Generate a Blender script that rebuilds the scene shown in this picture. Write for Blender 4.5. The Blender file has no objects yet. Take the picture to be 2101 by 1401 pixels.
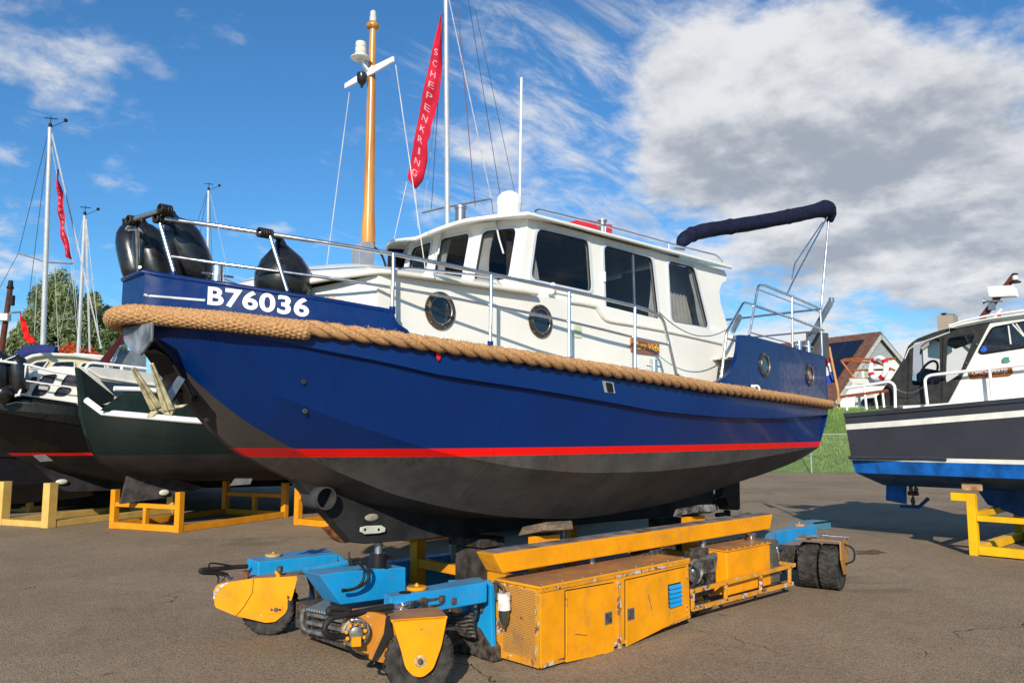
import bpy, bmesh, math, random
import numpy as np
from mathutils import Vector, Matrix
from mathutils.geometry import tessellate_polygon
random.seed(7); rng = np.random.default_rng(7)
R = math.radians; PI = math.pi
V = Vector
scene = bpy.context.scene
col = scene.collection

# ---------------------------------------------------------------- camera
CAM = V((-4.089, -6.467, 2.0)); F_PX = 1650.0; YH = 886.0; CX, CY = 1050.5, 700.5
pitch = math.atan((YH-CY)/F_PX); yaw = R(46)
fw = V((math.cos(yaw)*math.cos(pitch), math.sin(yaw)*math.cos(pitch), math.sin(pitch)))
rt = V((math.sin(yaw), -math.cos(yaw), 0)); up = rt.cross(fw)
cd = bpy.data.cameras.new('camera'); cam = bpy.data.objects.new('camera', cd); col.objects.link(cam)
cd.sensor_width = 36; cd.lens = F_PX/2101*36; cd.clip_start = .1; cd.clip_end = 3000
cam.matrix_world = Matrix.Translation(CAM) @ Matrix((rt, up, -fw)).transposed().to_4x4()
scene.camera = cam
# ---------------------------------------------------------------- world + sun
SUN_AZ = R(219); SUN_EL = R(25.5)       # direction towards the sun (azimuth from +X)
w = bpy.data.worlds.new("World"); scene.world = w; w.use_nodes = True
nt = w.node_tree; N = nt.nodes; L = nt.links
for n in list(N): N.remove(n)
def nd(t, **k):
    n = N.new(t)
    for a, b in k.items(): setattr(n, a, b)
    return n
sky = nd('ShaderNodeTexSky', sky_type='NISHITA', sun_disc=False)
sky.sun_elevation = SUN_EL; sky.sun_rotation = PI/2 - SUN_AZ; sky.altitude = 0; sky.air_density = 1.0; sky.dust_density = .25; sky.ozone_density = 2.2
tc = nd('ShaderNodeTexCoord')
def VM(op, a, b=None):
    n = nd('ShaderNodeVectorMath', operation=op)
    for i, x in enumerate((a, b)):
        if x is None: continue
        if isinstance(x, (tuple, Vector)): n.inputs[i].default_value = tuple(x)
        else: L.new(x, n.inputs[i])
    return n
def MA(op, a, b=None, c=None, clamp=False):
    n = nd('ShaderNodeMath', operation=op); n.use_clamp = clamp
    for i, x in enumerate((a, b, c)):
        if x is None: continue
        if isinstance(x, (int, float)): n.inputs[i].default_value = x
        else: L.new(x, n.inputs[i])
    return n.outputs[0]
def ray(u, v):
    return (fw*F_PX + rt*(u-CX) + up*(CY-v)).normalized()
D = tc.outputs['Generated']
sep = nd('ShaderNodeSeparateXYZ'); L.new(D, sep.inputs[0])
# cloud layer: direction projected on a plane overhead, so clouds flatten to the horizon
zz = MA('MAXIMUM', sep.outputs[2], .02); inv = MA('DIVIDE', 1.0, MA('ADD', zz, .22))
comb = nd('ShaderNodeCombineXYZ'); L.new(MA('MULTIPLY', sep.outputs[0], inv), comb.inputs[0]); L.new(MA('MULTIPLY', sep.outputs[1], inv), comb.inputs[1])
comb.inputs[2].default_value = 3.1
def noise(vec, scale, detail, rough=.55, dist=0):
    n = nd('ShaderNodeTexNoise'); L.new(vec, n.inputs['Vector']); n.inputs['Scale'].default_value = scale
    n.inputs['Detail'].default_value = detail; n.inputs['Roughness'].default_value = rough; n.inputs['Distortion'].default_value = dist
    return n.outputs['Fac']
comb2 = nd('ShaderNodeCombineXYZ'); inv2 = MA('DIVIDE', 1.0, MA('ADD', MA('ADD', zz, .035), .22))
L.new(MA('MULTIPLY', sep.outputs[0], inv2), comb2.inputs[0]); L.new(MA('MULTIPLY', sep.outputs[1], inv2), comb2.inputs[1]); comb2.inputs[2].default_value = 3.1
def fb(cv):
    a_ = noise(cv, 3.3, 8, .56, .15); b_ = noise(cv, 11.0, 7, .62, .3)
    return MA('ADD', MA('MULTIPLY', MA('SUBTRACT', a_, .5), 1.55), MA('MULTIPLY', MA('SUBTRACT', b_, .5), .55))
n1 = fb(comb.outputs[0]); n1u = fb(comb2.outputs[0])
def blob(u, v, r_deg, amp, sx=1.0):
    amp = amp*.85
    d = ray(u, v); t = 1-math.cos(R(r_deg))
    dot = VM('DOT_PRODUCT', D, d).outputs['Value']
    m = nd('ShaderNodeMapRange', interpolation_type='SMOOTHSTEP'); L.new(dot, m.inputs[0])
    m.inputs[1].default_value = 1-t; m.inputs[2].default_value = 1-t*.05; m.inputs[3].default_value = 0; m.inputs[4].default_value = amp
    return m.outputs[0]
blobs = [(1560, 150, 9.5, .36), (1420, 230, 7, .26), (1850, 260, 13, .30), (1650, 320, 10, .34), (2000, 380, 10, .3), (1420, 350, 5, .22), (2130, 80, 8, -.12),
         (30, 90, 7.5, .11), (-60, 230, 6, .10), (930, 395, 4.5, .20), (690, 420, 3, .13), (1180, 130, 8, .13), (1000, 60, 5, .12),
         (1150, 350, 6, .12), (80, 640, 8, .12), (1800, 620, 11, .2), (1560, 560, 8, .15), (1100, 420, 4, .10), (2100, 640, 9, .2), (1750, 140, 6, .12), (1300, 480, 8, .1), (550, 200, 13, -.12), (1960, 60, 5, -.12)]
s = None
for b in blobs:
    o_ = blob(*b); s = o_ if s is None else MA('ADD', s, o_)
dens = MA('ADD', MA('ADD', n1, .37), s)
mr = nd('ShaderNodeMapRange', interpolation_type='SMOOTHSTEP'); L.new(dens, mr.inputs[0]); mr.inputs[1].default_value = .42; mr.inputs[2].default_value = .86
mr.inputs[3].default_value = 0; mr.inputs[4].default_value = .95
wz = nd('ShaderNodeMapping'); L.new(comb.outputs[0], wz.inputs[0]); wz.inputs['Rotation'].default_value = (0, 0, .5); wz.inputs['Scale'].default_value = (1, 2.6, 1)
wisp = nd('ShaderNodeMapRange', interpolation_type='SMOOTHSTEP'); L.new(MA('ADD', noise(wz.outputs[0], 4.2, 9, .66, .5), MA('ADD', MA('ADD', blob(1250, 330, 17, .17), blob(1800, 620, 14, .16)), MA('ADD', blob(60, 120, 8, .06), blob(430, 170, 15, -.16)))), wisp.inputs[0])
wisp.inputs[1].default_value = .54; wisp.inputs[2].default_value = .86; wisp.inputs[4].default_value = .75
cover = MA('MAXIMUM', mr.outputs[0], wisp.outputs[0])
# billows: lit where the cloud thins upwards, grey on the undersides
rel = MA('ADD', MA('MULTIPLY', MA('SUBTRACT', n1u, n1), 1.5), MA('MULTIPLY', MA('SUBTRACT', noise(comb.outputs[0], 2.2, 3, .5), .5), .9))
dk_ = MA('ADD', MA('ADD', blob(1620, 375, 8, .30), blob(1950, 450, 9, .28)), MA('ADD', blob(1400, 345, 4, .16), MA('ADD', blob(1700, 250, 5, .12), blob(1560, 110, 8, -.16))))
thick = nd('ShaderNodeMapRange', interpolation_type='SMOOTHSTEP'); L.new(MA('ADD', MA('ADD', rel, dk_), MA('MULTIPLY', MA('MINIMUM', MA('SUBTRACT', dens, .6), .45), .42)), thick.inputs[0])
thick.inputs[1].default_value = -.30; thick.inputs[2].default_value = .82
cc = nd('ShaderNodeMix', data_type='RGBA'); L.new(thick.outputs[0], cc.inputs['Factor'])
cc.inputs['A'].default_value = (7.2, 7.2, 7.3, 1); cc.inputs['B'].default_value = (3.2, 3.5, 4.0, 1)
tint = nd('ShaderNodeMix', data_type='RGBA', blend_type='MULTIPLY'); tint.inputs['Factor'].default_value = 1
L.new(sky.outputs[0], tint.inputs['A']); tint.inputs['B'].default_value = (.44, .89, 1.22, 1)
mx = nd('ShaderNodeMix', data_type='RGBA'); L.new(cover, mx.inputs['Factor']); L.new(tint.outputs['Result'], mx.inputs['A']); L.new(cc.outputs['Result'], mx.inputs['B'])
bg = nd('ShaderNodeBackground'); bg.inputs['Strength'].default_value = .106; L.new(mx.outputs['Result'], bg.inputs['Color'])
wo = nd('ShaderNodeOutputWorld'); L.new(bg.outputs[0], wo.inputs[0])
sd = bpy.data.lights.new('sun', 'SUN'); sun = bpy.data.objects.new('sun', sd); col.objects.link(sun)
sd.energy = 5.0; sd.angle = R(.55); sd.color = (1, .90, .75)
sdir = V((math.cos(SUN_EL)*math.cos(SUN_AZ), math.cos(SUN_EL)*math.sin(SUN_AZ), math.sin(SUN_EL)))
sun.rotation_euler = sdir.to_track_quat('Z', 'Y').to_euler(); sun.location = sdir*60
scene.view_settings.view_transform = 'Standard'; scene.view_settings.look = 'None'; scene.view_settings.gamma = 1
scene.view_settings.exposure = 0.14

# ---------------------------------------------------------------- pixel -> world (real distances)
def py(u, v, y): d = ray(u, v); return CAM + d*((y-CAM.y)/d.y)
def pxx(u, v, x): d = ray(u, v); return CAM + d*((x-CAM.x)/d.x)
def pz(u, v, z=0): d = ray(u, v); return CAM + d*((z-CAM.z)/d.z)
def pd(u, v, dist): d = ray(u, v); return CAM + d*(dist/d.dot(fw))
def pp(u, v, p, az):                 # vertical plane through p whose normal has azimuth az
    n = V((math.cos(az), math.sin(az), 0)); d = ray(u, v); return CAM + d*((V(p)-CAM).dot(n)/d.dot(n))

# ---------------------------------------------------------------- materials
MATS = {}
def hexc(c):
    if isinstance(c, str):
        c = c.lstrip('#'); r = [int(c[i:i+2], 16)/255 for i in (0, 2, 4)]
        return tuple((x/12.92 if x <= .04045 else ((x+.055)/1.055)**2.4) for x in r)
    return c
class MT:
    def __init__(s, name):
        s.m = bpy.data.materials.new(name); s.m.use_nodes = True; s.nt = s.m.node_tree; s.N = s.nt.nodes; s.L = s.nt.links
        s.b = s.N['Principled BSDF']; s.out = s.N['Material Output']; s.tc = s.N.new('ShaderNodeTexCoord'); s.co = s.tc.outputs['Object']
    def n(s, t, **k):
        n = s.N.new(t)
        for a, b in k.items(): setattr(n, a, b)
        return n
    def noise(s, scale, detail=4, rough=.55, dist=0, vec=None, stretch=None):
        vec = vec or s.co
        if stretch:
            mp = s.n('ShaderNodeMapping'); mp.inputs['Scale'].default_value = stretch; s.L.new(vec, mp.inputs[0]); vec = mp.outputs[0]
        n = s.n('ShaderNodeTexNoise'); s.L.new(vec, n.inputs['Vector'])
        n.inputs['Scale'].default_value = scale; n.inputs['Detail'].default_value = detail; n.inputs['Roughness'].default_value = rough; n.inputs['Distortion'].default_value = dist
        return n.outputs['Fac']
    def ramp(s, v, a, b, lo=0, hi=1, smooth=True):
        n = s.n('ShaderNodeMapRange', interpolation_type='SMOOTHSTEP' if smooth else 'LINEAR'); s.L.new(v, n.inputs[0])
        n.inputs[1].default_value = a; n.inputs[2].default_value = b; n.inputs[3].default_value = lo; n.inputs[4].default_value = hi
        return n.outputs[0]
    def mix(s, f, a, b, mode='MIX'):
        n = s.n('ShaderNodeMix', data_type='RGBA', blend_type=mode)
        for k, x in (('Factor', f), ('A', a), ('B', b)):
            if isinstance(x, (int, float)): n.inputs[k].default_value = x
            elif isinstance(x, tuple): n.inputs[k].default_value = (*x[:3], 1)
            else: s.L.new(x, n.inputs[k])
        return n.outputs['Result']
    def math(s, op, a, b=None, clamp=False):
        n = s.n('ShaderNodeMath', operation=op); n.use_clamp = clamp
        for i, x in enumerate((a, b)):
            if x is None: continue
            if isinstance(x, (int, float)): n.inputs[i].default_value = x
            else: s.L.new(x, n.inputs[i])
        return n.outputs[0]
    def set(s, **k):
        mp = dict(color='Base Color', rough='Roughness', metal='Metallic', coat='Coat Weight', coatr='Coat Roughness', spec='Specular IOR Level', sheen='Sheen Weight', alpha='Alpha')
        for a, x in k.items():
            i = s.b.inputs[mp[a]]
            if isinstance(x, (int, float)): i.default_value = x
            elif isinstance(x, tuple): i.default_value = (*x[:3], 1)
            else: s.L.new(x, i)
        return s
    def bump(s, h, dist=.01, strength=1):
        n = s.n('ShaderNodeBump'); n.inputs['Distance'].default_value = dist; n.inputs['Strength'].default_value = strength
        s.L.new(h, n.inputs['Height']); s.L.new(n.outputs[0], s.b.inputs['Normal']); return s
    def xyz(s):
        n = s.n('ShaderNodeSeparateXYZ'); s.L.new(s.co, n.inputs[0]); return n.outputs
def plain(name, c, rough=.5, metal=0, var=.12, scale=6, bump=0, coat=0, bscale=60):
    if name in MATS: return MATS[name]
    t = MT(name); c = hexc(c); f = t.noise(scale, 5)
    d = tuple(x*(1-var*1.6) for x in c); l = tuple(min(1, x*(1+var)) for x in c)
    t.set(color=t.mix(t.ramp(f, .3, .7), d, l), rough=t.ramp(t.noise(scale*2.3, 4), .2, .8, max(.02, rough-.08), min(1, rough+.1)), metal=metal, coat=coat, spec=.5 if rough < .28 or metal else .22)
    if bump: t.bump(t.noise(bscale, 6), bump)
    MATS[name] = t.m; return t.m
def painted(name, c, chip=.62, under='#7a4a2e', dirt=.5, rough=.42, dust='#6a5d4c', rust2='#cfc9bb', topdust=0.0, lw=.02):
    """old machine paint: chips down to rust / primer, grime, fine scratches; dust lies on upward faces"""
    t = MT(name); c = hexc(c)
    base = t.mix(t.ramp(t.noise(3.1, 4), .3, .7), tuple(x*.86 for x in c), tuple(min(1, x*1.06) for x in c))
    g = t.ramp(t.noise(5.5, 7, .7), .48, .78, 0, dirt)
    base = t.mix(g, base, hexc(dust), 'MIX')
    streak = t.ramp(t.noise(9, 4, .6, stretch=(1, 1, .12)), .58, .75, 0, dirt*.5)
    base = t.mix(streak, base, tuple(x*.35 for x in c))
    ch = t.noise(7, 10, .72, .4); m1 = t.ramp(ch, chip, chip+.02)
    m2 = t.ramp(t.noise(46, 5, .7), .71, .74)
    base = t.mix(m1, base, t.mix(t.ramp(t.noise(21, 3), .45, .55), hexc(under), hexc(rust2)))
    base = t.mix(m2, base, hexc(under))
    if topdust:
        gm = t.n('ShaderNodeNewGeometry'); sp = t.n('ShaderNodeSeparateXYZ'); t.L.new(gm.outputs['True Normal'], sp.inputs[0])
        tm = t.math('MULTIPLY', t.ramp(sp.outputs[2], .6, .95), t.ramp(t.noise(4, 6, .65), .25, .6, topdust*.55, topdust))
        base = t.mix(tm, base, hexc(dust))
    t.set(color=base, spec=.25, rough=t.ramp(t.noise(14, 4), .3, .7, rough-.08, rough+.16)); t.bump(t.math('SUBTRACT', t.noise(30, 5), m1), .0012)
    MATS[name] = t.m; return t.m
def glassy(name, tintc=(.05, .06, .07), refl=.35):
    if name in MATS: return MATS[name]
    t = MT(name); N_, L_ = t.N, t.L
    tr = t.n('ShaderNodeBsdfTransparent'); tr.inputs[0].default_value = (*tintc, 1)
    gl = t.n('ShaderNodeBsdfGlossy'); gl.inputs['Roughness'].default_value = .02; gl.inputs[0].default_value = (.9, .95, 1, 1)
    fr = t.n('ShaderNodeLayerWeight'); fr.inputs[0].default_value = .5; fac = t.math('ADD', .04, t.math('MULTIPLY', t.math('POWER', fr.outputs['Facing'], 4.0), .7))
    ms = t.n('ShaderNodeMixShader'); L_.new(t.math('MULTIPLY', fac, refl*2.5), ms.inputs[0]); L_.new(tr.outputs[0], ms.inputs[1]); L_.new(gl.outputs[0], ms.inputs[2])
    L_.new(ms.outputs[0], t.out.inputs[0]); MATS[name] = t.m; return t.m

# ---------------------------------------------------------------- mesh builder
class MB:
    def __init__(s): s.v = []; s.f = []; s.mi = []
    def add(s, vs, fs, m=0):
        o = len(s.v); s.v += [tuple(p) for p in vs]; s.f += [tuple(i+o for i in f) for f in fs]; s.mi += [m]*len(fs); return s
    def quad(s, a, b, c, d, m=0): return s.add([a, b, c, d], [(0, 1, 2, 3)], m)
    def box(s, c, size, az=0, m=0, tilt=0, M=None):
        x, y, z = [k/2 for k in size]
        vs = [V((i, j, k)) for i in (-x, x) for j in (-y, y) for k in (-z, z)]
        T = M if M is not None else Matrix.Translation(V(c)) @ Matrix.Rotation(az, 4, 'Z') @ Matrix.Rotation(tilt, 4, 'Y')
        return s.add([T @ p for p in vs], [(0, 1, 3, 2), (4, 6, 7, 5), (0, 4, 5, 1), (2, 3, 7, 6), (0, 2, 6, 4), (1, 5, 7, 3)], m)
    def bb(s, x0, x1, y0, y1, z0, z1, m=0): return s.box(((x0+x1)/2, (y0+y1)/2, (z0+z1)/2), (abs(x1-x0), abs(y1-y0), abs(z1-z0)), m=m)
    def prism(s, pts, d, m=0):       # planar polygon extruded by vector d
        n = len(pts); pts = [V(p) for p in pts]; d = V(d)
        tri = tessellate_polygon([pts])
        s.add(pts, [tuple(t) for t in tri], m); s.add([p+d for p in pts], [tuple(reversed(t)) for t in tri], m)
        s.add([p for p in pts]+[p+d for p in pts], [(i, (i+1) % n, n+(i+1) % n, n+i) for i in range(n)], m); return s
    def sheet(s, outer, holes=(), d=(0, 0, 0), m=0):      # polygon with holes, given thickness d
        loops = [[V(p) for p in outer]]+[[V(p) for p in h] for h in holes]; d = V(d)
        allp = [p for l in loops for p in l]; tri = tessellate_polygon(loops)
        s.add(allp, [tuple(t) for t in tri], m)
        if d.length > 0:
            s.add([p+d for p in allp], [tuple(reversed(t)) for t in tri], m)
            for l in loops:
                n = len(l); s.add(l+[p+d for p in l], [(i, (i+1) % n, n+(i+1) % n, n+i) for i in range(n)], m)
        return s
    def beam(s, a, b, w_, h_, m=0, upv=(0, 0, 1)):         # rectangular bar from a to b
        a, b = V(a), V(b); x = (b-a); l = x.length; x.normalize(); u = V(upv)
        y = u.cross(x)
        if y.length < 1e-4: y = V((0, 1, 0)).cross(x)
        y.normalize(); z = x.cross(y)
        T = Matrix.Translation((a+b)/2) @ Matrix((x, y, z)).transposed().to_4x4()
        return s.box(None, (l, w_, h_), M=T, m=m)
    def tube(s, pts, r, n=8, cap=True, m=0, closed=False):
        pts = [V(p) for p in pts]; k = len(pts); rs = r if isinstance(r, (list, tuple)) else [r]*k
        ring = []; prev = None
        for i, p in enumerate(pts):
            if closed: t = pts[(i+1) % k]-pts[i-1]
            else: t = pts[min(i+1, k-1)]-pts[max(i-1, 0)]
            t.normalize()
            if prev is None:
                a = t.orthogonal().normalized() if abs(t.z) > .9 else t.cross(V((0, 0, 1))).normalized()
            else:
                a = prev-t*prev.dot(t); a.normalize()
            prev = a; b = t.cross(a)
            ring.append([p+(a*math.cos(2*PI*j/n)+b*math.sin(2*PI*j/n))*rs[i] for j in range(n)])
        vs = [q for rr in ring for q in rr]; fs = []
        for i in range(k-1 if not closed else k):
            i2 = (i+1) % k
            for j in range(n): fs.append((i*n+j, i*n+(j+1) % n, i2*n+(j+1) % n, i2*n+j))
        if cap and not closed: fs += [tuple(range(n))[::-1], tuple((k-1)*n+j for j in range(n))]
        return s.add(vs, fs, m)
    def lathe(s, prof, o, axis=(0, 0, 1), n=32, m=0, cap=True):   # prof: (r, h) along axis
        ax = V(axis).normalized(); a = ax.orthogonal().normalized(); b = ax.cross(a); o = V(o)
        vs = []; fs = []
        for r_, h in prof:
            for j in range(n): vs.append(o+ax*h+(a*math.cos(2*PI*j/n)+b*math.sin(2*PI*j/n))*r_)
        k = len(prof)
        for i in range(k-1):
            for j in range(n): fs.append((i*n+j, i*n+(j+1) % n, (i+1)*n+(j+1) % n, (i+1)*n+j))
        if cap: fs += [tuple(range(n))[::-1], tuple((k-1)*n+j for j in range(n))]
        return s.add(vs, fs, m)
    def loft(s, rings, closed=False, m=0, mfun=None):
        k = len(rings[0]); vs = [p for r_ in rings for p in r_]
        for i in range(len(rings)-1):
            fs = [(i*k+j, i*k+(j+1) % k, (i+1)*k+(j+1) % k, (i+1)*k+j) for j in range(k if closed else k-1)]
            if i == 0: s.add(vs, fs, m if mfun is None else mfun(0)); base = len(s.v)-len(vs)
            else:
                s.f += [tuple(q+base for q in f) for f in fs]; s.mi += [m if mfun is None else mfun(i)]*len(fs)
        return s
    def ball(s, c, r, n=20, m=0, sc=(1, 1, 1)):
        return s.add([V((c[0]+(q.x-c[0])*sc[0], c[1]+(q.y-c[1])*sc[1], c[2]+(q.z-c[2])*sc[2])) for q in
            [V(c)+V((math.sin(PI*i/(n//2))*math.cos(2*PI*j/n), math.sin(PI*i/(n//2))*math.sin(2*PI*j/n), math.cos(PI*i/(n//2))))*r for i in range(n//2+1) for j in range(n)]],
            [(i*n+j, (i+1)*n+j, (i+1)*n+(j+1) % n, i*n+(j+1) % n) for i in range(n//2) for j in range(n)], m)
    def build(s, name, mats, parent=None, smooth=None, bevel=0, root=None, label=None, rnorm=True):
        me = bpy.data.meshes.new(name); me.from_pydata(s.v, [], s.f)
        if not isinstance(mats, (list, tuple)): mats = [mats]
        for m_ in mats: me.materials.append(m_)
        me.polygons.foreach_set('material_index', s.mi)
        bm = bmesh.new(); bm.from_mesh(me); bmesh.ops.remove_doubles(bm, verts=bm.verts, dist=1e-5)
        bad = [f for f in bm.faces if f.calc_area() < 1e-10]
        if bad: bmesh.ops.delete(bm, geom=bad, context='FACES_ONLY')
        if rnorm: bmesh.ops.recalc_face_normals(bm, faces=bm.faces)
        bm.to_mesh(me); bm.free()
        if smooth: me.shade_smooth() ; me.set_sharp_from_angle(angle=R(smooth))
        o = bpy.data.objects.new(name, me); col.objects.link(o)
        if parent is not None:
            o.parent = parent
            if parent.type == 'EMPTY': o.matrix_parent_inverse = Matrix.Translation(parent.location).inverted()
        if bevel:
            b = o.modifiers.new('bevel', 'BEVEL'); b.width = bevel; b.segments = 2; b.limit_method = 'ANGLE'; b.angle_limit = R(35); b.harden_normals = False
        if label: o['label'] = label
        return o
def thing(name, loc, label, cat, group=None):
    o = bpy.data.objects.new(name, None); col.objects.link(o); o.location = V(loc); o.empty_display_size = .2
    tag(o, label, cat, group); return o
def tag(o, label=None, cat=None, group=None, kind=None):
    if label: o['label'] = label
    if cat: o['category'] = cat
    if group: o['group'] = group
    if kind: o['kind'] = kind
    return o
def interp(xs, ys): return lambda x: float(np.interp(x, xs, ys))
def smooth_path(pts, n=6):             # catmull-rom
    pts = [V(p) for p in pts]; P = [pts[0]*2-pts[1]]+pts+[pts[-1]*2-pts[-2]]; out = []
    for i in range(1, len(P)-2):
        for k in range(n):
            t = k/n; a, b, c, d = P[i-1], P[i], P[i+1], P[i+2]
            out.append(.5*((2*b)+(c-a)*t+(2*a-5*b+4*c-d)*t*t+(3*b-a-3*c+d)*t**3))
    out.append(P[-2]); return out
def fillet(pts, r, n=6, closed=False):  # round the corners of a polyline
    pts = [V(p) for p in pts]; k = len(pts); out = []
    for i, p in enumerate(pts):
        if not closed and i in (0, k-1): out.append(p); continue
        a = pts[i-1]; c = pts[(i+1) % k]; rr = r[i] if isinstance(r, (list, tuple)) else r
        d1 = min(rr, (a-p).length*.48); d2 = min(rr, (c-p).length*.48)
        A = p+(a-p).normalized()*d1; B = p+(c-p).normalized()*d2
        for j in range(n+1):
            t = j/n; out.append(A*(1-t)**2+p*2*t*(1-t)+B*t*t)
    return out
def circle(c, r, ax, n=28, ry=None):
    ax = V(ax).normalized(); a = V((0, 0, 1)) if abs(ax.z) < .9 else V((1, 0, 0)); a = (a-ax*a.dot(ax)).normalized(); b = ax.cross(a)
    return [V(c)+a*math.cos(2*PI*j/n)*r+b*math.sin(2*PI*j/n)*(ry or r) for j in range(n)]
def text_pts(s_, size=1, bold=0, sp=1.0, shear=0):
    cu = bpy.data.curves.new('t', 'FONT'); cu.body = s_; cu.size = size; cu.offset = bold; cu.space_character = sp; cu.shear = shear; cu.resolution_u = 5; cu.align_x = 'LEFT'
    o = bpy.data.objects.new('t', cu); col.objects.link(o); bpy.context.view_layer.update()
    me = bpy.data.meshes.new_from_object(o.evaluated_get(bpy.context.evaluated_depsgraph_get()))
    vs = [v.co.copy() for v in me.vertices]; fs = [tuple(p.vertices) for p in me.polygons]
    bpy.data.objects.remove(o); bpy.data.meshes.remove(me); bpy.data.curves.remove(cu)
    x0 = min(v.x for v in vs); x1 = max(v.x for v in vs); y0 = min(v.y for v in vs); y1 = max(v.y for v in vs)
    return [V(((v.x-x0)/(x1-x0), (v.y-y0)/(y1-y0), 0)) for v in vs], fs, (x1-x0)/(y1-y0)
def copy_tree(o, off, parent=None, lay=True):
    c = o.copy(); col.objects.link(c)
    if parent is None: c.location = o.location+V(off)
    else: c.parent = parent
    for ch in [q for q in bpy.data.objects if q.parent == o and q is not c]: copy_tree(ch, off, c)
    return c
# ================================================================ GROUND
t = MT('asphalt'); f1 = t.noise(.35, 5, .6); f2 = t.noise(95, 3, .8); f3 = t.noise(3.2, 6, .65)
c = t.mix(t.ramp(f1, .3, .7), (.275, .200, .126), (.375, .275, .176)); c = t.mix(t.ramp(f3, .35, .75, 0, .35), c, (.19, .155, .115))
vo = t.n('ShaderNodeTexVoronoi'); vo.inputs['Scale'].default_value = 75; t.L.new(t.co, vo.inputs[0])
sp = t.n('ShaderNodeSeparateColor'); t.L.new(vo.outputs['Color'], sp.inputs[0])
c = t.mix(t.ramp(sp.outputs[0], .86, .97, 0, .55), c, (.45, .40, .32)); c = t.mix(t.ramp(sp.outputs[1], .55, .95, 0, .6), c, (.09, .08, .066))
st = t.ramp(t.noise(.9, 3, .5, 1.0), .66, .72, 0, .30); c = t.mix(st, c, (.15, .12, .085)); c = t.mix(t.ramp(t.noise(.42, 4, .6, .8), .60, .68, 0, .45), c, (.13, .105, .078)); c = t.mix(t.ramp(t.noise(5, 2, .4), .74, .77, 0, .6), c, (.06, .05, .042))
vc = t.n('ShaderNodeTexVoronoi', feature='DISTANCE_TO_EDGE'); vc.inputs['Scale'].default_value = .17; mpn = t.n('ShaderNodeMapping'); t.L.new(t.co, mpn.inputs[0])
wn = t.n('ShaderNodeTexNoise'); wn.inputs['Scale'].default_value = 1.6; wn.inputs['Detail'].default_value = 6; t.L.new(t.co, wn.inputs[0])
av = t.n('ShaderNodeVectorMath', operation='MULTIPLY_ADD'); t.L.new(wn.outputs['Color'], av.inputs[0]); av.inputs[1].default_value = (1.3, 1.3, 0); t.L.new(t.co, av.inputs[2]); t.L.new(av.outputs[0], vc.inputs[0])
crk = t.math('MULTIPLY', t.ramp(vc.outputs['Distance'], 0, .0022, 1, 0), t.ramp(t.noise(.5, 3), .5, .58))
c = t.mix(crk, c, (.02, .018, .016))
t.set(color=c, spec=.12, rough=t.ramp(f2, .3, .7, .72, .92)); t.bump(t.math('SUBTRACT', t.math('ADD', f2, t.math('MULTIPLY', vo.outputs['Distance'], 1.2)), crk), .006); MATS['asphalt'] = t.m
g = MB(); n_ = 48
xs = [-600, -200, -80, -30, -8, 6, 20, 40, 80, 200, 600]
g.add([(x, y, 0) for x in xs for y in xs], [(i*11+j, (i+1)*11+j, (i+1)*11+j+1, i*11+j+1) for i in range(10) for j in range(10)])
tag(g.build('ground', t.m), kind='structure')

# ================================================================ MATERIALS
def hull_paint(name, top, mid, low, z1, z2, flat=False, cut=True):
    t = MT(name); z = t.xyz()[2]
    mott = t.noise(2.2, 7, .65); spk = t.noise(26, 5, .75)
    lowc = t.mix(t.ramp(mott, .3, .72), tuple(x*.72 for x in low), tuple(x*1.25 for x in low))
    lowc = t.mix(t.ramp(t.noise(1.1, 5, .6, .3), .5, .72, 0, .6), lowc, (low[0]*1.15, low[1]*.8, low[2]*.62))
    lowc = t.mix(t.ramp(spk, .63, .67, 0, .85), lowc, (.014, .013, .012))
    lowc = t.mix(t.ramp(t.noise(17, 8, .8), .735, .75, 0, .8), lowc, (.32, .30, .25))
    drip = t.math('MULTIPLY', t.ramp(z, z1-.16, z1, 0, 1), t.ramp(t.noise(22, 3, .6, stretch=(1, 1, .06)), .5, .7, 0, .7))
    lowc = t.mix(drip, lowc, (.03, .018, .014))
    topc = t.mix(t.ramp(t.noise(1.3, 4), .3, .7), tuple(x*.93 for x in top), tuple(x*1.08 for x in top))
    topc = t.mix(t.ramp(t.noise(8, 8, .75), .66, .8, 0, .25), topc, tuple(x*1.6+.01 for x in top))
    e1 = t.ramp(z, z1-.003, z1+.003); e2 = t.ramp(z, z2-.003, z2+.003)
    c = t.mix(e1, lowc, mid); c = t.mix(e2, c, topc)
    t.set(color=c, rough=t.math('SUBTRACT', t.ramp(spk, .3, .7, .62, .8), t.math('MULTIPLY', e1, .38 if not flat else .1)), coat=t.math('MULTIPLY', e2, 0 if flat else .16), coatr=.08, spec=.22)
    wv_ = t.n('ShaderNodeTexWave', bands_direction='X'); wv_.inputs['Scale'].default_value = .22; wv_.inputs['Distortion'].default_value = .15; t.L.new(t.co, wv_.inputs[0])
    t.bump(t.math('ADD', t.math('ADD', t.math('MULTIPLY', t.ramp(wv_.outputs['Fac'], .997, 1.0), .5), t.math('MULTIPLY', t.noise(1.4, 2), 6)), t.math('MULTIPLY', spk, t.math('SUBTRACT', 1.0, e1))), .0022)
    return t.m
BLUE = hexc('#0b2f82'); 
hull_m = hull_paint('hull paint blue', (.001, .022, .125), (.80, .008, .006), (.068, .065, .062), 1.792, 1.862)
stem_m = hull_paint('stem paint grey', (.05, .042, .038), (.42, .012, .01), (.055, .046, .040), 1.79, 1.868, True)  # stripe a darker red than on the sides: bow shade put into the colour
blue_m = plain('blue gloss paint', (.0015, .021, .118), .3, var=.05, coat=.12)
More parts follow.
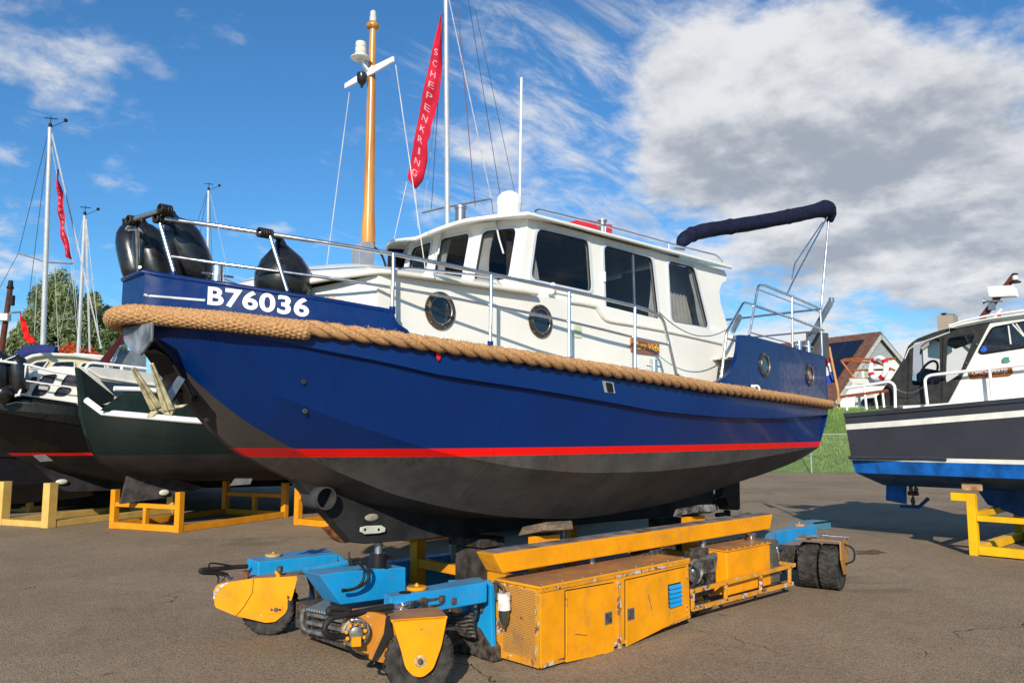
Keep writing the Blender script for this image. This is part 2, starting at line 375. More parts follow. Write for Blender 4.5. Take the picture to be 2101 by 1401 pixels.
white_m = plain('cream white paint', (.80, .79, .73), .3, var=.03, scale=1.5, coat=.25)
whited_m = plain('cream edge', (.72, .70, .60), .4, var=.05)
wframe_m = plain('window trim', (.58, .62, .67), .3, var=.03)
steel_m = plain('stainless', (.82, .80, .78), .27, 1.0, var=.05)
dsteel_m = plain('dull steel', (.34, .35, .37), .42, .8, var=.15)
rubber_m = plain('black rubber', (.012, .012, .013), .27, var=.25, scale=9, coat=.25)
hose_m = plain('hose rubber', (.020, .019, .018), .55, var=.3)
black_m = plain('matt black', (.012, .012, .013), .6, var=.2)
chain_m = plain('line', (.06, .06, .06), .6)
bronze_m = plain('bronze ring', (.13, .095, .07), .38, .7, var=.25, scale=14)
keel_m = plain('antifoul dark', (.022, .022, .024), .7, var=.35, scale=3, bump=.003)
keell_m = plain('antifoul grey', (.05, .05, .052), .7, var=.3, scale=5, bump=.002)
rust_m = plain('rusty brown', (.20, .075, .03), .8, var=.5, scale=12, bump=.003)
zinc_m = plain('zinc white', (.55, .55, .47), .7, var=.1)
curtain_m = plain('curtain cloth', (.62, .60, .55), .9, var=.08)
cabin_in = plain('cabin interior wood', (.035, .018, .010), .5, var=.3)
glass_m = glassy('window glass', (.56, .58, .60), .3)
dglass_m = plain('dark porthole glass', (.012, .018, .03), .06, var=.1, coat=.5)
navy_m = plain('navy canvas', (.008, .011, .035), .85, var=.25, scale=9, bump=.006, bscale=14)
whitel_m = plain('white letter film', (.86, .86, .86), .35, var=.01)
gold_m = plain('gold letter', (.85, .62, .08), .4)
# varnished wood with grain
def wood(name, c, dark, rough=.25, coat=.6, st=(1, 1, .05), sc=28):
    t = MT(name); f = t.noise(sc, 6, .6, .4, stretch=st); b = t.mix(t.ramp(f, .35, .65), hexc(dark), hexc(c)); b = t.mix(t.ramp(t.noise(7, 5), .55, .75, 0, .5), b, hexc(dark))
    t.set(color=b, rough=rough, coat=coat); t.bump(f, .001); MATS[name] = t.m; return t.m
mast_m = wood('varnished mast wood', (.62, .30, .055), (.40, .15, .025))
teak_m = wood('varnished board', (.40, .10, .02), (.24, .05, .012), st=(.15, .15, 1))
oldwood_m = wood('weathered wood', (.24, .17, .115), (.10, .07, .05), .85, 0, st=(.3, .3, 1), sc=20)
t = MT('manila rope'); f = t.noise(60, 6, .7, stretch=(1, 1, 1)); f2 = t.noise(5, 4)
c = t.mix(t.ramp(f, .3, .7), (.26, .125, .045), (.60, .34, .15)); c = t.mix(t.ramp(f2, .5, .8, 0, .5), c, (.34, .22, .12))
t.set(color=c, rough=.9); t.bump(f, .006); rope_m = t.m

# ================================================================ HULL TABLES (metres; x aft along the keel, y to port is negative)
X_ = [-1.9, -1.5, -1, -.4, 0, 1, 2, 3, 4, 5.5, 7.3]
bs = interp(X_, [.24, .68, 1.0, 1.27, 1.38, 1.56, 1.64, 1.66, 1.64, 1.52, 1.26])
b0 = interp(X_, [.22, .66, .98, 1.25, 1.365, 1.55, 1.63, 1.65, 1.63, 1.51, 1.25])
b1 = interp([-1.85, -1.5, -1, -.4, 0, 1, 2, 3, 4, 5.5, 6.4, 7.26], [.14, .37, .66, .93, 1.06, 1.28, 1.38, 1.41, 1.40, 1.31, 1.23, 1.12])
b2 = interp([-1.85, -1.5, -1, -.4, 0, 1, 2, 3, 4, 5.5, 6.4, 7.26], [.09, .18, .30, .46, .56, .70, .79, .84, .85, .87, .98, 1.12])
ZS = [(-1.95, 2.9), (-1.9, 2.89), (-1.52, 2.84), (-1.17, 2.8), (-.75, 2.76), (-.21, 2.71), (.48, 2.66), (1.24, 2.61), (2.23, 2.55), (3.51, 2.48), (5.35, 2.43), (7.3, 2.39)]
Z0 = [(-1.95, 2.83), (-1.63, 2.78), (-1.24, 2.7), (-.74, 2.6), (-.39, 2.54), (.01, 2.46), (.96, 2.37), (1.87, 2.28), (2.56, 2.21), (3.87, 2.16), (5.35, 2.17), (7.3, 2.25)]
Z1 = [(-1.83, 2.73), (-1.51, 2.53), (-1.06, 2.3), (-.57, 2.09), (-.19, 1.96), (.05, 1.88), (.33, 1.81), (1.01, 1.68), (1.81, 1.61), (2.87, 1.59), (4.25, 1.63), (6.22, 1.74), (7.26, 1.79)]
Z2 = [(-1.81, 2.72), (-1.45, 2.36), (-1.12, 2.09), (-.74, 1.87), (-.4, 1.68), (.12, 1.46), (.68, 1.31), (1.31, 1.19), (2.03, 1.12), (2.44, 1.1), (3.11, 1.13), (3.89, 1.17), (4.92, 1.28), (6.02, 1.44), (6.82, 1.61), (7.24, 1.78)]
ZC = [(-1.80, 2.66), (-1.62, 2.4), (-1.47, 2.22), (-1.13, 1.88), (-.8, 1.71), (-.52, 1.58), (-.3, 1.49), (.1, 1.36), (.8, 1.2), (1.6, 1.08), (2.6, 1.05), (3.6, 1.1), (4.8, 1.24), (6.0, 1.44), (7.22, 1.70)]
def zf(T):
    xs, zs = zip(*T); return interp(xs, zs)
zs_, z0_, z1_, z2_, zc_ = [zf(T) for T in (ZS, Z0, Z1, Z2, ZC)]
def curve(T, b, side, x0, x1, n=70):
    z = zf(T); out = []
    for i in range(n+1):
        s_ = (i/n)**1.45; x = x0+(x1-x0)*s_; out.append(V((x, side*b(x), z(x))))
    return out
def smoothc(c, k=2):
    for _ in range(k): c = [c[0]]+[(c[i-1]+c[i]*2+c[i+1])/4 for i in range(1, len(c)-1)]+[c[-1]]
    return c
def make_hull(root, mat_top, mat_low, off=(0, 0, 0), strip0=True, sc=(1, 1, 1), x1=7.3):
    off = V(off); mb = MB(); T = lambda c: [V((p.x*sc[0], p.y*sc[1], p.z*sc[2]))+off for p in smoothc(c)]
    for s_ in (-1, 1):
        S = T(curve(ZS, bs, s_, -1.93, x1)); K0 = T(curve(Z0, b0, s_, -1.92, x1-.01)); K1 = T(curve(Z1, b1, s_, -1.85, x1-.05)); K2 = T(curve(Z2, b2, s_, -1.82, x1-.07)); CL = T(curve(ZC, lambda x: .05, s_, -1.80, x1-.08))
        K0i = [p+V((0, -s_*.055, -.010)) for p in K0]
        mb.loft([S, K0]); mb.loft([K0, K0i]); mb.loft([K0i, K1]); mb.loft([K1, K2]); mb.loft([K2, CL], m=1)
        ends = (S, K0, K1, K2, CL)
        for e in (0, -1):
            a = [c_[e] for c_ in ends]; m_ = [V((p.x, off.y, p.z)) for p in a]
            mb.loft([a, m_])
    C1, C2 = [T(curve(ZC, lambda x: .05, q, -1.80, x1-.08)) for q in (-1, 1)]; mb.loft([C1, C2], m=1)
    return mb.build('hull', [mat_top, mat_low], root, smooth=14)
def keel_mesh(off=(0, 0, 0)):
    o = V(off); mb = MB(); w_ = .09
    prof = [(-.56, 1.62), (-.3, 1.36), (.06, 1.0), (.2, .975), (2.5, .93), (6.0, .86), (6.16, 1.5), (4.5, 1.5), (2.5, 1.35), (.5, 1.5)]
    mb.prism([V((x, -w_, z))+o for x, z in prof], (0, 2*w_, 0)); return mb
# ================================================================ MAIN BOAT
boat = thing('motor_boat', (2.6, 0, .9), 'large blue and white motor boat with thick rope fender above the yellow transporter', 'boat')
hull = make_hull(boat, hull_m, stem_m)
kl = keel_mesh(); kl.build('keel', keel_m, boat, bevel=.012)
# bow thruster
mb = MB(); c = py(670, 1022, -.21)
mb.lathe([(.088, 0), (.1, .0), (.1, .27), (.088, .27), (.088, 0)], (c.x, -.21, c.z), (0, 1, 0), 28, cap=False)
bt = mb.build('bow_thruster_tunnel', keell_m, boat, smooth=40)
mb = MB(); mb.lathe([(.087, 0), (.02, .01)], (c.x, -.06, c.z), (0, 1, 0), 24); mb.build('tunnel_interior', plain('dark red antifoul', (.05, .012, .016), .6), bt)
# anodes
mb = MB(); P = [py(u, v, -.1) for u, v in ((738, 1081), (750, 1078), (780, 1077), (788, 1082), (787, 1090), (775, 1093), (745, 1095), (737, 1090))]
mb.prism(P, (0, -.028, 0)); an = mb.build('zinc_anode', zinc_m, boat, bevel=.006)
mb = MB()
for u in (749, 777): mb.lathe([(.014, 0), (.008, .004)], py(u, 1086, -.129), (0, -1, 0), 10)
mb.build('anode_bolt', black_m, an)
t = MT('perforated sounder'); vo = t.n('ShaderNodeTexVoronoi'); vo.inputs['Scale'].default_value = 90; t.L.new(t.co, vo.inputs[0])
t.set(color=t.mix(t.ramp(vo.outputs['Distance'], .2, .45), (.02, .02, .02), (.32, .28, .24)), rough=.6)
mb = MB(); mb.ball(py(763, 1061, -.09), .078, 20, sc=(1, .25, .45)); mb.build('cooling_grille', t.m, boat, smooth=60)
mb = MB(); mb.prism([py(u, v, .12) for u, v in ((669, 1083), (690, 1079), (722, 1112), (706, 1114), (690, 1107))], (0, .1, 0)); mb.build('keel_shoe', rust_m, boat, bevel=.01, label='rusty brown shoe at the foot of the keel')
# rudder, propeller
mb = MB(); mb.prism([py(u, v, -.02) for u, v in ((1477, 985), (1518, 975), (1519, 1043), (1514, 1046), (1480, 1045))], (0, .045, 0)); rd = mb.build('rudder', black_m, boat, bevel=.008)
mb = MB(); mb.tube([py(1492, 1046, 0), py(1492, 1058, 0)], .05, 12); mb.tube([py(1470, 1056, 0), py(1496, 1053, 0)], .03, 10); mb.build('rudder_bearing', black_m, rd)
mb = MB(); pc = py(1468, 1022, 0); mb.lathe([(.05, -.1), (.05, .08), (.02, .14)], pc, (1, 0, 0), 14)
for k in range(4):
    a = k*PI/2+.5; d = V((0, math.cos(a), math.sin(a))); s_ = V((1, 0, 0)).cross(d)
    mb.prism([pc+d*.03-s_*.03, pc+d*.14-s_*.09+V((.03, 0, 0)), pc+d*.22-s_*.03+V((.02, 0, 0)), pc+d*.21+s_*.05, pc+d*.12+s_*.09-V((.03, 0, 0)), pc+d*.03+s_*.03], (.012, 0, 0))
mb.build('propeller', plain('propeller bronze dark', (.05, .04, .03), .5, .6), boat, bevel=.003)
# through hull fittings, vent
def PF(u, v, b):
    d = ray(u, v); prev = None
    for i in range(4000):
        t_ = 2+i*.01; p = CAM+d*t_; g_ = p.y+b(p.x)
        if prev is not None and prev < 0 <= g_:
            for k in range(20):
                t2 = t_-.01*k/20; q = CAM+d*t2
                if q.y+b(q.x) < 0: return q
            return p
        prev = g_
bm1 = lambda x: (b0(x)+b1(x))/2+.015
for (u, v) in ((623, 783), (626, 843)):
    bq = bm1
    for _ in range(5):
        c = PF(u, v, bq); f_ = (c.z-z1_(c.x))/(z0_(c.x)-z1_(c.x)); bq = lambda x, f_=f_: b1(x)+(b0(x)-.055-b1(x))*f_+.012
    mb = MB(); mb.lathe([(.019, -.02), (.019, .006), (.011, .009), (.008, .0)], c, (-.3, -1, 0), 18); mb.build('hull_fitting', keell_m, boat, smooth=40)
c = [PF(u, v, lambda x: bs(x)-.01) for u, v in ((1234, 781), (1255, 785), (1259, 807), (1239, 805))]
mb = MB(); mb.prism(c, (0, -.02, 0)); vent = mb.build('hull_vent', plain('vent plate', (.3, .32, .36), .5), boat)
mb = MB()
for k in range(7):
    a, b_ = c[0].lerp(c[3], .18+k*.11), c[1].lerp(c[2], .18+k*.11); a, b_ = a.lerp(b_, .22), a.lerp(b_, .8)
    mb.beam(a+V((0, -.024, 0)), b_+V((0, -.024, 0)), .012, .018)
mb.build('vent_slat', black_m, vent)
c = PF(897, 729, lambda x: bs(x)); mb = MB(); mb.prism([c+V((-.018, -.012, .02)), c+V((.018, -.012, .02)), c+V((.022, -.012, -.02)), c+V((0, -.012, -.045)), c+V((-.02, -.012, -.02))], (0, -.006, 0)); mb.build('red_hull_mark', plain('red mark', (.7, .02, .02), .4), boat)
# bulwark forward
BWx = [(-1.95, 3.20), (-1.53, 3.10), (-1.09, 3.03), (-.76, 2.99), (-.39, 2.94)]
tail = [PF(u, v, bs) for u, v in ((807, 650), (810, 661), (817, 670), (826, 676), (835, 682), (842, 692))]
top = [V((x, 0, float(np.interp(x, *zip(*BWx))))) for x in np.linspace(-1.93, -.39, 26)]+[V((p.x, 0, p.z)) for p in tail]
def bulw(side):
    o_ = [V((p.x, side*bs(p.x), p.z)) for p in top]; lo = [V((p.x, side*bs(p.x), zs_(p.x)-.03)) for p in top]
    i_ = [V((p.x+.02, side*(bs(p.x)-.05), p.z)) for p in top]; li = [V((p.x+.02, side*(bs(p.x)-.05), zs_(p.x)-.03)) for p in top]
    return o_, lo, i_, li
mb = MB()
for sd_ in (-1, 1):
    o_, lo, i_, li = bulw(sd_); mb.loft([lo, o_, i_, li])
o1 = bulw(-1); o2 = bulw(1)
mb.quad(o1[1][0], o1[0][0], o2[0][0], o2[1][0]); mb.quad(o1[3][0]+V((.03, 0, 0)), o1[2][0]+V((.03, 0, 0)), o2[2][0]+V((.03, 0, 0)), o2[3][0]+V((.03, 0, 0))); mb.quad(o1[0][0], o1[2][0]+V((.03, 0, 0)), o2[2][0]+V((.03, 0, 0)), o2[0][0])
bul = mb.build('bulwark', blue_m, boat, smooth=30)
mb = MB()
P = [p+V((0, .015, .008)) for p in reversed(o1[0])]; Q = [p+V((0, -.015, .008)) for p in o2[0]]
mb.tube(P+Q, .022, 8); mb.build('bulwark_cap', blue_m, bul, smooth=50)
# white half-round strip at the foot of the forward bulwark
mb = MB(); mb.tube([V((x, -bs(x)-.006, zs_(x)+.13)) for x in np.linspace(-1.93, -1.6, 12)], .010, 6); mb.build('bulwark_strip', wframe_m, bul, smooth=60)
# registration letters laid on the curved bulwark
tv, tf, asp = text_pts('B76036', bold=.028, sp=1.06)
gridx = np.linspace(-1.92, -.5, 300); gu = []
def proj(p):
    q = V(p)-CAM; z = q.dot(fw); return CX+F_PX*q.dot(rt)/z, CY-F_PX*q.dot(up)/z
mb = MB(); xa, xb = PF(427, 600, bs).x, PF(634, 640, bs).x
arc = [0]
xsamp = np.linspace(xa, xb, 200)
for i in range(1, 200): arc.append(arc[-1]+math.hypot(xsamp[i]-xsamp[i-1], bs(xsamp[i])-bs(xsamp[i-1])))
za0, za1 = PF(427, 626, bs).z, PF(430, 587, bs).z; zb0, zb1 = PF(633, 652, bs).z, PF(633, 612, bs).z
def tp(q):
    x = float(np.interp(q.x*arc[-1], arc, xsamp)); lo, hi = za0+(zb0-za0)*q.x, za1+(zb1-za1)*q.x
    s_ = (bs(x+.02)-bs(x-.02))/.04; n = V((-s_, -1, 0)).normalized()
    return V((x, -bs(x), lo+(hi-lo)*q.y))+n*.004
mb.add([tp(q) for q in tv], tf); rn = mb.build('registration_number', whitel_m, bul, rnorm=False); 
# deck
mb = MB(); S = curve(ZS, lambda x: bs(x)-.02, -1, -1.9, 7.28); S2 = curve(ZS, lambda x: bs(x)-.02, 1, -1.9, 7.28)
mb.loft([[p-V((0, 0, .01)) for p in S], [p-V((0, 0, .01)) for p in S2]]); mb.build('deck', plain('deck paint', (.42, .40, .34), .7), boat)
# stem guard plate and anchor pocket
mb = MB(); mb.prism([pxx(u, v, -1.945) for u, v in ((251, 672), (311, 662), (309, 700), (287, 729), (266, 718), (254, 700))], (.02, 0, 0)); mb.build('stem_guard', plain('scuffed steel sheet', (.30, .31, .34), .5, .5, var=.4, scale=6), boat, bevel=.004)
mb = MB(); mb.prism([py(293, 722, -.03), py(318, 716, -.17), py(340, 728, -.19), py(416, 823, -.30), py(372, 832, -.14)], (.0, .03, .03)); ap = mb.build('anchor_pocket', plain('dark polished plate', (.025, .022, .02), .18, .6), boat, bevel=.004)
mb = MB(); mb.ball(py(345, 800, -.2), .085, 18, sc=(1, .6, 1)); mb.ball(py(345, 800, -.05), .09, 18, sc=(1, .6, 1.1)); mb.tube(smooth_path([py(352, 742, -.26), py(380, 790, -.27), py(396, 822, -.26)]), .012, 6); mb.build('hawse_pipe', black_m, ap, smooth=50)
def P6(u, v, d=5.86): return pd(u, v, d)
anchor = thing('anchor', P6(340, 850), 'brassy green plough anchor with two pointed flukes hanging at the bow of the blue boat', 'anchor')
anc_m = plain('galvanised olive anchor', (.50, .45, .27), .55, .25, var=.3, scale=14)
def blade(name, tip, base, w0, w1, thick=.018, d0=5.72, d1=5.86):
    a, b_ = pd(*tip, d0), pd(*base, d1); x = (b_-a).normalized(); s_ = x.cross(fw).normalized(); n = x.cross(s_).normalized()
    mb = MB(); mb.prism([a-s_*w0, a+s_*w0, b_+s_*w1, b_-s_*w1], n*thick); mb.prism([a-s_*.004, a+s_*.004, b_+s_*.006, b_-s_*.006], n*(thick+.02))
    return mb.build(name, anc_m, anchor, bevel=.004)
blade('fluke', (273, 753), (322, 836), .013, .045); blade('fluke', (312, 744), (347, 840), .013, .045)
mb = MB(); mb.prism([P6(u, v) for u, v in ((316, 828), (352, 824), (360, 832), (384, 829), (374, 836), (358, 838), (352, 854), (338, 852), (328, 843), (312, 856), (300, 857), (302, 850), (316, 838))], fw*.035); mb.build('crown', anc_m, anchor, bevel=.006)
mb = MB(); mb.beam(P6(333, 838, 5.88), pd(372, 775, 6.0), .03, .05); mb.build('shank', dsteel_m, anchor)

# ---- rope fender
xsr = list(np.linspace(-1.0, 7.28, 90))
rp = [V((x, -(bs(x)+.045), zs_(x)-.0)) for x in xsr]
ra = .060
def strands(path, r, pitch, name, parent, mat):
    P = [V(p) for p in path]; d = [0]
    for i in range(1, len(P)): d.append(d[-1]+(P[i]-P[i-1]).length)
    tot = d[-1]; n = int(tot/pitch*14); fibers = []
    fx = [np.interp(np.linspace(0, tot, n), d, [p[k] for p in P]) for k in range(3)]
    C_ = [V((fx[0][i], fx[1][i], fx[2][i])) for i in range(n)]; mb = MB()
    for k in range(3):
        pts = []
        for i, c_ in enumerate(C_):
            t_ = (C_[min(i+1, n-1)]-C_[max(i-1, 0)]).normalized(); a = t_.cross(V((0, 0, 1))).normalized(); b_ = t_.cross(a)
            ph = 2*PI*(i/14+k/3); pts.append(c_+(a*math.cos(ph)+b_*math.sin(ph))*r*.50)
        mb.tube(pts, r*.56, 9)
    return mb.build(name, mat, parent, smooth=70)
rf = strands(rp+[V((7.38, -1.18, 2.385)), V((7.42, -.95, 2.385)), V((7.42, 1.0, 2.385))], .061, .46, 'rope_fender', boat, rope_m)
strands([V((p.x, -p.y, p.z)) for p in rp], .061, .46, 'rope_fender', boat, rope_m)
# loose fibres on the rope
mb = MB()
for i in range(420):
    x = random.uniform(-.9, 6.5); p = V((x, -(bs(x)+.045), zs_(x)+.048)); a = random.uniform(0, PI); l = random.uniform(.02, .05)
    q = p+V((math.cos(a)*l, random.uniform(-.03, .03), random.uniform(.004, .03))); mb.tube([p+V((0, random.uniform(-.05, .01), -.01)), q], .0016, 3, cap=False)
mb.build('rope_fibres', rope_m, rf)
# knitted bow sleeve
half = [V((x, -(bs(x)+.05), zs_(x)-.02)) for x in np.linspace(-.98, -1.86, 14)]
front = [V((-1.99, -.22, 2.875)), V((-2.03, 0, 2.88))]
full = half+front; full = full+[V((p.x, -p.y, p.z)) for p in reversed(full[:-1])]
full = smooth_path(full, 12); full = smoothc(full, 6); n = len(full); mb = MB(); rings = []; acc = 0; m_ = 72
dd = [0]
for i in range(1, n): dd.append(dd[-1]+(full[i]-full[i-1]).length)
kk = int(dd[-1]/.0085); C_ = [V([float(np.interp(s_, dd, [p[q] for p in full])) for q in range(3)]) for s_ in np.linspace(0, dd[-1], kk)]
for i, c_ in enumerate(C_):
    t_ = (C_[min(i+2, kk-1)]-C_[max(i-2, 0)]).normalized(); a = t_.cross(V((0, 0, 1))).normalized(); b_ = t_.cross(a); rr = []
    L_ = i*.0085
    for j in range(m_):
        th = 2*PI*j/m_; u_ = th*14/(2*PI); v_ = L_/.042
        uu = u_+.5*(int(math.floor(v_)) % 2)
        h = (abs(math.sin(PI*(u_+v_*.5)))*.5+abs(math.sin(PI*(u_-v_*.5)))*.5)**.8
        e_ = min(1, (min(i, kk-1-i)*.0085/.03)); r_ = (.062+.013*h+.003*math.sin(v_*7.1+th*3))*(.6+.4*e_**.5)
        rr.append(c_+a*math.cos(th)*r_+b_*math.sin(th)*r_*1.02)
    rings.append(rr)
mb.loft(rings, closed=True); mb.add(rings[0], [tuple(range(m_))]); mb.add(rings[-1], [tuple(range(m_))])
mb.build('knitted_bow_sleeve', rope_m, boat, smooth=60)

# ---- aft bulwark with portholes
ab = [PF(u, v, bs) for u, v in ((1463, 785), (1476, 780), (1488, 773), (1497, 764), (1505, 752), (1511, 736), (1515, 718), (1518, 687), (1537, 688), (1627, 713), (1697, 732), (1705, 823))]
top2 = []
px_ = [p.x for p in ab]; pz_ = [p.z for p in ab]
mb = MB()
fine = list(np.linspace(px_[7], 7.25, 24)); zt = lambda x: float(np.interp(x, px_[7:11], pz_[7:11]))
for sd_ in (-1, 1):
    o_ = [V((p.x, sd_*bs(p.x), p.z)) for p in ab[:7]]+[V((x, sd_*bs(x), zt(x))) for x in fine]
    lo = [V((p.x, p.y, zs_(p.x)-.04)) for p in o_]; i_ = [p+V((0, -sd_*.05, 0)) for p in o_]; li = [p+V((0, -sd_*.05, 0)) for p in lo]
    mb.loft([lo, o_, i_, li])
zt0 = zt(7.25)
mb.quad(V((7.25, -bs(7.25), zt0)), V((7.25, bs(7.25), zt0)), V((7.29, bs(7.29), 2.36)), V((7.29, -bs(7.29), 2.36))); mb.quad(V((7.2, -bs(7.25), zt0)), V((7.2, bs(7.25), zt0)), V((7.2, bs(7.29), 2.36)), V((7.2, -bs(7.29), 2.36)))
mb.quad(V((7.25, -bs(7.25), zt0)), V((7.25, bs(7.25), zt0)), V((7.2, bs(7.25), zt0)), V((7.2, -bs(7.25), zt0)))
bul2 = mb.build('stern_bulwark', blue_m, boat, smooth=30)
def porthole(c, r, n, parent, az_s=1.0, name='porthole'):
    c = V(c); n = V(n).normalized(); mb = MB()
    mb.lathe([(r*.70, -.02), (r*.70, .012), (r*.74, .022), (r*.8, .022), (r*.84, .012), (r, .010), (r, -.004)], c, n, 40, cap=False)
    ring = mb.build(name, bronze_m, parent, smooth=40)
    mb = MB(); mb.lathe([(r*.72, .004), (0.001, .004)], c, n, 32, cap=False); mb.build('porthole_glass', dglass_m, ring)
    mb = MB()
    for k in range(6):
        a = k*PI/3+.3; ax = n; e1 = V((0, 0, 1)); e1 = (e1-ax*e1.dot(ax)).normalized(); e2 = ax.cross(e1)
        mb.lathe([(.008, 0), (.006, .006)], c+n*.011+(e1*math.cos(a)+e2*math.sin(a))*r*.92, n, 8)
    mb.build('porthole_screw', dsteel_m, ring)
    mb = MB(); mb.tube([c+n*.02+V((0, 0, -r*.78)), c+n*.02+V((r*.12, 0, -r*.78))], .009, 6); mb.tube(circle(c+n*.016, r*.73, n, 32), .006, 6, closed=True); mb.build('porthole_rim', dsteel_m, ring, smooth=60)
    return ring
for u, v, rr in ((1568, 749, .15), (1661, 770, .15)):
    c = PF(u, v, bs); s_ = (bs(c.x+.05)-bs(c.x-.05))/.1; n = V((-s_, -1, 0)).normalized(); porthole(c+n*.006, rr, n, boat)
c = PF(1541, 798, bs); mb = MB(); mb.box(c+V((0, -.03, 0)), (.07, .02, .1)); mb.tube(circle(c+V((.03, -.05, 0)), .04, (1, 0, 0)), .012, 6, closed=True); mb.build('fairlead', white_m, boat)
mb = MB(); mb.tube([V((7.3, -1.05, 2.1)), V((7.62, -1.05, 2.1))], .028, 12); mb.build('exhaust_pipe', dsteel_m, boat, smooth=60)
# ---- trunk cabin
YT = -1.12
tc0 = py(776, 567, YT)                           # forward upper corner
ztop = interp([-.43, 1.8, 2.6, 5.1], [3.27, 3.31, 3.31, 3.24])
mb = MB()
# port & starboard sides
for sd_ in (-1, 1):
    side = [(tc0.x, 3.27), (1.2, 3.30), (2.4, 3.32), (3.2, 3.28), (4.6, 3.24), (5.08, 3.22), (5.05, 2.40), (3.5, 2.42), (1.5, 2.5), (tc0.x-.0, 2.6)]
    mb.prism([V((x, sd_*1.12, z)) for x, z in side], (0, -sd_*.04, 0))
fr_ = [(tc0.x, -1.12), (-.95, -.62), (-1.05, 0), (-.95, .62), (tc0.x, 1.12)]
zfr = [3.27, 3.12, 3.12, 3.12, 3.27]
mb.loft([[V((x, y, 2.6)) for x, y in fr_], [V((x+.03, y, z)) for (x, y), z in zip(fr_, zfr)]])
mb.quad(V((5.05, -1.1, 2.3)), V((5.05, 1.1, 2.3)), V((5.05, 1.1, 3.2)), V((5.05, -1.1, 3.2)))
trunk = mb.build('deckhouse', white_m, boat, smooth=20)
# trunk roof with camber and rounded front
mb = MB(); rings = []; ed = []
def hw(x): return float(np.interp(x, [-1.16, -1.1, -.95, -.75, -.55, -.35, 0, 1.2], [.30, .5, .74, .93, 1.07, 1.16, 1.18, 1.18]))
def zc(x): return float(np.interp(x, [-1.16, -.8, -.3, .3, 1.3], [3.22, 3.40, 3.50, 3.54, 3.56]))
def ze(x): return float(np.interp(x, [-1.16, -.8, -.43, 1.3], [3.13, 3.22, 3.30, 3.33]))
X2 = list(np.linspace(-1.16, -.2, 14))+list(np.linspace(0, 1.35, 8))
for x in X2:
    r_ = []
    for j in range(17):
        s_ = -1+j/8; r_.append(V((x, s_*hw(x), ze(x)+(zc(x)-ze(x))*(1-s_*s_))))
    rings.append(r_)
mb.loft(rings); lowr = [[p-V((0, 0, .035)) for p in r_] for r_ in rings]; mb.loft(lowr)
port = [r_[0] for r_ in rings]; star = [r_[-1] for r_ in rings]
edge = list(reversed(port))+rings[0][1:-1]+star
mb2 = MB(); mb2.tube([p-V((0, 0, .015)) for p in edge], .024, 8)
mb.build('deckhouse_roof', white_m, trunk, smooth=40)
mb2.build('roof_edge', whited_m, trunk, smooth=60)
# rubbing moulding continuing below the wheelhouse windows
def strip(pts, r=.018, y=YT-.008): 
    mb = MB(); mb.tube(smooth_path([py(u, v, y) for u, v in pts], 5), r, 8); return mb.build('moulding', whited_m, trunk, smooth=60)
strip([(1168, 619), (1200, 624), (1222, 629)], .02)
strip([(1222, 629), (1229, 640), (1238, 652), (1252, 659), (1300, 667), (1370, 680), (1430, 693), (1481, 705)])
for u, v, r_ in ((903, 637, .163), (1109, 659, .160)): porthole(py(u, v, YT-.008), r_, (0, -1, 0), boat)
n = V((-(fr_[0][1]-fr_[1][1])*-1, 0, 0)); e = V((fr_[1][0]-fr_[0][0], fr_[1][1]-fr_[0][1], 0)).normalized(); n = V((-e.y, e.x, 0)); n = n if n.x < 0 else -n
porthole(V((fr_[0][0], -1.12, 2.93))+e*.36+n*.006, .15, n, boat)
# name board, sockets, labels on the port side
c4 = [py(u, v, YT-.012) for u, v in ((1293, 693), (1350, 702), (1350, 728), (1294, 721))]
mb = MB(); mb.prism(fillet(c4, .02, closed=True), (0, -.02, 0)); nb = mb.build('name_board', teak_m, boat, bevel=.004)
tv, tf, asp = text_pts('Pura Vida', bold=.006, shear=.35); a, b_, c_, d_ = c4
def onq(q, A, B, C, D_, off=V((0, -.026, 0))): return (A.lerp(B, q.x)).lerp(D_.lerp(C, q.x), 1-q.y)+off
mb = MB(); mb.add([onq(V((.05+q.x*.9, .22+q.y*.55, 0)), a, b_, c_, d_) for q in tv], tf); mb.build('board_lettering', gold_m, nb, rnorm=False)
mb = MB(); mb.prism([py(u, v, YT-.004) for u, v in ((1177, 664), (1193, 666), (1193, 693), (1176, 691))], (0, -.006, 0)); mb.build('paper_label', plain('pale green label', (.62, .70, .48), .6), boat)
def cyl(name, a, b_, r, m_, parent=None, n=16): 
    mb = MB(); mb.tube([a, b_], r, n); return mb.build(name, m_, parent or boat, smooth=50)
bo = [(1341, 737, 1341, 768, .042, 1.42), (447, 547, 443, 585, .05, .30), (1639, 700, 1637, 718, .035, 1.25), (1658, 700, 1657, 724, .035, 1.2)]
for u0, v0, u1, v1, r_, yy in bo:
    a, b_ = py(u0, v0, -yy), py(u1, v1, -yy); bl = cyl('bollard', a, V((a.x, a.y, b_.z-.08)), r_, steel_m)
    mb = MB(); m0 = a.lerp(V((a.x, a.y, b_.z)), .45); mb.tube([m0-V((.13, 0, 0)), m0+V((.13, 0, 0))], .010, 8); mb.build('bollard_pin', steel_m, bl, smooth=50)

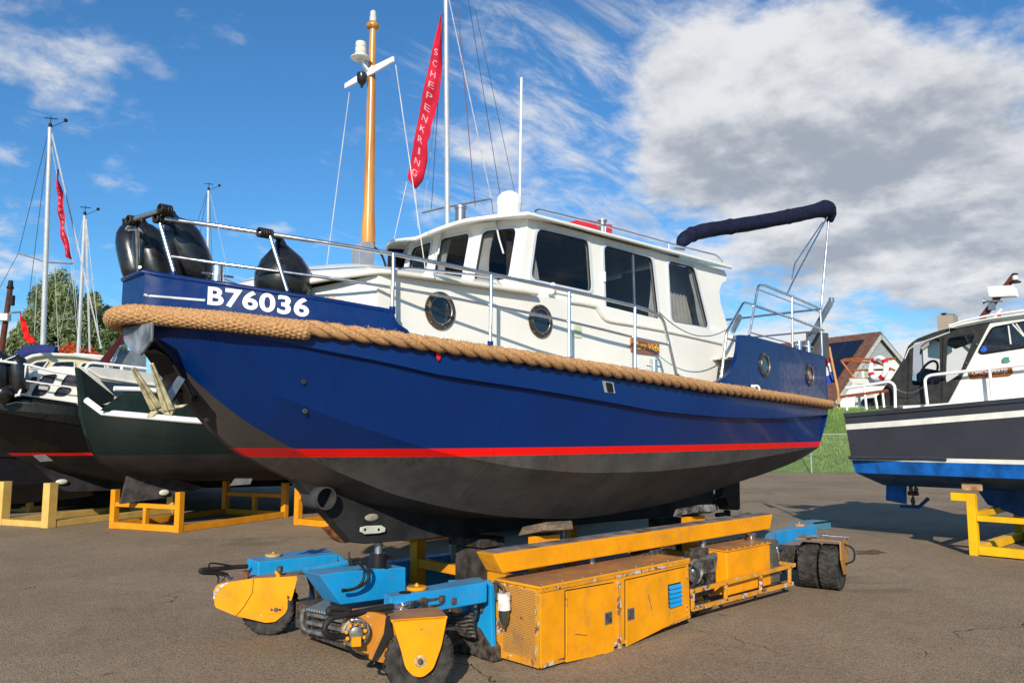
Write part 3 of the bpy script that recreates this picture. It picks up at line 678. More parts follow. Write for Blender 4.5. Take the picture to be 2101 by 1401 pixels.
# ---- wheelhouse
YW = -1.05
base_c = [(1.2, -1.05), (.97, -.55), (.9, 0), (.97, .55), (1.2, 1.05)]
lean = .17; ZB, ZT = 3.30, 4.08
wh = MB()
aft_prof = [(4.94, 4.06), (4.99, 4.0), (4.97, 3.93), (4.86, 3.88), (4.80, 3.78), (4.82, 3.62), (4.93, 3.42), (5.06, 3.2)]
def wpoly(pts, y, r=.08): return fillet([py(u, v, y) for u, v in pts], r, 5, closed=True)
wins = [[(1102, 469), (1207, 494), (1214, 599), (1088, 572)], [(1238, 503), (1338, 530), (1352, 657), (1243, 640)], [(1370, 535), (1424, 549), (1454, 673), (1377, 660)]]
outer = [V((1.2, YW, ZB)), V((1.2+lean, YW, ZT))]+[V((x, YW, z)) for x, z in aft_prof]
holes = [wpoly(w_, YW) for w_ in wins]
wh.sheet(outer, holes, (0, .035, 0))
wh.sheet([V((p.x, -p.y, p.z)) for p in outer], [[V((p.x, -p.y, p.z)) for p in h] for h in holes], (0, -.035, 0))
fpan = []
fw_ = [[(981, 472), (1055, 466), (1042, 563), (961, 574)], [(886, 499), (942, 480), (923, 571), (875, 566)]]
for i in range(4):
    (x0, y0), (x1, y1) = base_c[i], base_c[i+1]
    A, B, C, D_ = V((x0, y0, ZB)), V((x1, y1, ZB)), V((x1+lean, y1, ZT)), V((x0+lean, y0, ZT))
    def q(s_, t_, A=A, B=B, C=C, D_=D_): return A.lerp(B, s_).lerp(D_.lerp(C, s_), t_)
    if i in (0, 3):
        s0, s1 = (.20, .86) if i == 0 else (.14, .80)
    else: s0, s1 = .13, .87
    hp = fillet([q(s0, .20), q(s1, .20), q(s1, .88), q(s0, .88)], .07, 5, closed=True)
    nrm = (B-A).cross(D_-A).normalized(); nrm = nrm if nrm.x > 0 else -nrm
    wh.sheet([A, B, C, D_], [hp], nrm*.035); fpan.append((hp, nrm))
wh.bb(4.72, 4.78, -1.0, 1.0, 3.2, 4.08); wh.bb(4.722, 4.778, -.75, .75, 4.08, 4.14); wh.bb(4.724, 4.776, -.45, .45, 4.14, 4.2)
house = wh.build('wheelhouse', white_m, boat, smooth=25)
def window(loop, n, name='window', curt=None, slide=False):
    n = V(n).normalized()
    mb = MB(); c_ = sum(loop, V((0, 0, 0)))/len(loop)
    out = [c_+(p-c_)*1.0+(p-c_).normalized()*.036 for p in loop]
    mb.loft([[p+n*.006 for p in loop], [p+n*.010 for p in loop], [p+n*.010 for p in out], [p-n*.002 for p in out]], closed=True)
    mb.loft([[p+n*.006 for p in loop], [p-n*.04 for p in loop]], closed=True)
    fr = mb.build('window_frame', wframe_m, house, smooth=40)
    mb = MB(); mb.sheet([p-n*.014 for p in loop]); mb.build('window_glass', glass_m, fr, rnorm=False)
    mb = MB(); mb.tube([p-n*.008+(c_-p).normalized()*.004 for p in loop], .008, 5, closed=True); mb.build('window_seal', black_m, fr, smooth=50)
    return fr
WF = []
mb = MB(); mb.bb(1.1, 4.75, .90, .93, 3.2, 4.14); mb.build('added_dark_panel', plain('added panel dark', (.02, .018, .018), .7), house)  # dark panel added inside, blocks the sky showing through the starboard windows
for h in holes:
    WF.append(window(h, (0, -1, 0))); window([V((p.x, -p.y, p.z)) for p in h], (0, 1, 0))
for hp, nrm in fpan: WF.append(window(hp, -nrm))
mb = MB(); mb.beam(py(1298, 520, YW+.02), py(1302, 650, YW+.02), .02, .025); mb.build('window_slider', dsteel_m, WF[1])
mb = MB(); mb.box(py(1239, 568, YW-.01), (.03, .03, .11)); mb.build('window_latch', whitel_m, WF[1])
# curtains
def curtain(name, tl, tr, br, bl, y, folds=9, amp=.014):
    a, b_, c_, d_ = [py(u, v, y) for u, v in (tl, tr, br, bl)]; mb = MB(); n = folds*8; k = 14; rows = []
    for j in range(k+1):
        t_ = j/k; l, r_ = a.lerp(d_, t_), b_.lerp(c_, t_); rows.append([l.lerp(r_, i/n)+V((0, amp*math.sin(i/n*folds*2*PI+.5*math.sin(j*.7)), 0)) for i in range(n+1)])
    mb.loft(rows); return mb.build('curtain', curtain_m, house, smooth=60)
curtain('c', (1338, 538), (1352, 542), (1362, 664), (1330, 658), YW+.09, 5)
curtain('c', (1366, 540), (1424, 552), (1462, 682), (1376, 668), YW+.34, 11)
curtain('c', (1412, 552), (1432, 560), (1460, 676), (1436, 670), YW+.07, 4)
curtain('c', (1092, 528), (1097, 528), (1106, 576), (1087, 572), YW+.07, 4)
for i, (s0, s1) in ((0, (.60, .92)), (1, (.62, .92))):
    (x0, y0), (x1, y1) = base_c[i], base_c[i+1]; A, B = V((x0+.07, y0, ZB+.1)), V((x1+.07, y1, ZB+.1)); up_ = V((lean, 0, ZT-ZB-.1)); mb = MB(); rows = []
    for j in range(11):
        t_ = j/10; ww = 1-.45*math.sin(t_*PI*.8); rows.append([A.lerp(B, s1-(s1-s0)*ww*(1-q/40))+up_*t_+V((.012*math.sin(q*.9), 0, 0)) for q in range(41)])
    mb.loft(rows); mb.build('curtain', curtain_m, house, smooth=60)
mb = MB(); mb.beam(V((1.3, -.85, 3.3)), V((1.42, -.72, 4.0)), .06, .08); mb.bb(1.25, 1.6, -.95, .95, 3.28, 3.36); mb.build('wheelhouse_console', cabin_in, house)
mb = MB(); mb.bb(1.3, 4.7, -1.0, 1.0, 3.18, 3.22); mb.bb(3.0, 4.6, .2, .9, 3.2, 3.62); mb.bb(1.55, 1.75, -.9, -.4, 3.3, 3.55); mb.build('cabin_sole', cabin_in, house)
# sign panel seen in window
# wipers
for a, b_, c_ in (((1016, 452), (1024, 490), (1033, 520)), ((905, 478), (903, 500), (899, 522))):
    mb = MB(); P = [pd(*q, 6.85+.25*k) for k, q in enumerate((a, b_, c_))]
    P = [pxx(a[0], a[1], 1.22), pxx(b_[0], b_[1], 1.17), pxx(c_[0], c_[1], 1.13)] if a[0] > 950 else [pxx(a[0], a[1], 1.05), pxx(b_[0], b_[1], 1.02), pxx(c_[0], c_[1], .98)]
    mb.tube(P, .009, 6); mb.ball(P[0], .02, 10); mb.build('wiper', wframe_m, house, smooth=50)
# roof
k0, p0 = .80, .45; rings = []; edge = []
def rfx(y): return k0+p0*(y/1.15)**2
def rz(y, x):
    f_ = max(0, 1-(x-rfx(y))/.7); side = float(np.interp(abs(y), [0, .3, .6, 1.15], [3.975, 4.02, 4.07, 4.095]))
    zm = 4.10+.17*(1-(abs(y)/1.15)**2); return side*f_+zm*(1-f_)
ys = np.linspace(-1.15, 1.15, 25); XS = [0, .02, .08, .18, .3, .45, .7, 1.2, 2, 3, 3.8]
for y in ys:
    rings.append([V((rfx(y)+d_*(4.93-rfx(y))/3.8, y, rz(y, rfx(y)+d_))) for d_ in XS])
mb = MB(); mb.loft(rings); mb.loft([[p-V((0, 0, .032)) for p in r_] for r_ in rings])
fe = [r_[0] for r_ in rings]; pe = rings[0]; se = rings[-1]
loop = list(reversed(pe))+fe[1:-1]+se
mb.loft([loop, [p-V((0, 0, .032)) for p in loop]]); be = [r_[-1] for r_ in rings]; mb.loft([be, [p-V((0, 0, .032)) for p in be]])
mb.build('wheelhouse_roof', white_m, house, smooth=35)
mb = MB(); mb.tube([p-V((0, 0, .016)) for p in loop], .021, 8); mb.build('roof_edge', white_m, house, smooth=60)
# roof rail, horn, dome, vents
def srail(name, pts, r=.014, y=None, fil=.06, parent=None, n=8):
    mb = MB(); mb.tube(fillet(pts, fil), r, n); return mb.build(name, steel_m, parent or boat, smooth=60)
ry = -1.06
rail = srail('roof_rail', [py(1096, 437, ry), py(1103, 430, ry), py(1240, 463, ry), py(1400, 507, ry), py(1470, 524, ry), py(1482, 538, ry)], .013)
for u, v0, v1 in ((1242, 464, 480), (1372, 500, 515)):
    mb = MB(); mb.tube([py(u, v0, ry), py(u, v1, ry)], .011, 8); mb.build('rail_post', steel_m, rail, smooth=60)
mb = MB(); c = py(1045, 412, -.1); prof = [(.0, .135), (.06, .128), (.11, .10), (.145, .05), (.155, -.01), (.145, -.07), (.14, -.12), (.15, -.20)]
mb.lathe([(r_*.93, h*.93) for r_, h in prof], c-V((0, 0, .02)), (.05, 0, 1), 28); do = mb.build('covered_dome', plain('white canvas cover', (.80, .79, .76), .8, var=.05, bump=.02, bscale=7), boat, smooth=60)
c = py(945, 441, -.2); mb = MB(); mb.lathe([(.055, -.12), (.055, .06), (.068, .065), (.068, .09), (.03, .10)], c, (0, 0, 1), 20); mb.build('roof_vent', dsteel_m, boat, smooth=40)
mb = MB(); mb.prism([py(u, v, -.2) for u, v in ((1194, 449), (1226, 455), (1226, 472), (1195, 464))], (0, .25, 0)); mb.prism([py(u, v, -.2) for u, v in ((1246, 460), (1256, 461), (1256, 479), (1244, 476))], (0, .25, 0)); rb = mb.build('roof_box', plain('red box plastic', (.62, .03, .05), .5), boat)
c = py(1236, 466, -.35); mb = MB(); mb.lathe([(.045, -.1), (.045, .06), (.06, .065), (.06, .085)], c, (0, 0, 1), 16); mb.build('deck_light', dsteel_m, rb, smooth=40)
cyl('antenna', py(1066, 425, .1), py(1070, 160, .1), .014, whitel_m, n=8)
# searchlight on wheelhouse front deck edge
mb = MB(); c = py(1133, 590, YW-.05); mb.tube([c+V((0, .06, -.02)), c+V((0, 0, 0))], .02, 8); mb.ball(c+V((0, -.01, .02)), .03, 12); mb.ball(c+V((-.02, -.01, -.045)), .035, 12); mb.tube([c, c+V((.28, 0, -.01))], .007, 6); mb.build('window_stay', whitel_m, house, smooth=50)
mb = MB(); c = py(915, 563, -.75)
mb.prism([pd(u, v, 6.5) for u, v in ((865, 565), (872, 557), (888, 558), (892, 572), (866, 569))], fw*.12); mb.build('deck_bag', plain('white rope bag', (.75, .75, .72), .7), boat, bevel=.012)
# grab rail on trunk top
srail('grab_rail', [py(811, 562, -1.0), py(818, 553, -1.0), py(835, 550, -1.0), py(1000, 567, -1.0), py(1018, 573, -1.0), py(1028, 586, -1.0)], .012)
# aft side step bracket
mb = MB(); A, B, C = py(1461, 735, YT), py(1512, 736, YT), py(1490, 770, YT)
mb.prism([A+V((0, 0, 0)), B, B+V((0, 0, -.02)), A+V((0, 0, -.02))], (0, -.22, 0)); mb.prism([A+V((.02, 0, -.02)), B+V((0, 0, -.02)), C], (0, -.02, 0)); mb.build('boarding_step', whited_m, boat)
mb = MB(); mb.bb(5.05, 5.55, -1.12, -1.06, 2.4, 3.17); mb.bb(5.05, 6.9, -1.1, 1.1, 2.4, 2.46); mb.bb(4.9, 5.5, -1.16, -1.0, 3.17, 3.20); mb.build('cockpit_side', white_m, boat)
# ---- main handrail
def YB(x): return bs(x)-.07
topr = [(325, 447), (440, 463), (550, 480), (680, 500), (807, 521), (905, 541), (1008, 563), (1090, 580), (1168, 597), (1240, 613), (1303, 628), (1342, 641)]
TP = [PF(u, v, YB) for u, v in topr]
Mr = [PF(u, v, YB) for u, v in ((344, 525), (450, 541), (565, 556), (700, 574), (805, 590), (910, 608), (1008, 627), (1090, 643), (1168, 660), (1240, 677), (1303, 693), (1371, 707))]
end = [PF(1360, 652, YB), PF(1371, 707, YB), PF(1389, 775, YB)]
mir = lambda P: [V((p.x, -p.y, p.z)) for p in P]
frontp = [V((-1.86, -.42, TP[0].z+.03)), V((-1.93, 0, TP[0].z+.03)), V((-1.86, .42, TP[0].z+.03))]
mainr = list(reversed(fillet(TP[:-1]+[TP[-1]]+end[0:1]+end[2:], .09, 4)))+frontp+fillet(mir(TP)+mir(end[0:1]+end[2:]), .09, 4)
mb = MB(); mb.tube(mainr, .0175, 10); hr = mb.build('handrail', steel_m, boat, smooth=60)
for P in (Mr, mir(Mr)):
    mb = MB(); mb.tube(P, .013, 8); mb.build('mid_rail', steel_m, hr, smooth=60)
for (u0, v0, u1, v1) in ((325, 447, 358, 562), (553, 481, 591, 602), (807, 521, 805, 634), (1008, 563, 1006, 706), (1168, 597, 1168, 738), (1303, 628, 1303, 760)):
    a = PF(u0, v0, YB); b_ = PF(u1, v1, lambda x: bs(x)-.03)
    for s_ in (1, -1):
        A, B = V((a.x, a.y*s_, a.z)), V((b_.x, b_.y*s_, b_.z)); mb = MB(); mb.tube([A, B], .0155, 10); sp_ = mb.build('stanchion', steel_m, hr, smooth=60)
        mb = MB(); mb.tube([B+(A-B)*.04, B-V((0, 0, .04))], .026, 10); mb.build('stanchion_socket', blue_m, sp_, smooth=60)
for s_ in (1, -1):
    B = end[2]; B = V((B.x, B.y*s_, B.z)); mb = MB(); mb.tube([B+V((0, 0, .04)), B-V((0, 0, .04))], .026, 10); mb.build('stanchion_socket', blue_m, hr, smooth=60)
# chain from rail end to stern rail
def sag(a, b_, s_, n=14): return [a.lerp(b_, i/n)-V((0, 0, s_*4*(i/n)*(1-i/n))) for i in range(n+1)]
mb = MB(); mb.tube(sag(PF(1352, 640, YB), PF(1489, 677, YB), .15), .006, 5); mb.build('guard_chain', dsteel_m, boat)
# ---- stern rails
ys_ = lambda x: bs(x)-.05
def SR(pts, r=.016, f_=.06, n='stern_rail', both=True, yb=ys_, par=None):
    P = [PF(u, v, yb) for u, v in pts]; mb = MB(); mb.tube(fillet(P, f_), r, 8); o_ = mb.build(n, steel_m, par or boat, smooth=60)
    if both: mb = MB(); mb.tube(fillet(mir(P), f_), r, 8); mb.build(n, steel_m, par or boat, smooth=60)
    return o_
sr = SR([(1537, 688), (1556, 585), (1571, 586), (1620, 606), (1685, 634)])
SR([(1480, 775), (1491, 680), (1526, 620), (1540, 624), (1625, 653), (1690, 678)])
SR([(1556, 594), (1620, 618), (1684, 641)], .009); SR([(1535, 681), (1625, 705)], .009); SR([(1491, 694), (1518, 701)], .012)
SR([(1625, 610), (1626, 712)], .015); SR([(1683, 630), (1687, 730)], .015)
zr = [PF(1685, v, ys_).z for v in (634, 641, 678)]; xe = PF(1685, 634, ys_).x
mb = MB()
for z_, r_ in ((zr[0], .016), (zr[2], .013)): mb.tube([V((xe, -ys_(xe), z_)), V((xe, ys_(xe), z_))], r_, 8)
mb.build('stern_rail', steel_m, boat, smooth=60)
# boat hooks / planks lashed to the rail aft
for (a, b_, m_, w_) in (((1705, 620), (1650, 716), dsteel_m, .10), ((1519, 648), (1503, 680), dsteel_m, .06)):
    mb = MB(); mb.beam(py(*a, -1.15), py(*b_, -1.15), .04, w_); mb.build('davit_arm', m_, boat, bevel=.004)
mb = MB(); mb.box(py(1706, 616, -1.15), (.08, .06, .08)); mb.build('davit_sheave', dsteel_m, boat, bevel=.01)
mb = MB(); mb.prism([py(u, v, -.8) for u, v in ((1668, 680), (1700, 683), (1703, 735), (1670, 738))], (0, .12, 0)); mb.build('stern_locker', plain('grey slate cover', (.10, .09, .09), .7), boat, bevel=.01)
# ---- folded bimini
A = py(1392, 503, -.9); path = [(1395, 500), (1412, 485), (1440, 475), (1480, 468), (1540, 459), (1600, 448), (1650, 438), (1685, 430), (1702, 428)]
P = smooth_path([py(u, v, -1.0) for u, v in path], 6); rr = []
for i in range(len(P)):
    t_ = i/(len(P)-1); rr.append(float(np.interp(t_, [0, .05, .3, .5, .8, .93, .98, 1], [.05, .085, .095, .10, .11, .135, .125, .05]))*(1+.02*math.sin(i*1.7)+.015*math.sin(i*.61)))
mb = MB(); mb.tube(P, rr, 16); q = py(1703, 455, -1.0)
mb.tube([P[-2], P[-2].lerp(q, .5)+V((.03, 0, 0)), q], [.12, .10, .05], 14); bim = mb.build('bimini_cover', navy_m, boat, smooth=70)
mb = MB()
for i in (8, 20, 32, 44):
    if i < len(P): mb.tube(circle(P[i], rr[i]+.004, P[min(i+1, len(P)-1)]-P[i-1], 20), .006, 5, closed=True)
mb.build('bimini_strap', plain('navy strap', (.012, .014, .04), .8), bim, smooth=60)
def leg(pts, r=.014):
    mb = MB(); mb.tube([py(u, v, -1.15) for u, v in pts], r, 8); return mb.build('bimini_leg', steel_m, boat, smooth=60)
leg([(1700, 455), (1685, 628)], .015); leg([(1697, 446), (1627, 578), (1615, 604)], .012); leg([(1688, 456), (1631, 541), (1625, 572)], .010)
mb = MB(); mb.tube([py(1382, 510, -1.0), py(1404, 512, -1.0)], .016, 8); mb.build('bimini_pivot', steel_m, boat)
# ---- mast
mast = MB(); B0 = py(754, 557, 0); T0 = py(765, 62, 0); Mx = lambda t_: B0.lerp(T0, t_)
ax = (T0-B0).normalized()
mast.tube([B0+ax*.18, B0+ax*.40, B0+ax*.62, B0+ax*1.0, B0+ax*1.6, T0-ax*.1, T0+ax*.03], [.066, .07, .056, .053, .047, .034, .032], 18)
mast.lathe([(.03, 0), (.062, .015), (.07, .04), (.06, .065), (.03, .085)], T0, ax, 20)
ms = mast.build('mast', mast_m, boat, smooth=60, label='varnished wooden mast with white crossarm')
mb = MB(); mb.prism([py(u, v, -.07) for u, v in ((738, 508), (743, 497), (760, 495), (768, 502), (768, 600), (738, 600))], (0, .14, 0)); mb.build('mast_step', plain('grey tabernacle paint', (.26, .29, .34), .45), ms, bevel=.006)
mb = MB(); mb.lathe([(.035, 0), (.035, .05), (.03, .06), (.03, .1), (.02, .115)], T0+ax*.085, ax, 16); mb.build('masthead_light', plain('milky lamp', (.55, .58, .52), .3), ms, smooth=40)
L1, R1 = py(717, 187, .0), py(812, 130, 0); cx = T0.lerp(B0, .20)
a, b_ = pxx(717, 187, cx.x), pxx(813, 131, cx.x); mid = pxx(764, 152, cx.x); mb = MB()
mb.prism([V((cx.x-.05, y, z)) for y, z in ((.42, mid.z-.028), (.42, mid.z+.022), (.05, mid.z+.04), (-.05, mid.z+.04), (-.42, mid.z+.022), (-.42, mid.z-.028), (-.05, mid.z-.035), (.05, mid.z-.035))], (.02, 0, 0)); xa_ = mb.build('crossarm', whitel_m, ms, bevel=.008)
lc = py(743, 122, 0); lc = V((B0.x-.13, 0, lc.z)); mb = MB(); mb.lathe([(.095, 0), (.10, .008), (.08, .018)], lc, (0, 0, 1), 24); mb.beam(lc+V((.0, 0, -.02)), V((cx.x, 0, lc.z-.14)), .03, .02); mb.build('lamp_shelf', white_m, ms)
mb = MB(); mb.lathe([(.054, .015), (.054, .055), (.060, .06), (.054, .065), (.054, .11), (.060, .115), (.054, .12), (.052, .165), (.04, .17)], lc, (0, 0, 1), 24); mb.build('lantern', plain('ivory lantern', (.72, .70, .58), .4), ms, smooth=30)
dc = V((B0.x-.11, 0, mid.z-.08)); mb = MB(); mb.lathe([(.048, .05), (.052, .035), (.048, -.03), (.03, -.055), (.016, -.07), (.012, -.095)], dc, (0, 0, 1), 20); mb.build('deck_spotlight', plain('black lamp body', (.03, .03, .035), .25, .4), ms, smooth=40)
# halyards
mb = MB()
e1, e2 = V((cx.x, -.40, mid.z-.04)), V((cx.x, .40, mid.z-.04))
mb.tube([e1, py(876, 575, -.8)], .0045, 5); mb.tube([e2, V((.3, 1.0, 3.2))], .0045, 5)
mb.build('stay_line', plain('white line', (.6, .58, .55), .7), boat)
mb = MB(); mb.tube(smooth_path([py(768, 508, 0), py(780, 518, 0), py(789, 538, 0), py(794, 560, 0)]), .011, 8); mb.build('mast_cable', hose_m, boat, smooth=60)
# ---- fenders on the bow (things of their own, hung from the rail)
def fender(c, r, h, tilt, lab, tip):
    t_ = thing('cylinder_fender', c, lab, 'fender', 'black fenders hung on the bow rail')
    ax = V(tilt).normalized(); mb = MB(); n_ = 14; prof = []
    prof = [(.001, -h*.5), (r*.5, -h*.485), (r*.82, -h*.42), (r*.97, -h*.3), (r, -h*.1), (r*.99, h*.08), (r*.93, h*.22), (r*.75, h*.35), (r*.5, h*.43), (r*.28, h*.47), (r*.2, h*.52), (r*.19, h*.57), (.001, h*.58)]
    mb.lathe(prof, c, ax, 32); mb.build('fender_body', rubber_m, t_, smooth=60)
    mb = MB(); e = V(c)+ax*h*.56; tip = V(tip); mb.tube(smooth_path([e, e.lerp(tip, .5)+V((.02, 0, .01)), tip]), .014, 8); mb.tube([e, tip+V((.02, -.02, 0))], .012, 8)
    for k in range(4): mb.tube(circle(tip+V((k*.022-.03, 0, 0)), .032, (1, .2, 0), 16), .012, 6, closed=True)
    mb.build('fender_rope', hose_m, t_, smooth=60)
RZ = TP[0].z
rail_at = lambda u, v: PF(u, v, YB)
fender(pd(384, 518, 6.5), .165, .60, (-.42, .1, 1), 'black fender lying against the blue bow, right of the first rail post', rail_at(328, 449))
fender(pd(313, 526, 6.75), .145, .60, (-.25, .2, 1), 'black fender at the bow tip, middle of the three bunched there', V((-1.86, -.38, RZ+.03)))
fender(pd(272, 520, 7.0), .125, .58, (-.16, .3, 1), 'leftmost black fender, hung at the very tip of the blue bow', V((-1.92, .12, RZ+.03)))
c = pd(581, 572, 6.42); t_ = thing('teardrop_fender', c, 'round teardrop-shaped black fender hanging from the second rail post of the blue boat', 'fender', 'black fenders hung on the bow rail')
mb = MB(); mb.lathe([(.001, -.26), (.12, -.24), (.20, -.16), (.228, -.04), (.215, .06), (.16, .16), (.09, .23), (.05, .27), (.03, .32), (.001, .33)], c, (-.12, 0, 1), 32); mb.build('fender_body', rubber_m, t_, smooth=60)
tip = rail_at(545, 479); e = c+V((-.04, 0, .31)); mb = MB(); mb.tube([e, tip], .014, 8); mb.tube([e+V((.03, 0, 0)), tip+V((.02, 0, 0))], .012, 8)
for k in range(5): mb.tube(circle(tip+V((k*.022-.05, 0, 0)), .030, (1, .2, 0), 16), .011, 6, closed=True)
mb.build('fender_rope', hose_m, t_, smooth=60)
# ================================================================ YELLOW AND BLUE TRANSPORTER
tr = thing('boat_transporter', (2.9, 0, 0), 'low self-propelled yellow and blue boat transporter on small black wheels', 'transporter')
YEL = (.80, .315, .004)
yel = painted('transporter yellow', YEL, chip=.655, dirt=.42, topdust=1.0, dust='#8d6c52')
yel2 = painted('transporter yellow clean', (.82, .315, .004), chip=.675, dirt=.36, topdust=.4)
yeledge = painted('transporter yellow scraped edge', (.66, .28, .02), chip=.525, dirt=.6, rust2='#bdbab2')
blu = painted('transporter blue', (.008, .28, .62), chip=.72, dirt=.28, topdust=.4, dust='#7d7466')
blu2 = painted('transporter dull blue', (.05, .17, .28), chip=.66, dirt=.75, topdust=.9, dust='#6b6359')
grime = plain('greasy machinery', (.085, .073, .062), .6, .3, var=.5, scale=18, bump=.004)
alu = plain('machine aluminium', (.20, .20, .19), .45, .5, var=.3, scale=16)
yn = -1.58; yi = -1.05
def q3(u, v, y=yn): return py(u, v, y)
A, B, C, Dd, E = q3(1107, 1211), q3(1413, 1149), q3(1418, 1266), q3(1281, 1342), q3(1113, 1388)
cab = MB(); x0, x1 = A.x, B.x
prof = [(x0, .675), (x1, .675), (x1+.01, C.z), (Dd.x, max(.035, Dd.z)), (x0+.01, .03)]
cab.prism([V((x, yn, z)) for x, z in prof], (0, yi-yn, 0)); cabinet = cab.build('equipment_cabinet', yel2, tr, bevel=.01)
mb = MB(); mb.bb(x0-.012, x1+.012, yn-.012, yi+.01, .675, .70); lid = mb.build('cabinet_lid', yel, cabinet, bevel=.006)
mb = MB()
for i in range(9): 
    for yy in (yn+.03, yi-.03): mb.lathe([(.009, 0), (.006, .008)], (x0+.06+i*(x1-x0-.12)/8, yy, .70), (0, 0, 1), 8)
mb.build('lid_bolts', dsteel_m, lid)
# doors
def door(u0, u1, vt0, vt1, vb0, vb1, name='cabinet_door'):
    P = [q3(u0, vt0, yn-.006), q3(u1, vt1, yn-.006), q3(u1, vb1, yn-.006), q3(u0, vb0, yn-.006)]
    mb = MB(); mb.prism(P, (0, -.012, 0)); return mb.build(name, yel2, cabinet, bevel=.004), P
d1, P1 = door(1160, 1258, 1212, 1195, 1358, 1337); d2, P2 = door(1283, 1407, 1190, 1162, 1326, 1264)
for P in (P1, P2):
    mb = MB(); k = [p+V((0, -.002, 0)) for p in P]; c_ = sum(k, V())/4
    mb.tube([p+(p-c_).normalized()*.006+V((0, .004, 0)) for p in k], .005, 4, closed=True); mb.build('door_gap', black_m, cabinet)
for (u, v), dd_ in (((1248, 1267), d1), ((1294, 1259), d2)):
    c = q3(u, v, yn-.02); mb = MB(); mb.bb(c.x-.055, c.x+.055, c.y-.006, c.y+.004, c.z-.055, c.z+.055); lt = mb.build('door_latch', dsteel_m, dd_, bevel=.004)
    mb = MB(); mb.bb(c.x-.04, c.x+.04, c.y-.008, c.y-.004, c.z-.042, c.z+.042); mb.bb(c.x-.03, c.x-.018, c.y-.02, c.y-.006, c.z-.03, c.z+.03); mb.build('latch_recess', grime, lt)
Q = [q3(u, v, yn-.02) for u, v in ((1370, 1199), (1396, 1193), (1397, 1238), (1372, 1246))]
mb = MB(); mb.prism(Q, (0, -.003, 0)); lv = mb.build('vent_opening', plain('black worn', (.02, .02, .02), .8), d2)
mb = MB()
for k in range(5):
    a, b_ = Q[0].lerp(Q[3], .06+k*.2), Q[1].lerp(Q[2], .06+k*.2); dn = (Q[3]-Q[0])*.15
    mb.quad(a+V((0, -.006, 0)), b_+V((0, -.006, 0)), b_+dn+V((0, -.022, 0)), a+dn+V((0, -.022, 0)))
mb.build('louvre_slats', blu, lv)
for P in (P1, P2):
    for z_ in (.15, .82):
        e_ = P[0 if P is P1 else 1].lerp(P[3 if P is P1 else 2], z_); mb = MB(); mb.tube([e_+V((0, -.014, .035)), e_+V((0, -.014, -.035))], .009, 8); mb.build('door_hinge', yeledge, d1 if P is P1 else d2)
for a_, b2_ in (((1180, 1300), (1205, 1303)), ((1330, 1220), (1338, 1250)), ((1222, 1345), (1238, 1341))):
    a, b_ = q3(*a_, yn-.0195), q3(*b2_, yn-.0195); mb = MB(); mb.beam(a, b_, .001, .006); mb.build('scratch', grime, d1 if a_[0] < 1260 else d2)
# scraped frame edges
mb = MB(); mb.beam(V((x0, yn-.004, .66)), V((x1, yn-.004, .66)), .014, .03); mb.beam(q3(1270, 1192, yn-.004), q3(1272, 1338, yn-.004), .012, .055)
mb.beam(V((x0+.01, yn-.003, .045)), V((Dd.x, yn-.003, .05)), .012, .035); mb.beam(V((Dd.x, yn-.003, .05)), V((x1, yn-.003, C.z+.02)), .012, .035); mb.build('cabinet_edging', yeledge, cabinet, bevel=.002)
# perforated end panel
t = MT('perforated yellow panel'); mp = t.n('ShaderNodeMapping'); t.L.new(t.co, mp.inputs[0]); mp.inputs['Scale'].default_value = (1, 1, 1)
xyz = t.xyz(); S_ = 62
uy = t.math('MULTIPLY', xyz[1], S_); uz = t.math('MULTIPLY', xyz[2], S_*1.1547)
row = t.math('FLOOR', uz); off = t.math('MULTIPLY', t.math('MODULO', row, 2), .5)
fy = t.math('SUBTRACT', t.math('FRACT', t.math('ADD', uy, off)), .5); fz = t.math('SUBTRACT', t.math('FRACT', uz), .5)
dd2 = t.math('SQRT', t.math('ADD', t.math('MULTIPLY', fy, fy), t.math('MULTIPLY', t.math('MULTIPLY', fz, fz), .78)))
hole = t.ramp(dd2, .29, .33, 1, 0); base = t.mix(t.ramp(t.noise(5, 6, .7), .42, .68, 0, .6), (.62, .29, .05), (.26, .16, .10)); base = t.mix(t.ramp(t.noise(12, 5), .68, .70), base, (.16, .06, .03))
t.set(color=t.mix(hole, base, (.03, .015, .008)), rough=.6); perf = t.m
mb = MB(); mb.bb(x0-.012, x0-.004, yn+.04, yi-.09, .09, .65); mb.build('perforated_panel', perf, cabinet)
mb = MB(); mb.bb(x0-.02, x0-.002, yi-.09, yi, .03, .67); mb.bb(x0-.016, x0-.002, yn, yn+.04, .03, .67); mb.bb(x0-.014, x0-.002, yn+.04, yi-.09, .03, .09); mb.bb(x0-.014, x0-.002, yn+.04, yi-.09, .65, .672); mb.build('panel_frame', yeledge, cabinet, bevel=.002)
# filter bowl
fc = pxx(1034, 1240, x0-.10); mb = MB(); mb.lathe([(.05, .10), (.058, .095), (.058, .045), (.055, .04), (.055, .01), (.058, .0), (.058, -.04), (.05, -.045)], fc, (0, 0, 1), 22); flt = mb.build('fuel_filter', plain('filter white', (.66, .65, .58), .4, var=.2, scale=14), tr, smooth=30)
mb = MB(); mb.lathe([(.045, -.045), (.046, -.10), (.036, -.135), (.03, -.15), (.016, -.17), (.008, -.20)], fc, (0, 0, 1), 20); mb.build('filter_bowl', plain('dirty bowl', (.04, .045, .04), .15, coat=.5), flt, smooth=50)
mb = MB(); mb.tube([fc+V((0, 0, .1)), fc+V((0, 0, .14)), fc+V((-.01, .10, .19))], .012, 8); mb.tube([fc+V((-.01, .10, .19)), fc+V((.0, .09, .02)), fc+V((.09, .09, .02))], .016, 8); mb.build('filter_fittings', grime, flt, smooth=50)
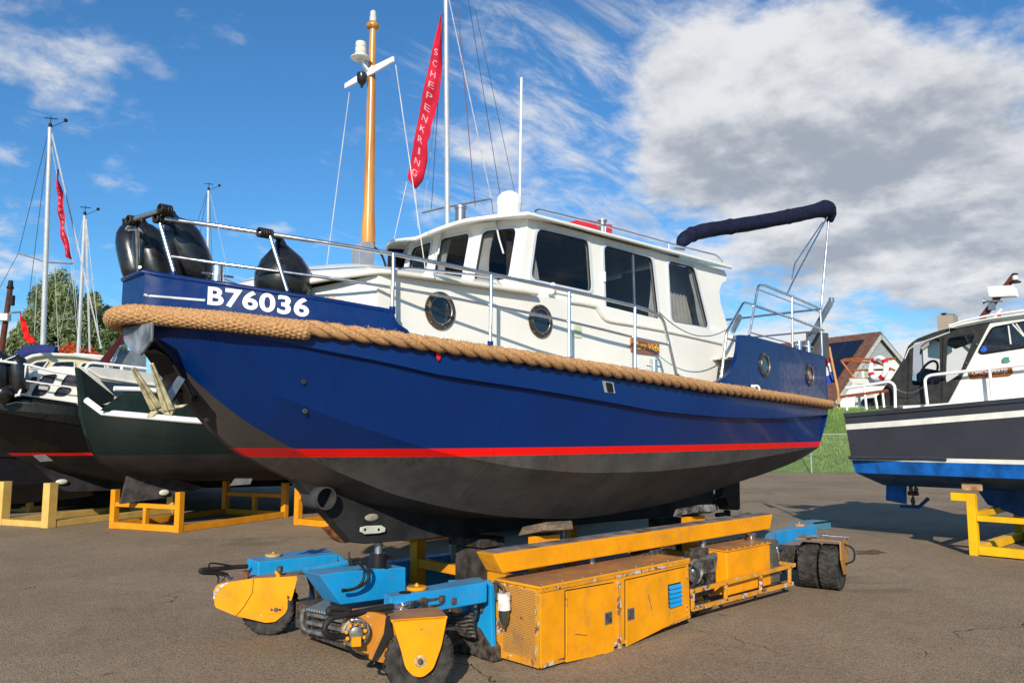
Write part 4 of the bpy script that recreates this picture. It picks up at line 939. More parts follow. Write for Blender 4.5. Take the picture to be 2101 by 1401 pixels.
# side frame rails
yr = -1.52
def rail2(a, b_, w_=.035, h_=.045, m_=None, name='side_rail', par=None):
    mb = MB(); mb.beam(py(*a, yr), py(*b_, yr), w_, h_); return mb.build(name, m_ or yeledge, par or tr, bevel=.003)
fr0 = rail2((1418, 1213), (1630, 1158)); rail2((1420, 1249), (1626, 1196), par=fr0)
for u, v0, v1 in ((1421, 1212, 1250), (1489, 1195, 1232), (1561, 1177, 1214), (1620, 1160, 1198)): rail2((u, v0), (u, v1), .035, .03, par=fr0, name='rail_post')
mb = MB(); mb.beam(py(1628, 1158, yr), py(1629, 1158, yr)+V((.02, .35, 0)), .03, .04); mb.beam(V((3.2, -1.06, .12)), V((5.5, -1.06, .12)), .06, .08); mb.build('rail_return', yeledge, fr0)
# tank
xa, xb, ya, yb = 4.12, 5.10, -1.46, -1.0
mb = MB(); mb.bb(xa, xb, ya, yb, .17, .655); tank = mb.build('hydraulic_tank', yel2, tr, bevel=.012)
mb = MB(); mb.bb(xa-.015, xb+.015, ya-.015, yb+.015, .655, .668); tl = mb.build('tank_lid', yel, tank, bevel=.003)
mb = MB()
for i in range(8):
    for yy in (ya+.01, yb-.01): mb.lathe([(.009, 0), (.006, .01)], (xa+.03+i*(xb-xa-.06)/7, yy, .668), (0, 0, 1), 8)
mb.build('lid_bolts', yel, tl)
mb = MB(); c = py(1541, 1108, (ya+yb)/2); mb.lathe([(.05, -.05), (.055, -.045), (.06, -.0), (.06, .035), (.05, .045)], V((c.x, c.y, .715)), (0, 0, 1), 20); mb.build('filler_cap', plain('chrome', (.7, .7, .7), .12, 1), tank, smooth=40)
mb = MB(); mb.bb(xb+.02, xb+.22, ya+.0, yb, .18, .68); cbx = mb.build('control_box', plain('grey steel box', (.13, .12, .11), .5, .3, var=.25), tr, bevel=.006)
mb = MB(); mb.tube(smooth_path([V((xb+.15, ya-.01, .58)), V((xb+.15, ya-.03, .52)), V((xb+.17, ya-.02, .45)), V((xb+.16, ya-.01, .55))]), .008, 6); mb.ball((xb+.14, ya-.015, .59), .014, 8); mb.build('box_latch', steel_m, cbx, smooth=50)
# engine
mb = MB(); rr_ = random.Random(3)
mb.bb(3.25, 3.95, -1.4, -1.02, .22, .52); mb.bb(3.35, 3.9, -1.44, -1.1, .5, .6)
for i in range(9): mb.box((rr_.uniform(3.3, 3.95), rr_.uniform(-1.46, -1.15), rr_.uniform(.3, .66)), (rr_.uniform(.06, .2), rr_.uniform(.05, .14), rr_.uniform(.05, .16)), az=rr_.uniform(-.3, .3))
eng = mb.build('engine_block', grime, tr, bevel=.008)
c = py(1429, 1172, -1.47); mb = MB(); mb.lathe([(.10, .0), (.125, .0), (.13, .012), (.13, .05), (.118, .055), (.11, .035), (.06, .03), (.05, .045), (.02, .05)], c+V((0, .05, 0)), (0, -1, 0), 30); mb.build('engine_pulley', alu, eng, smooth=30)
mb = MB()
for i in range(7):
    a = V((rr_.uniform(3.25, 4.0), rr_.uniform(-1.47, -1.2), rr_.uniform(.45, .62))); b_ = V((rr_.uniform(3.3, 4.05), rr_.uniform(-1.48, -1.3), rr_.uniform(.15, .3))); mb.tube(smooth_path([a, a.lerp(b_, .3)+V((.06, -.04, .02)), a.lerp(b_, .7)+V((-.03, -.02, 0)), b_]), rr_.uniform(.012, .024), 8)
mb.build('engine_hoses', hose_m, eng, smooth=50)
mb = MB(); mb.prism([V((x, -1.42, z)) for x, z in ((3.7, .62), (3.98, .66), (4.0, .6), (3.92, .35), (3.85, .35), (3.86, .56), (3.72, .56))], (0, .05, 0)); mb.build('engine_bracket', alu, eng, bevel=.005)
mb = MB(); mb.lathe([(.06, 0), (.06, .3)], (3.55, -1.4, .1), (1, .1, 0), 16); mb.tube([V((3.2, -1.42, .08)), V((3.55, -1.4, .1))], .04, 10); mb.build('exhaust_silencer', grime, eng, smooth=40)
mb = MB(); mb.bb(3.0, 3.35, -1.2, -.95, .55, .72); mb.lathe([(.09, 0), (.09, .2)], (3.1, -1.1, .68), (1, 0, 0), 16); mb.build('air_filter', grime, eng, bevel=.02)
# chassis beams, far side and near side
mb = MB(); mb.bb(.5, 6.0, 1.22, 1.42, .18, .50); far = mb.build('chassis_beam', blu, tr, bevel=.01)
mb = MB(); mb.bb(.95, 6.1, -1.03, -.83, .20, .45); mb.build('chassis_beam', blu, tr, bevel=.01)
# centre frame
# long blue beam beside the jack, seen lit then shaded
mb = MB(); mb.prism([V((x, 1.10, z)) for x, z in ((.44, .55), (2.3, .55), (2.3, .14), (.80, .14))], (0, .16, 0)); mb.build('side_frame', blu, tr, bevel=.01)
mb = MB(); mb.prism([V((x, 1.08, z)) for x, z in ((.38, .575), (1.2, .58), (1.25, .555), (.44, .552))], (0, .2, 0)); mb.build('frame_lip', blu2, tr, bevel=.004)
mb = MB(); mb.prism([py(u, v, -.13) for u, v in ((655, 1179), (705, 1172), (833, 1163), (833, 1222), (700, 1240))], (0, .30, 0)); mb.build('centre_frame', blu, tr, bevel=.012)
# front platform with tread plate, bumper
t = MT('tread plate'); wv = t.n('ShaderNodeTexWave', wave_type='BANDS', bands_direction='Y'); wv.inputs['Scale'].default_value = 9; t.L.new(t.co, wv.inputs[0])
wc = t.mix(t.ramp(t.noise(6, 6, .7), .35, .6), (.08, .22, .32), (.22, .19, .16)); t.set(color=wc, rough=.6); t.bump(wv.outputs['Fac'], .012); trd = t.m
pa, pb, pc_, pd_ = pz(628, 1247, .40), pz(764, 1275, .40), pz(856, 1228, .40), pz(712, 1206, .40)
mb = MB(); mb.prism([pa, pb, pc_, pd_], (0, 0, -.022)); plat = mb.build('step_platform', trd, tr, bevel=.006)
e1_, e2_, e3_ = pz(712, 1206, .405), pz(860, 1230, .405), pz(960, 1195, .42)
mb = MB(); mb.prism([pz(700, 1203, .42), pz(822, 1230, .42), pz(905, 1205, .42), pz(770, 1186, .42)], (0, 0, -.12)); mb.build('front_deck', blu2, tr, bevel=.008)
dz = V((0, 0, -.21)); m01 = [pa+V((0, 0, -.02)), pb+V((0, 0, -.02))]
mb = MB()
for k in range(3):
    z_ = -.05-k*.075; a = pa+V((.02, 0, z_)); b_ = pb+V((.02, 0, z_)); mb.beam(a, b_, .03, .03)
bmp = mb.build('platform_front', alu, plat, bevel=.003)
mb = MB(); mb.tube(fillet([pa+V((0, 0, -.01)), pa+V((-.02, .03, -.03)), pa+V((-.02, .03, -.17)), pa+V((.01, 0, -.2)), pb+V((.01, 0, -.2))], .05), .022, 8); mb.build('platform_loop', alu, plat, smooth=50)
mb = MB(); a, b_ = pz(627, 1283, .10), pz(776, 1348, .10); mb.beam(a, b_, .09, .03); mb.build('front_bumper', blu2, plat, bevel=.004)
mb = MB(); mb.bb(-.05, 1.0, -.75, .6, .1, .3); mb.bb(-.0, .3, -.7, .8, .12, .36); mb.build('front_underframe', grime, plat, bevel=.01)
mb = MB(); c = pz(689, 1214, .42)
for k in range(5):
    for j in range(2): mb.lathe([(.012, 0), (.014, .03), (.009, .035), (.009, .06)], c+V((k*.02, -.04+j*.05, 0)), (0, 0, 1), 8)
mb.tube([c+V((0, 0, .07)), c+V((.1, -.02, .07))], .016, 8); mb.build('valve_block', alu, plat, smooth=40)
c = pz(742, 1197, .43); mb = MB(); mb.box(c, (.10, .03, .02), az=.5); mb.lathe([(.012, 0), (.012, .03)], c, (0, 0, 1), 8); mb.build('valve_lever', yel2, plat, bevel=.003)
# vertical blue plate between near arm and cabinet
mb = MB(); mb.prism([pxx(u, v, .84) for u, v in ((918, 1190), (998, 1190), (1007, 1200), (1010, 1352), (985, 1318), (950, 1262), (940, 1230))], (.05, 0, 0)); vp = mb.build('arm_mount', blu, tr, bevel=.008)
mb = MB(); mb.tube(fillet([pxx(987, 1214, .82), pxx(987, 1252, .82)], .01), .016, 10); mb.lathe([(.03, 0), (.03, .015)], pxx(987, 1213, .83), (-1, 0, 0), 12); mb.lathe([(.03, 0), (.03, .015)], pxx(987, 1250, .83), (-1, 0, 0), 12); mb.build('level_gauge', grime, vp, smooth=40)
mb = MB(); mb.prism([pxx(u, v, .83) for u, v in ((960, 1270), (985, 1290), (1010, 1330), (1011, 1358), (965, 1340), (900, 1330), (900, 1285))], (.1, 0, 0)); mb.build('mount_underside', grime, vp)
mb = MB()
for k in range(7):
    pts = [pxx(905+k*6, 1255+k*7, .74), pxx(930+k*5, 1262+k*7, .70), pxx(962+k*2, 1256+k*8, .72), pxx(975, 1262+k*8, .80)]; mb.tube(smooth_path(pts, 5), .014, 8)
mb.tube(fillet([pxx(965, 1216, .72), pxx(976, 1217, .72), pxx(977, 1262, .74), pxx(965, 1280, .76), pxx(940, 1276, .76)], .05), .016, 8)
mb.tube(fillet([pxx(960, 1232, .72), pxx(965, 1268, .74), pxx(952, 1278, .76), pxx(936, 1272, .76)], .05), .014, 8)
mb.build('hydraulic_pipes', grime, vp, smooth=50)
# swing arms
def arm(name, pts_top, h, mat_, bevel=.012):
    mb = MB(); mb.prism(pts_top, (0, 0, -h)); return mb.build(name, mat_, tr, bevel=bevel)
za = .70
na = arm('swing_arm', [pz(787, 1217, za), pz(801, 1224, za), pz(1000, 1193, za), pz(986, 1183, za), pz(962, 1185, za)][:5], .17, blu)
fa = arm('swing_arm', [pz(507, 1145, za), pz(530, 1152, za), pz(694, 1136, za), pz(668, 1124, za), pz(594, 1131, za)][:5], .16, blu)
mb = MB(); mb.prism([pz(694, 1136, za), pz(668, 1124, za), pz(668, 1124, za)+V((.3, -.1, -.2)), pz(694, 1136, za)+V((.3, -.05, -.25))], (0, 0, -.06)); mb.build('arm_gusset', blu, fa)
for c, p_, m_ in ((pz(855, 1209, za), na, yel2), (pz(561, 1141, za), fa, plain('rusty yellow disc', (.36, .24, .10), .7, var=.4))):
    mb = MB(); mb.lathe([(.082, .003), (.085, .012), (.085, .022), (.078, .028), (.02, .03), (.012, .05), (.004, .055)], c, (0, 0, 1), 26); mb.build('pivot_cap', m_, p_, smooth=35)
c = pz(831, 1216, za); mb = MB(); mb.lathe([(.05, .004), (.05, .008)], c, (0, 0, 1), 20); mb.build('arm_hole', black_m, na)
# rams and pipes along near arm
def arm_pipe(pts, r, m_, n='hydraulic_pipe', par=None):
    mb = MB(); mb.tube(pts, r, 10); return mb.build(n, m_, par or tr, smooth=50)
yo = -1.08
P = [py(833, 1238, yo), py(968, 1216, yo)]; arm_pipe(fillet([*P, py(975, 1218, yo), py(975, 1245, yo)], .03), .018, grime, par=na)
arm_pipe([py(833, 1252, yo), py(962, 1229, yo)], .018, grime, par=na)
for u, v in ((868, 1233), (929, 1232), (868, 1246), (905, 1228)): c = py(u, v, yo-.01); mb = MB(); mb.box(c, (.05, .05, .06)); mb.build('pipe_clamp', grime, na, bevel=.008)
for u, v in ((812, 1242), (809, 1254)):
    a = py(u-6, v+1, yo); b_ = py(u+28, v-3, yo); mb = MB(); mb.tube([a, b_], .022, 6); mb.tube([a.lerp(b_, .5), b_], .027, 6); mb.build('hose_fitting', steel_m, na)
# far ram
a, b_ = py(630, 1172, 1.05), py(716, 1154, 1.05)
mb = MB(); mb.tube([a, b_], .038, 14); mb.lathe([(.05, -.02), (.05, .02)], a, b_-a, 14); ram = mb.build('steering_ram', blu, fa, smooth=40)
mb = MB(); mb.tube([a, py(575, 1180, 1.05)], .018, 10); mb.build('ram_rod', dsteel_m, ram, smooth=50)
mb = MB(); mb.lathe([(.048, -.03), (.048, .03)], b_, b_-a, 14); mb.tube([b_, b_+V((0, 0, .08))], .012, 8); mb.ball(b_+V((0, 0, .1)), .014, 8); mb.lathe([(.03, 0), (.03, .05)], py(574, 1172, 1.0), (0, 0, 1), 10); mb.build('ram_fittings', grime, ram, smooth=40)
def hose(pts, r, par=None, name='hose'):
    mb = MB(); mb.tube(smooth_path(pts, 8), r, 10); return mb.build(name, hose_m, par or tr, smooth=60)
Y0 = -1.12
hose([py(u, v, Y0) for u, v in ((806, 1243), (770, 1249), (730, 1257), (700, 1260), (680, 1258), (674, 1252), (684, 1247), (705, 1248), (716, 1253), (700, 1262), (682, 1266), (670, 1278), (666, 1292), (674, 1302), (692, 1305), (720, 1299), (750, 1280), (780, 1261), (803, 1254))], .024)
hose([py(u, v, Y0) for u, v in ((858, 1235), (846, 1245), (828, 1268), (810, 1296), (796, 1322), (775, 1343), (750, 1350), (728, 1343), (714, 1325), (712, 1308))], .012)
Yf = -.22
hose([py(u, v, Yf) for u, v in ((722, 1148), (738, 1147), (752, 1158), (758, 1175), (752, 1192), (738, 1203), (718, 1209), (702, 1210))], .013)
hose([py(u, v, Yf) for u, v in ((722, 1154), (735, 1154), (746, 1166), (747, 1182), (740, 1198), (724, 1208), (702, 1212))], .013)
Yg = 1.4
hose([py(u, v, Yg) for u, v in ((508, 1161), (480, 1163), (450, 1166), (420, 1168), (411, 1170), (418, 1174), (445, 1175), (462, 1178), (468, 1185))], .022)
hose([py(u, v, Yg) for u, v in ((500, 1160), (475, 1160), (450, 1156), (432, 1155), (429, 1162), (440, 1174), (448, 1184), (447, 1196))], .009)
mb = MB(); mb.tube([py(463, 1182, 1.38), py(470, 1192, 1.38)], .022, 10); mb.build('hose_coupling', steel_m, tr, smooth=50)
mb = MB()
for k in range(7): mb.tube(smooth_path([py(655+k*4, 1185+k*5, .95), py(648+k*6, 1205+k*3, .9), py(650+k*6, 1232, .9), py(652+k*6, 1260, .85)], 5), .014, 7)
for k in range(5): mb.ball(py(655+k*6, 1192+k*8, .9), .035, 10)
mb.build('pipe_bundle', grime, tr, smooth=50)
mb = MB(); mb.prism([py(u, v, 1.15) for u, v in ((634, 1172), (665, 1165), (668, 1240), (655, 1235))], (0, .1, 0)); mb.build('arm_bracket', black_m, fa)
# wheels
tyre_m = plain('worn tyre rubber', (.045, .041, .038), .8, var=.35, scale=10, bump=.004)
rim_m = painted('wheel rim', (.10, .09, .08), chip=.6, dirt=.8)
def wheel(c, az, r=.27, w_=.22, par=None, lugs=26, name='wheel'):
    ax = V((math.cos(az), math.sin(az), 0)); c = V(c); mb = MB(); h = w_/2
    prof = [(r*.56, -h*.9), (r*.62, -h), (r*.86, -h*1.02), (r*.95, -h*.9), (r*.965, -h*.6), (r*.965, h*.6), (r*.95, h*.9), (r*.86, h*1.02), (r*.62, h), (r*.56, h*.9)]
    mb.lathe(prof, c, ax, 56); e1 = V((0, 0, 1)); e2 = ax.cross(e1)
    body = mb
    for k in range(lugs):
        for s_ in (-1, 1):
            a = 2*PI*(k+(.5 if s_ > 0 else 0))/lugs; vs = []
            rr = [(r*.90, s_*h*1.035, a-.085), (r*.90, s_*h*1.035, a+.055), (r*.955, s_*h*.95, a-.085), (r*.955, s_*h*.95, a+.055), (r*1.0, s_*h*.86, a-.08), (r*1.0, s_*h*.86, a+.06), (r*1.0, s_*h*.42, a-.02), (r*1.0, s_*h*.42, a+.12), (r*1.0, s_*h*.04, a+.10), (r*1.0, s_*h*.04, a+.24)]
            top_ = [c+ax*z_+(e1*math.cos(q_)+e2*math.sin(q_))*p_ for p_, z_, q_ in rr]; low = [c+ax*z_*.98+(e1*math.cos(q_)+e2*math.sin(q_))*(p_-.03) for p_, z_, q_ in rr]
            mb.add(top_+low, [(0, 1, 3, 2), (2, 3, 5, 4), (4, 5, 7, 6), (6, 7, 9, 8), (0, 2, 12, 10), (2, 4, 14, 12), (4, 6, 16, 14), (6, 8, 18, 16), (1, 3, 13, 11), (3, 5, 15, 13), (5, 7, 17, 15), (7, 9, 19, 17), (0, 1, 11, 10), (8, 9, 19, 18)])
    ty = mb.build('wheel', tyre_m, par or tr, smooth=35)
    for s_ in (-1, 1):
        mb = MB(); mb.lathe([(r*.58, h*.85), (r*.55, h*.92), (r*.52, h*.7), (r*.40, h*.45), (r*.22, h*.45), (r*.2, h*.75), (r*.05, h*.8)], c, ax*s_, 30); mb.build('wheel_rim', rim_m, ty, smooth=35)
    return ty
# near front wheel and its fork
azn = R(242); wc = pp(862, 1356, pz(862, 1430), azn); wc = V((wc.x, wc.y, .27))+V((math.cos(azn), math.sin(azn), 0))*-.11
nw = wheel(wc, azn, .27, .22)
nax = V((math.cos(azn), math.sin(azn), 0)); pl = wc+nax*.15
fk = lambda u, v, o=0: pp(u, v, pl+nax*o, azn)
mb = MB(); mb.prism(fillet([fk(803, 1271), fk(918, 1263), fk(906, 1325), fk(889, 1372), fk(868, 1389), fk(848, 1387), fk(832, 1370), fk(822, 1330)], .03, 3, closed=True), nax*-.02); fork = mb.build('wheel_fork', yel2, tr, bevel=.004)
hb = fk(862, 1356); mb = MB(); mb.lathe([(.022, 0), (.022, .014), (.008, .016)], hb, nax, 14); mb.build('axle_bolt', grime, fork)
sc_m = plain('scraped paint', (.42, .36, .24), .7, var=.4, scale=40)
mb = MB(); mb.lathe([(.045, 0.001), (.03, .003)], hb, nax, 16, cap=False); mb.build('scuff_ring', sc_m, fork)
mb = MB(); tl_, tr_ = fk(803, 1271), fk(918, 1263); mb.prism([tl_, tr_, tr_-nax*.34, tl_-nax*.34], (0, 0, -.02)); mb.prism([fk(803, 1271, -.32), fk(918, 1263, -.32), fk(900, 1340, -.32), fk(840, 1350, -.32)], nax*.02); mb.build('fork_crown', yel, fork, bevel=.004)
m2 = wc-nax*.05
tang = nax.cross(V((0, 0, 1)))
pj = lambda u, v, o: pp(u, v, pl-nax*o, azn)
mb = MB(); mb.prism([pj(803, 1275, .1), pj(824, 1330, .1), pj(786, 1360, .1), pj(757, 1352, .1), pj(758, 1338, .1), pj(793, 1268, .1)], -nax*.12); mb.build('fork_body', painted('fork ochre', (.52, .20, .02), chip=.66, dirt=.5), fork, bevel=.006)
mb = MB(); mb.prism([pj(799, 1262, .06), pj(806, 1300, .06), pj(770, 1356, .06), pj(763, 1356, .06), pj(788, 1300, .06), pj(792, 1268, .06)], -nax*.02); mb.build('fork_slot', black_m, fork)
mb = MB(); mb.prism([pj(u, v, .12) for u, v in ((700, 1290), (712, 1262), (728, 1252), (770, 1256), (793, 1262), (796, 1285), (775, 1330), (755, 1343), (720, 1330), (702, 1320))], -nax*.10); mb.build('motor_housing', painted('motor ochre', (.50, .19, .02), chip=.60, dirt=.55), fork, bevel=.01)
hc = pj(729, 1295, .08); mb = MB(); mb.lathe([(.105, 0), (.105, .03), (.085, .035), (.08, .02), (.05, .03), (.05, .07), (.03, .08)], hc, nax, 26)
mot = mb.build('drive_motor', alu, fork, smooth=30)
mb = MB(); e1 = V((0, 0, 1)); e2 = nax.cross(e1)
for k in range(9): mb.lathe([(.016, .03), (.016, .055), (.01, .06)], hc+(e1*math.cos(k*.7)+e2*math.sin(k*.7))*.07, nax, 8)
mb.box(hc+nax*.06-V((0, 0, .05)), (.09, .07, .07), az=azn); mb.build('motor_bolts', yel2, mot, bevel=.003)
for k in range(2): mb = MB(); mb.tube(fillet([hc+e1*.07+e2*(k*.03)+nax*.05, hc+e1*.11+e2*(k*.03+.02)+nax*.08, hc+e1*.10-e2*(.05-k*.03)+nax*.08, hc+e1*.04-e2*(.06-k*.03)+nax*.06], .03), .011, 8); mb.build('motor_pipe', steel_m, mot, smooth=60)
# far front wheel with yellow side cover
azf = R(236); g0 = pz(552, 1300); fax = V((math.cos(azf), math.sin(azf), 0)); wf = V((g0.x, g0.y, .27))-fax*.02
wf = wf+fax*.0; fwheel = wheel(wf, azf+R(-14), .27, .2)
pl2 = wf+fax*.15; fc_ = lambda u, v, o=0: pp(u, v, pl2+fax*o, azf)
mb = MB(); mb.prism(fillet([fc_(u, v) for u, v in ((437, 1212), (446, 1198), (470, 1193), (520, 1186), (611, 1181), (600, 1225), (585, 1258), (565, 1275), (545, 1277), (484, 1263), (441, 1245))], .02, 2, closed=True), -fax*.02); cov = mb.build('wheel_cover', yel2, tr, bevel=.004)
mb = MB(); top_l = [fc_(u, v) for u, v in ((437, 1212), (446, 1198), (470, 1193), (520, 1186), (611, 1181))]; mb.loft([top_l, [p-fax*.3 for p in top_l]]); mb.build('cover_top', yel, cov, bevel=0)
mb = MB(); mb.tube([fc_(520, 1187, .002), fc_(518, 1215, .002), fc_(500, 1245, .002), fc_(484, 1263, .002)], .003, 4); mb.build('cover_seam', black_m, cov)
mb = MB(); mb.prism([fc_(u, v, .002) for u, v in ((550, 1244), (580, 1242), (579, 1257), (550, 1259))], fax*.006); pt = mb.build('cover_plate', yel2, cov, bevel=.002)
mb = MB()
for u, r_ in ((566, .022), (557, .012), (574, .012)): mb.lathe([(r_, 0), (r_, .006)], fc_(u, 1250, .01), fax, 14)
mb.build('plate_bolt', grime, pt)
mb = MB(); mb.prism([fc_(u, v, .003) for u, v in ((438, 1220), (446, 1204), (462, 1195), (470, 1194), (458, 1202), (447, 1212), (441, 1228), (437, 1228))], fax*.002); mb.build('scraped_patch', plain('bare primer', (.55, .54, .50), .7, var=.4, scale=30), cov)
for u in (505, 571): mb = MB(); mb.tube([fc_(u, 1174, -.03), fc_(u, 1190, -.03)], .025, 10); mb.lathe([(.035, 0), (.035, .03)], fc_(u, 1176, -.03), (0, 0, 1), 10); mb.build('cover_pin', yel2 if u > 540 else rust_m, cov, smooth=40)
# rear arm and dual wheels
zb = .66
mb = MB(); T_ = [pz(1581, 1093, zb), pz(1592, 1096, zb), pz(1676, 1078, zb), pz(1668, 1071, zb), pz(1618, 1078, zb)]
mb.prism([pz(1560, 1105, .60), pz(1590, 1108, .60), pz(1592, 1093, zb), pz(1578, 1090, zb)], (0, 0, -.02))
mb.prism([pz(1578, 1090, zb), pz(1592, 1093, zb), pz(1675, 1077, zb), pz(1668, 1072, zb), pz(1618, 1078, zb)], (0, 0, -.16)); ra_ = mb.build('swing_arm', blu, tr, bevel=.01)
mb = MB(); mb.lathe([(.07, .0), (.075, .012), (.07, .02), (.01, .03), (.008, .05)], pz(1640, 1078, zb), (0, 0, 1), 22); mb.build('pivot_cap', yel, ra_, smooth=35)
mb = MB(); mb.prism([py(u, v, -.5) for u, v in ((1655, 1074), (1704, 1068), (1705, 1082), (1690, 1087), (1672, 1083))], (0, .04, 0)); mb.prism([py(u, v, -.5) for u, v in ((1655, 1074), (1704, 1068))]+[py(1704, 1068, -.5)+V((0, .3, 0)), py(1655, 1074, -.5)+V((0, .3, 0))], (0, 0, -.02)); mb.build('rear_guard', painted('guard blue', (.06, .22, .32), chip=.7, dirt=.5), ra_)
azr = R(282); rax = V((math.cos(azr), math.sin(azr), 0)); ca, cb = pz(1645, 1207), pz(1693, 1213)
mid = pz(1672, 1211); mid = V((mid.x, mid.y, .285)); w1_ = mid-rax*.17-fw*0; 
wheel(mid+rax*-.13+V((.22, 0, 0)), azr, .285, .23); wheel(mid+rax*.13+V((.22, 0, 0)), azr, .285, .23)
rc = mid+V((.22, 0, 0)); o_ = rc+rax*.27; rk = lambda u, v, o=0: pp(u, v, o_+rax*o, azr)
tn = rax.cross(V((0, 0, 1))); 
mb = MB(); mb.prism([o_+tn*a+V((0, 0, b_)) for a, b_ in ((-.20, .34), (.20, .34), (.20, .12), (.06, -.08), (-.06, -.08), (-.20, .12))], rax*.02); rfk = mb.build('wheel_fork', painted('rusty fork', (.40, .20, .06), chip=.62, dirt=.6, topdust=.6), tr, bevel=.004)
mb = MB(); mb.prism([rc+tn*a+V((0, 0, .34))+rax*b_ for a, b_ in ((-.20, -.27), (.20, -.27), (.20, .29), (-.20, .29))], (0, 0, .015)); mb.build('fork_crown', painted('rusty crown', (.34, .18, .07), chip=.62, dirt=.8, topdust=.8), rfk, bevel=.004)
mb = MB(); mb.tube([rc+V((0, 0, .37))-tn*.1, rc+V((0, 0, .37))-tn*.1+rax*.33], .02, 10); mb.tube([rc+V((-.1, 0, .38)), rc+V((-.45, 0, .40))], .016, 8); mb.build('rear_ram_rod', steel_m, rfk, smooth=50)
hose([o_+V((0, 0, .30))+tn*0, o_+rax*.12+V((0, 0, .24)), o_+rax*.12+V((0, 0, .10)), o_+V((0, 0, .04))], .012, rfk)
mb = MB(); mb.bb(5.35, 6.2, -1.25, -.8, .2, .5); mb.build('rear_underframe', grime, tr)
# lifting beams
def lift(y0, y1, xa_=None, xb_=None):
    a, b_, c, d = py(1013, 1139, y0), py(1586, 1052, y0), py(1578, 1083, y0), py(1025, 1172, y0)
    a, b_ = V((xa_ or a.x, 0, 0)), V((xb_ or b_.x, 0, 0))
    mb = MB(); P = [V((a.x-.01, y0, .945)), V((b_.x, y0, .945)), V((b_.x-.09, y0, .765)), V((a.x+.12, y0, .765))]
    mb.prism(P, (0, y1-y0, 0)); bo_ = mb.build('lifting_beam', yel2, tr, bevel=.012)
    mb = MB(); mb.bb(a.x+.04, b_.x-.03, y0+.02, y1-.02, .945, .951); mb.build('beam_pad', plain('worn rubber top', (.20, .17, .16), .8, var=.4, scale=5), bo_)
    mb = MB()
    for x in (2.2, 4.2): mb.tube([V((x, y0+.1, .3)), V((x, y0+.1, .8))], .035, 10)
    mb.build('beam_strut', dsteel_m, bo_, smooth=50)
lift(-1.2, -.97); lift(.97, 1.2, 1.4, 4.4)
# ================================================================ JACK, KEEL BLOCKS, CRADLE
jk = thing('hydraulic_jack', (.40, 0, .70), 'black screw jack with chrome ram standing under the forward keel of the blue boat', 'jack')
j = V((.40, 0, 0)); mb = MB(); mb.lathe([(.125, .715), (.13, .735), (.10, .745), (.082, .75), (.082, .86), (.075, .865), (.03, .865)], j, (0, 0, 1), 22); mb.build('jack_body', plain('jack black', (.018, .018, .02), .4, .3), jk, smooth=35)
mb = MB(); mb.tube([j+V((0, 0, .86)), j+V((0, 0, .975))], .036, 14); mb.build('jack_ram', dsteel_m, jk, smooth=50)

mb = MB(); mb.tube(smooth_path([j+V((.08, 0, .80)), j+V((.16, .02, .82)), j+V((.2, .02, .74))]), .008, 6); mb.build('jack_cable', hose_m, jk)
def block(c, sz, lab, name='wood_block', az=0, m_=None, par=None):
    mb = MB(); mb.box(c, sz, az=az); o = mb.build(name, m_ or oldwood_m, par, bevel=.012)
    if par is None: tag(o, lab, 'wood block', 'timber blocks under the boats')
    return o
dk = plain('dark soaked timber', (.05, .042, .036), .9, var=.4, scale=9, bump=.006)
bc = py(970, 1130, 0)
block((bc.x+.05, 0, .87), (.34, .5, .09), 'dark plank directly under the keel, topmost of the block pile behind the yellow lifting beam', m_=dk, az=.1)
block((bc.x+.08, 0, .60), (.3, .42, .42), 'dark timber block below the keel plank, upper middle of the pile', m_=dk, az=-.05)
block((bc.x+.08, 0, .195), (.4, .45, .38), 'thick timber block on the asphalt at the foot of the keel pile', m_=dk)
block((5.1, 0, .45), (.4, .4, .8), 'dark timber block stack under the aft keel of the blue boat', m_=dk)
cyel = painted('cradle yellow', (.72, .28, .008), chip=.68, dirt=.35, topdust=.25)
cyl_l = painted('cradle cream', (.66, .43, .12), chip=.68, dirt=.3, topdust=.2)
cr = thing('boat_cradle', (2.9, 0, 0), 'yellow steel cradle under the blue boat, standing inside the transporter', 'cradle')
for x in (1.65, 4.25):
    for s_ in (-1, 1):
        y = -.88 if s_ < 0 else 1.02; top_ = 1.00
        mb = MB(); mb.beam(V((x, y, .0)), V((x, y, top_)), .13, .13, upv=(0, 1, 0)); mb.build('post', cyel, cr, bevel=.006)
        mb = MB(); mb.box((x+.16, y, top_-.07), (.2, .12, .13)); mb.build('post_bracket', cyel, cr, bevel=.006)
        sl = .22*s_; M_ = Matrix.Translation(V((x+.06, y, top_+.055))) @ Matrix.Rotation(sl, 4, 'X')
        mb = MB(); mb.prism([M_ @ V((a, -.2, b_)) for a, b_ in ((-.2, -.03), (.24, -.05), (.24, .035), (-.12, .05))], M_.to_3x3() @ V((0, .34, 0)))
        mb.build('wood_pad', oldwood_m if x < 3 else plain('blue stained pad', (.15, .15, .15), .9, var=.6, scale=9), cr, bevel=.008)
    mb = MB(); mb.beam(V((x, -.9, .53)), V((x, .96, .53)), .09, .1); mb.build('cross_member', cyel, cr, bevel=.006)
    mb = MB(); mb.beam(V((x, -1.02, .06)), V((x, 1.08, .06)), .10, .1); mb.build('floor_member', cyel, cr, bevel=.006)
for y in (-.8, .85):
    mb = MB(); mb.beam(V((1.72, y, .06)), V((4.2, y, .06)), .1, .1); mb.build('side_member', cyel, cr, bevel=.006)
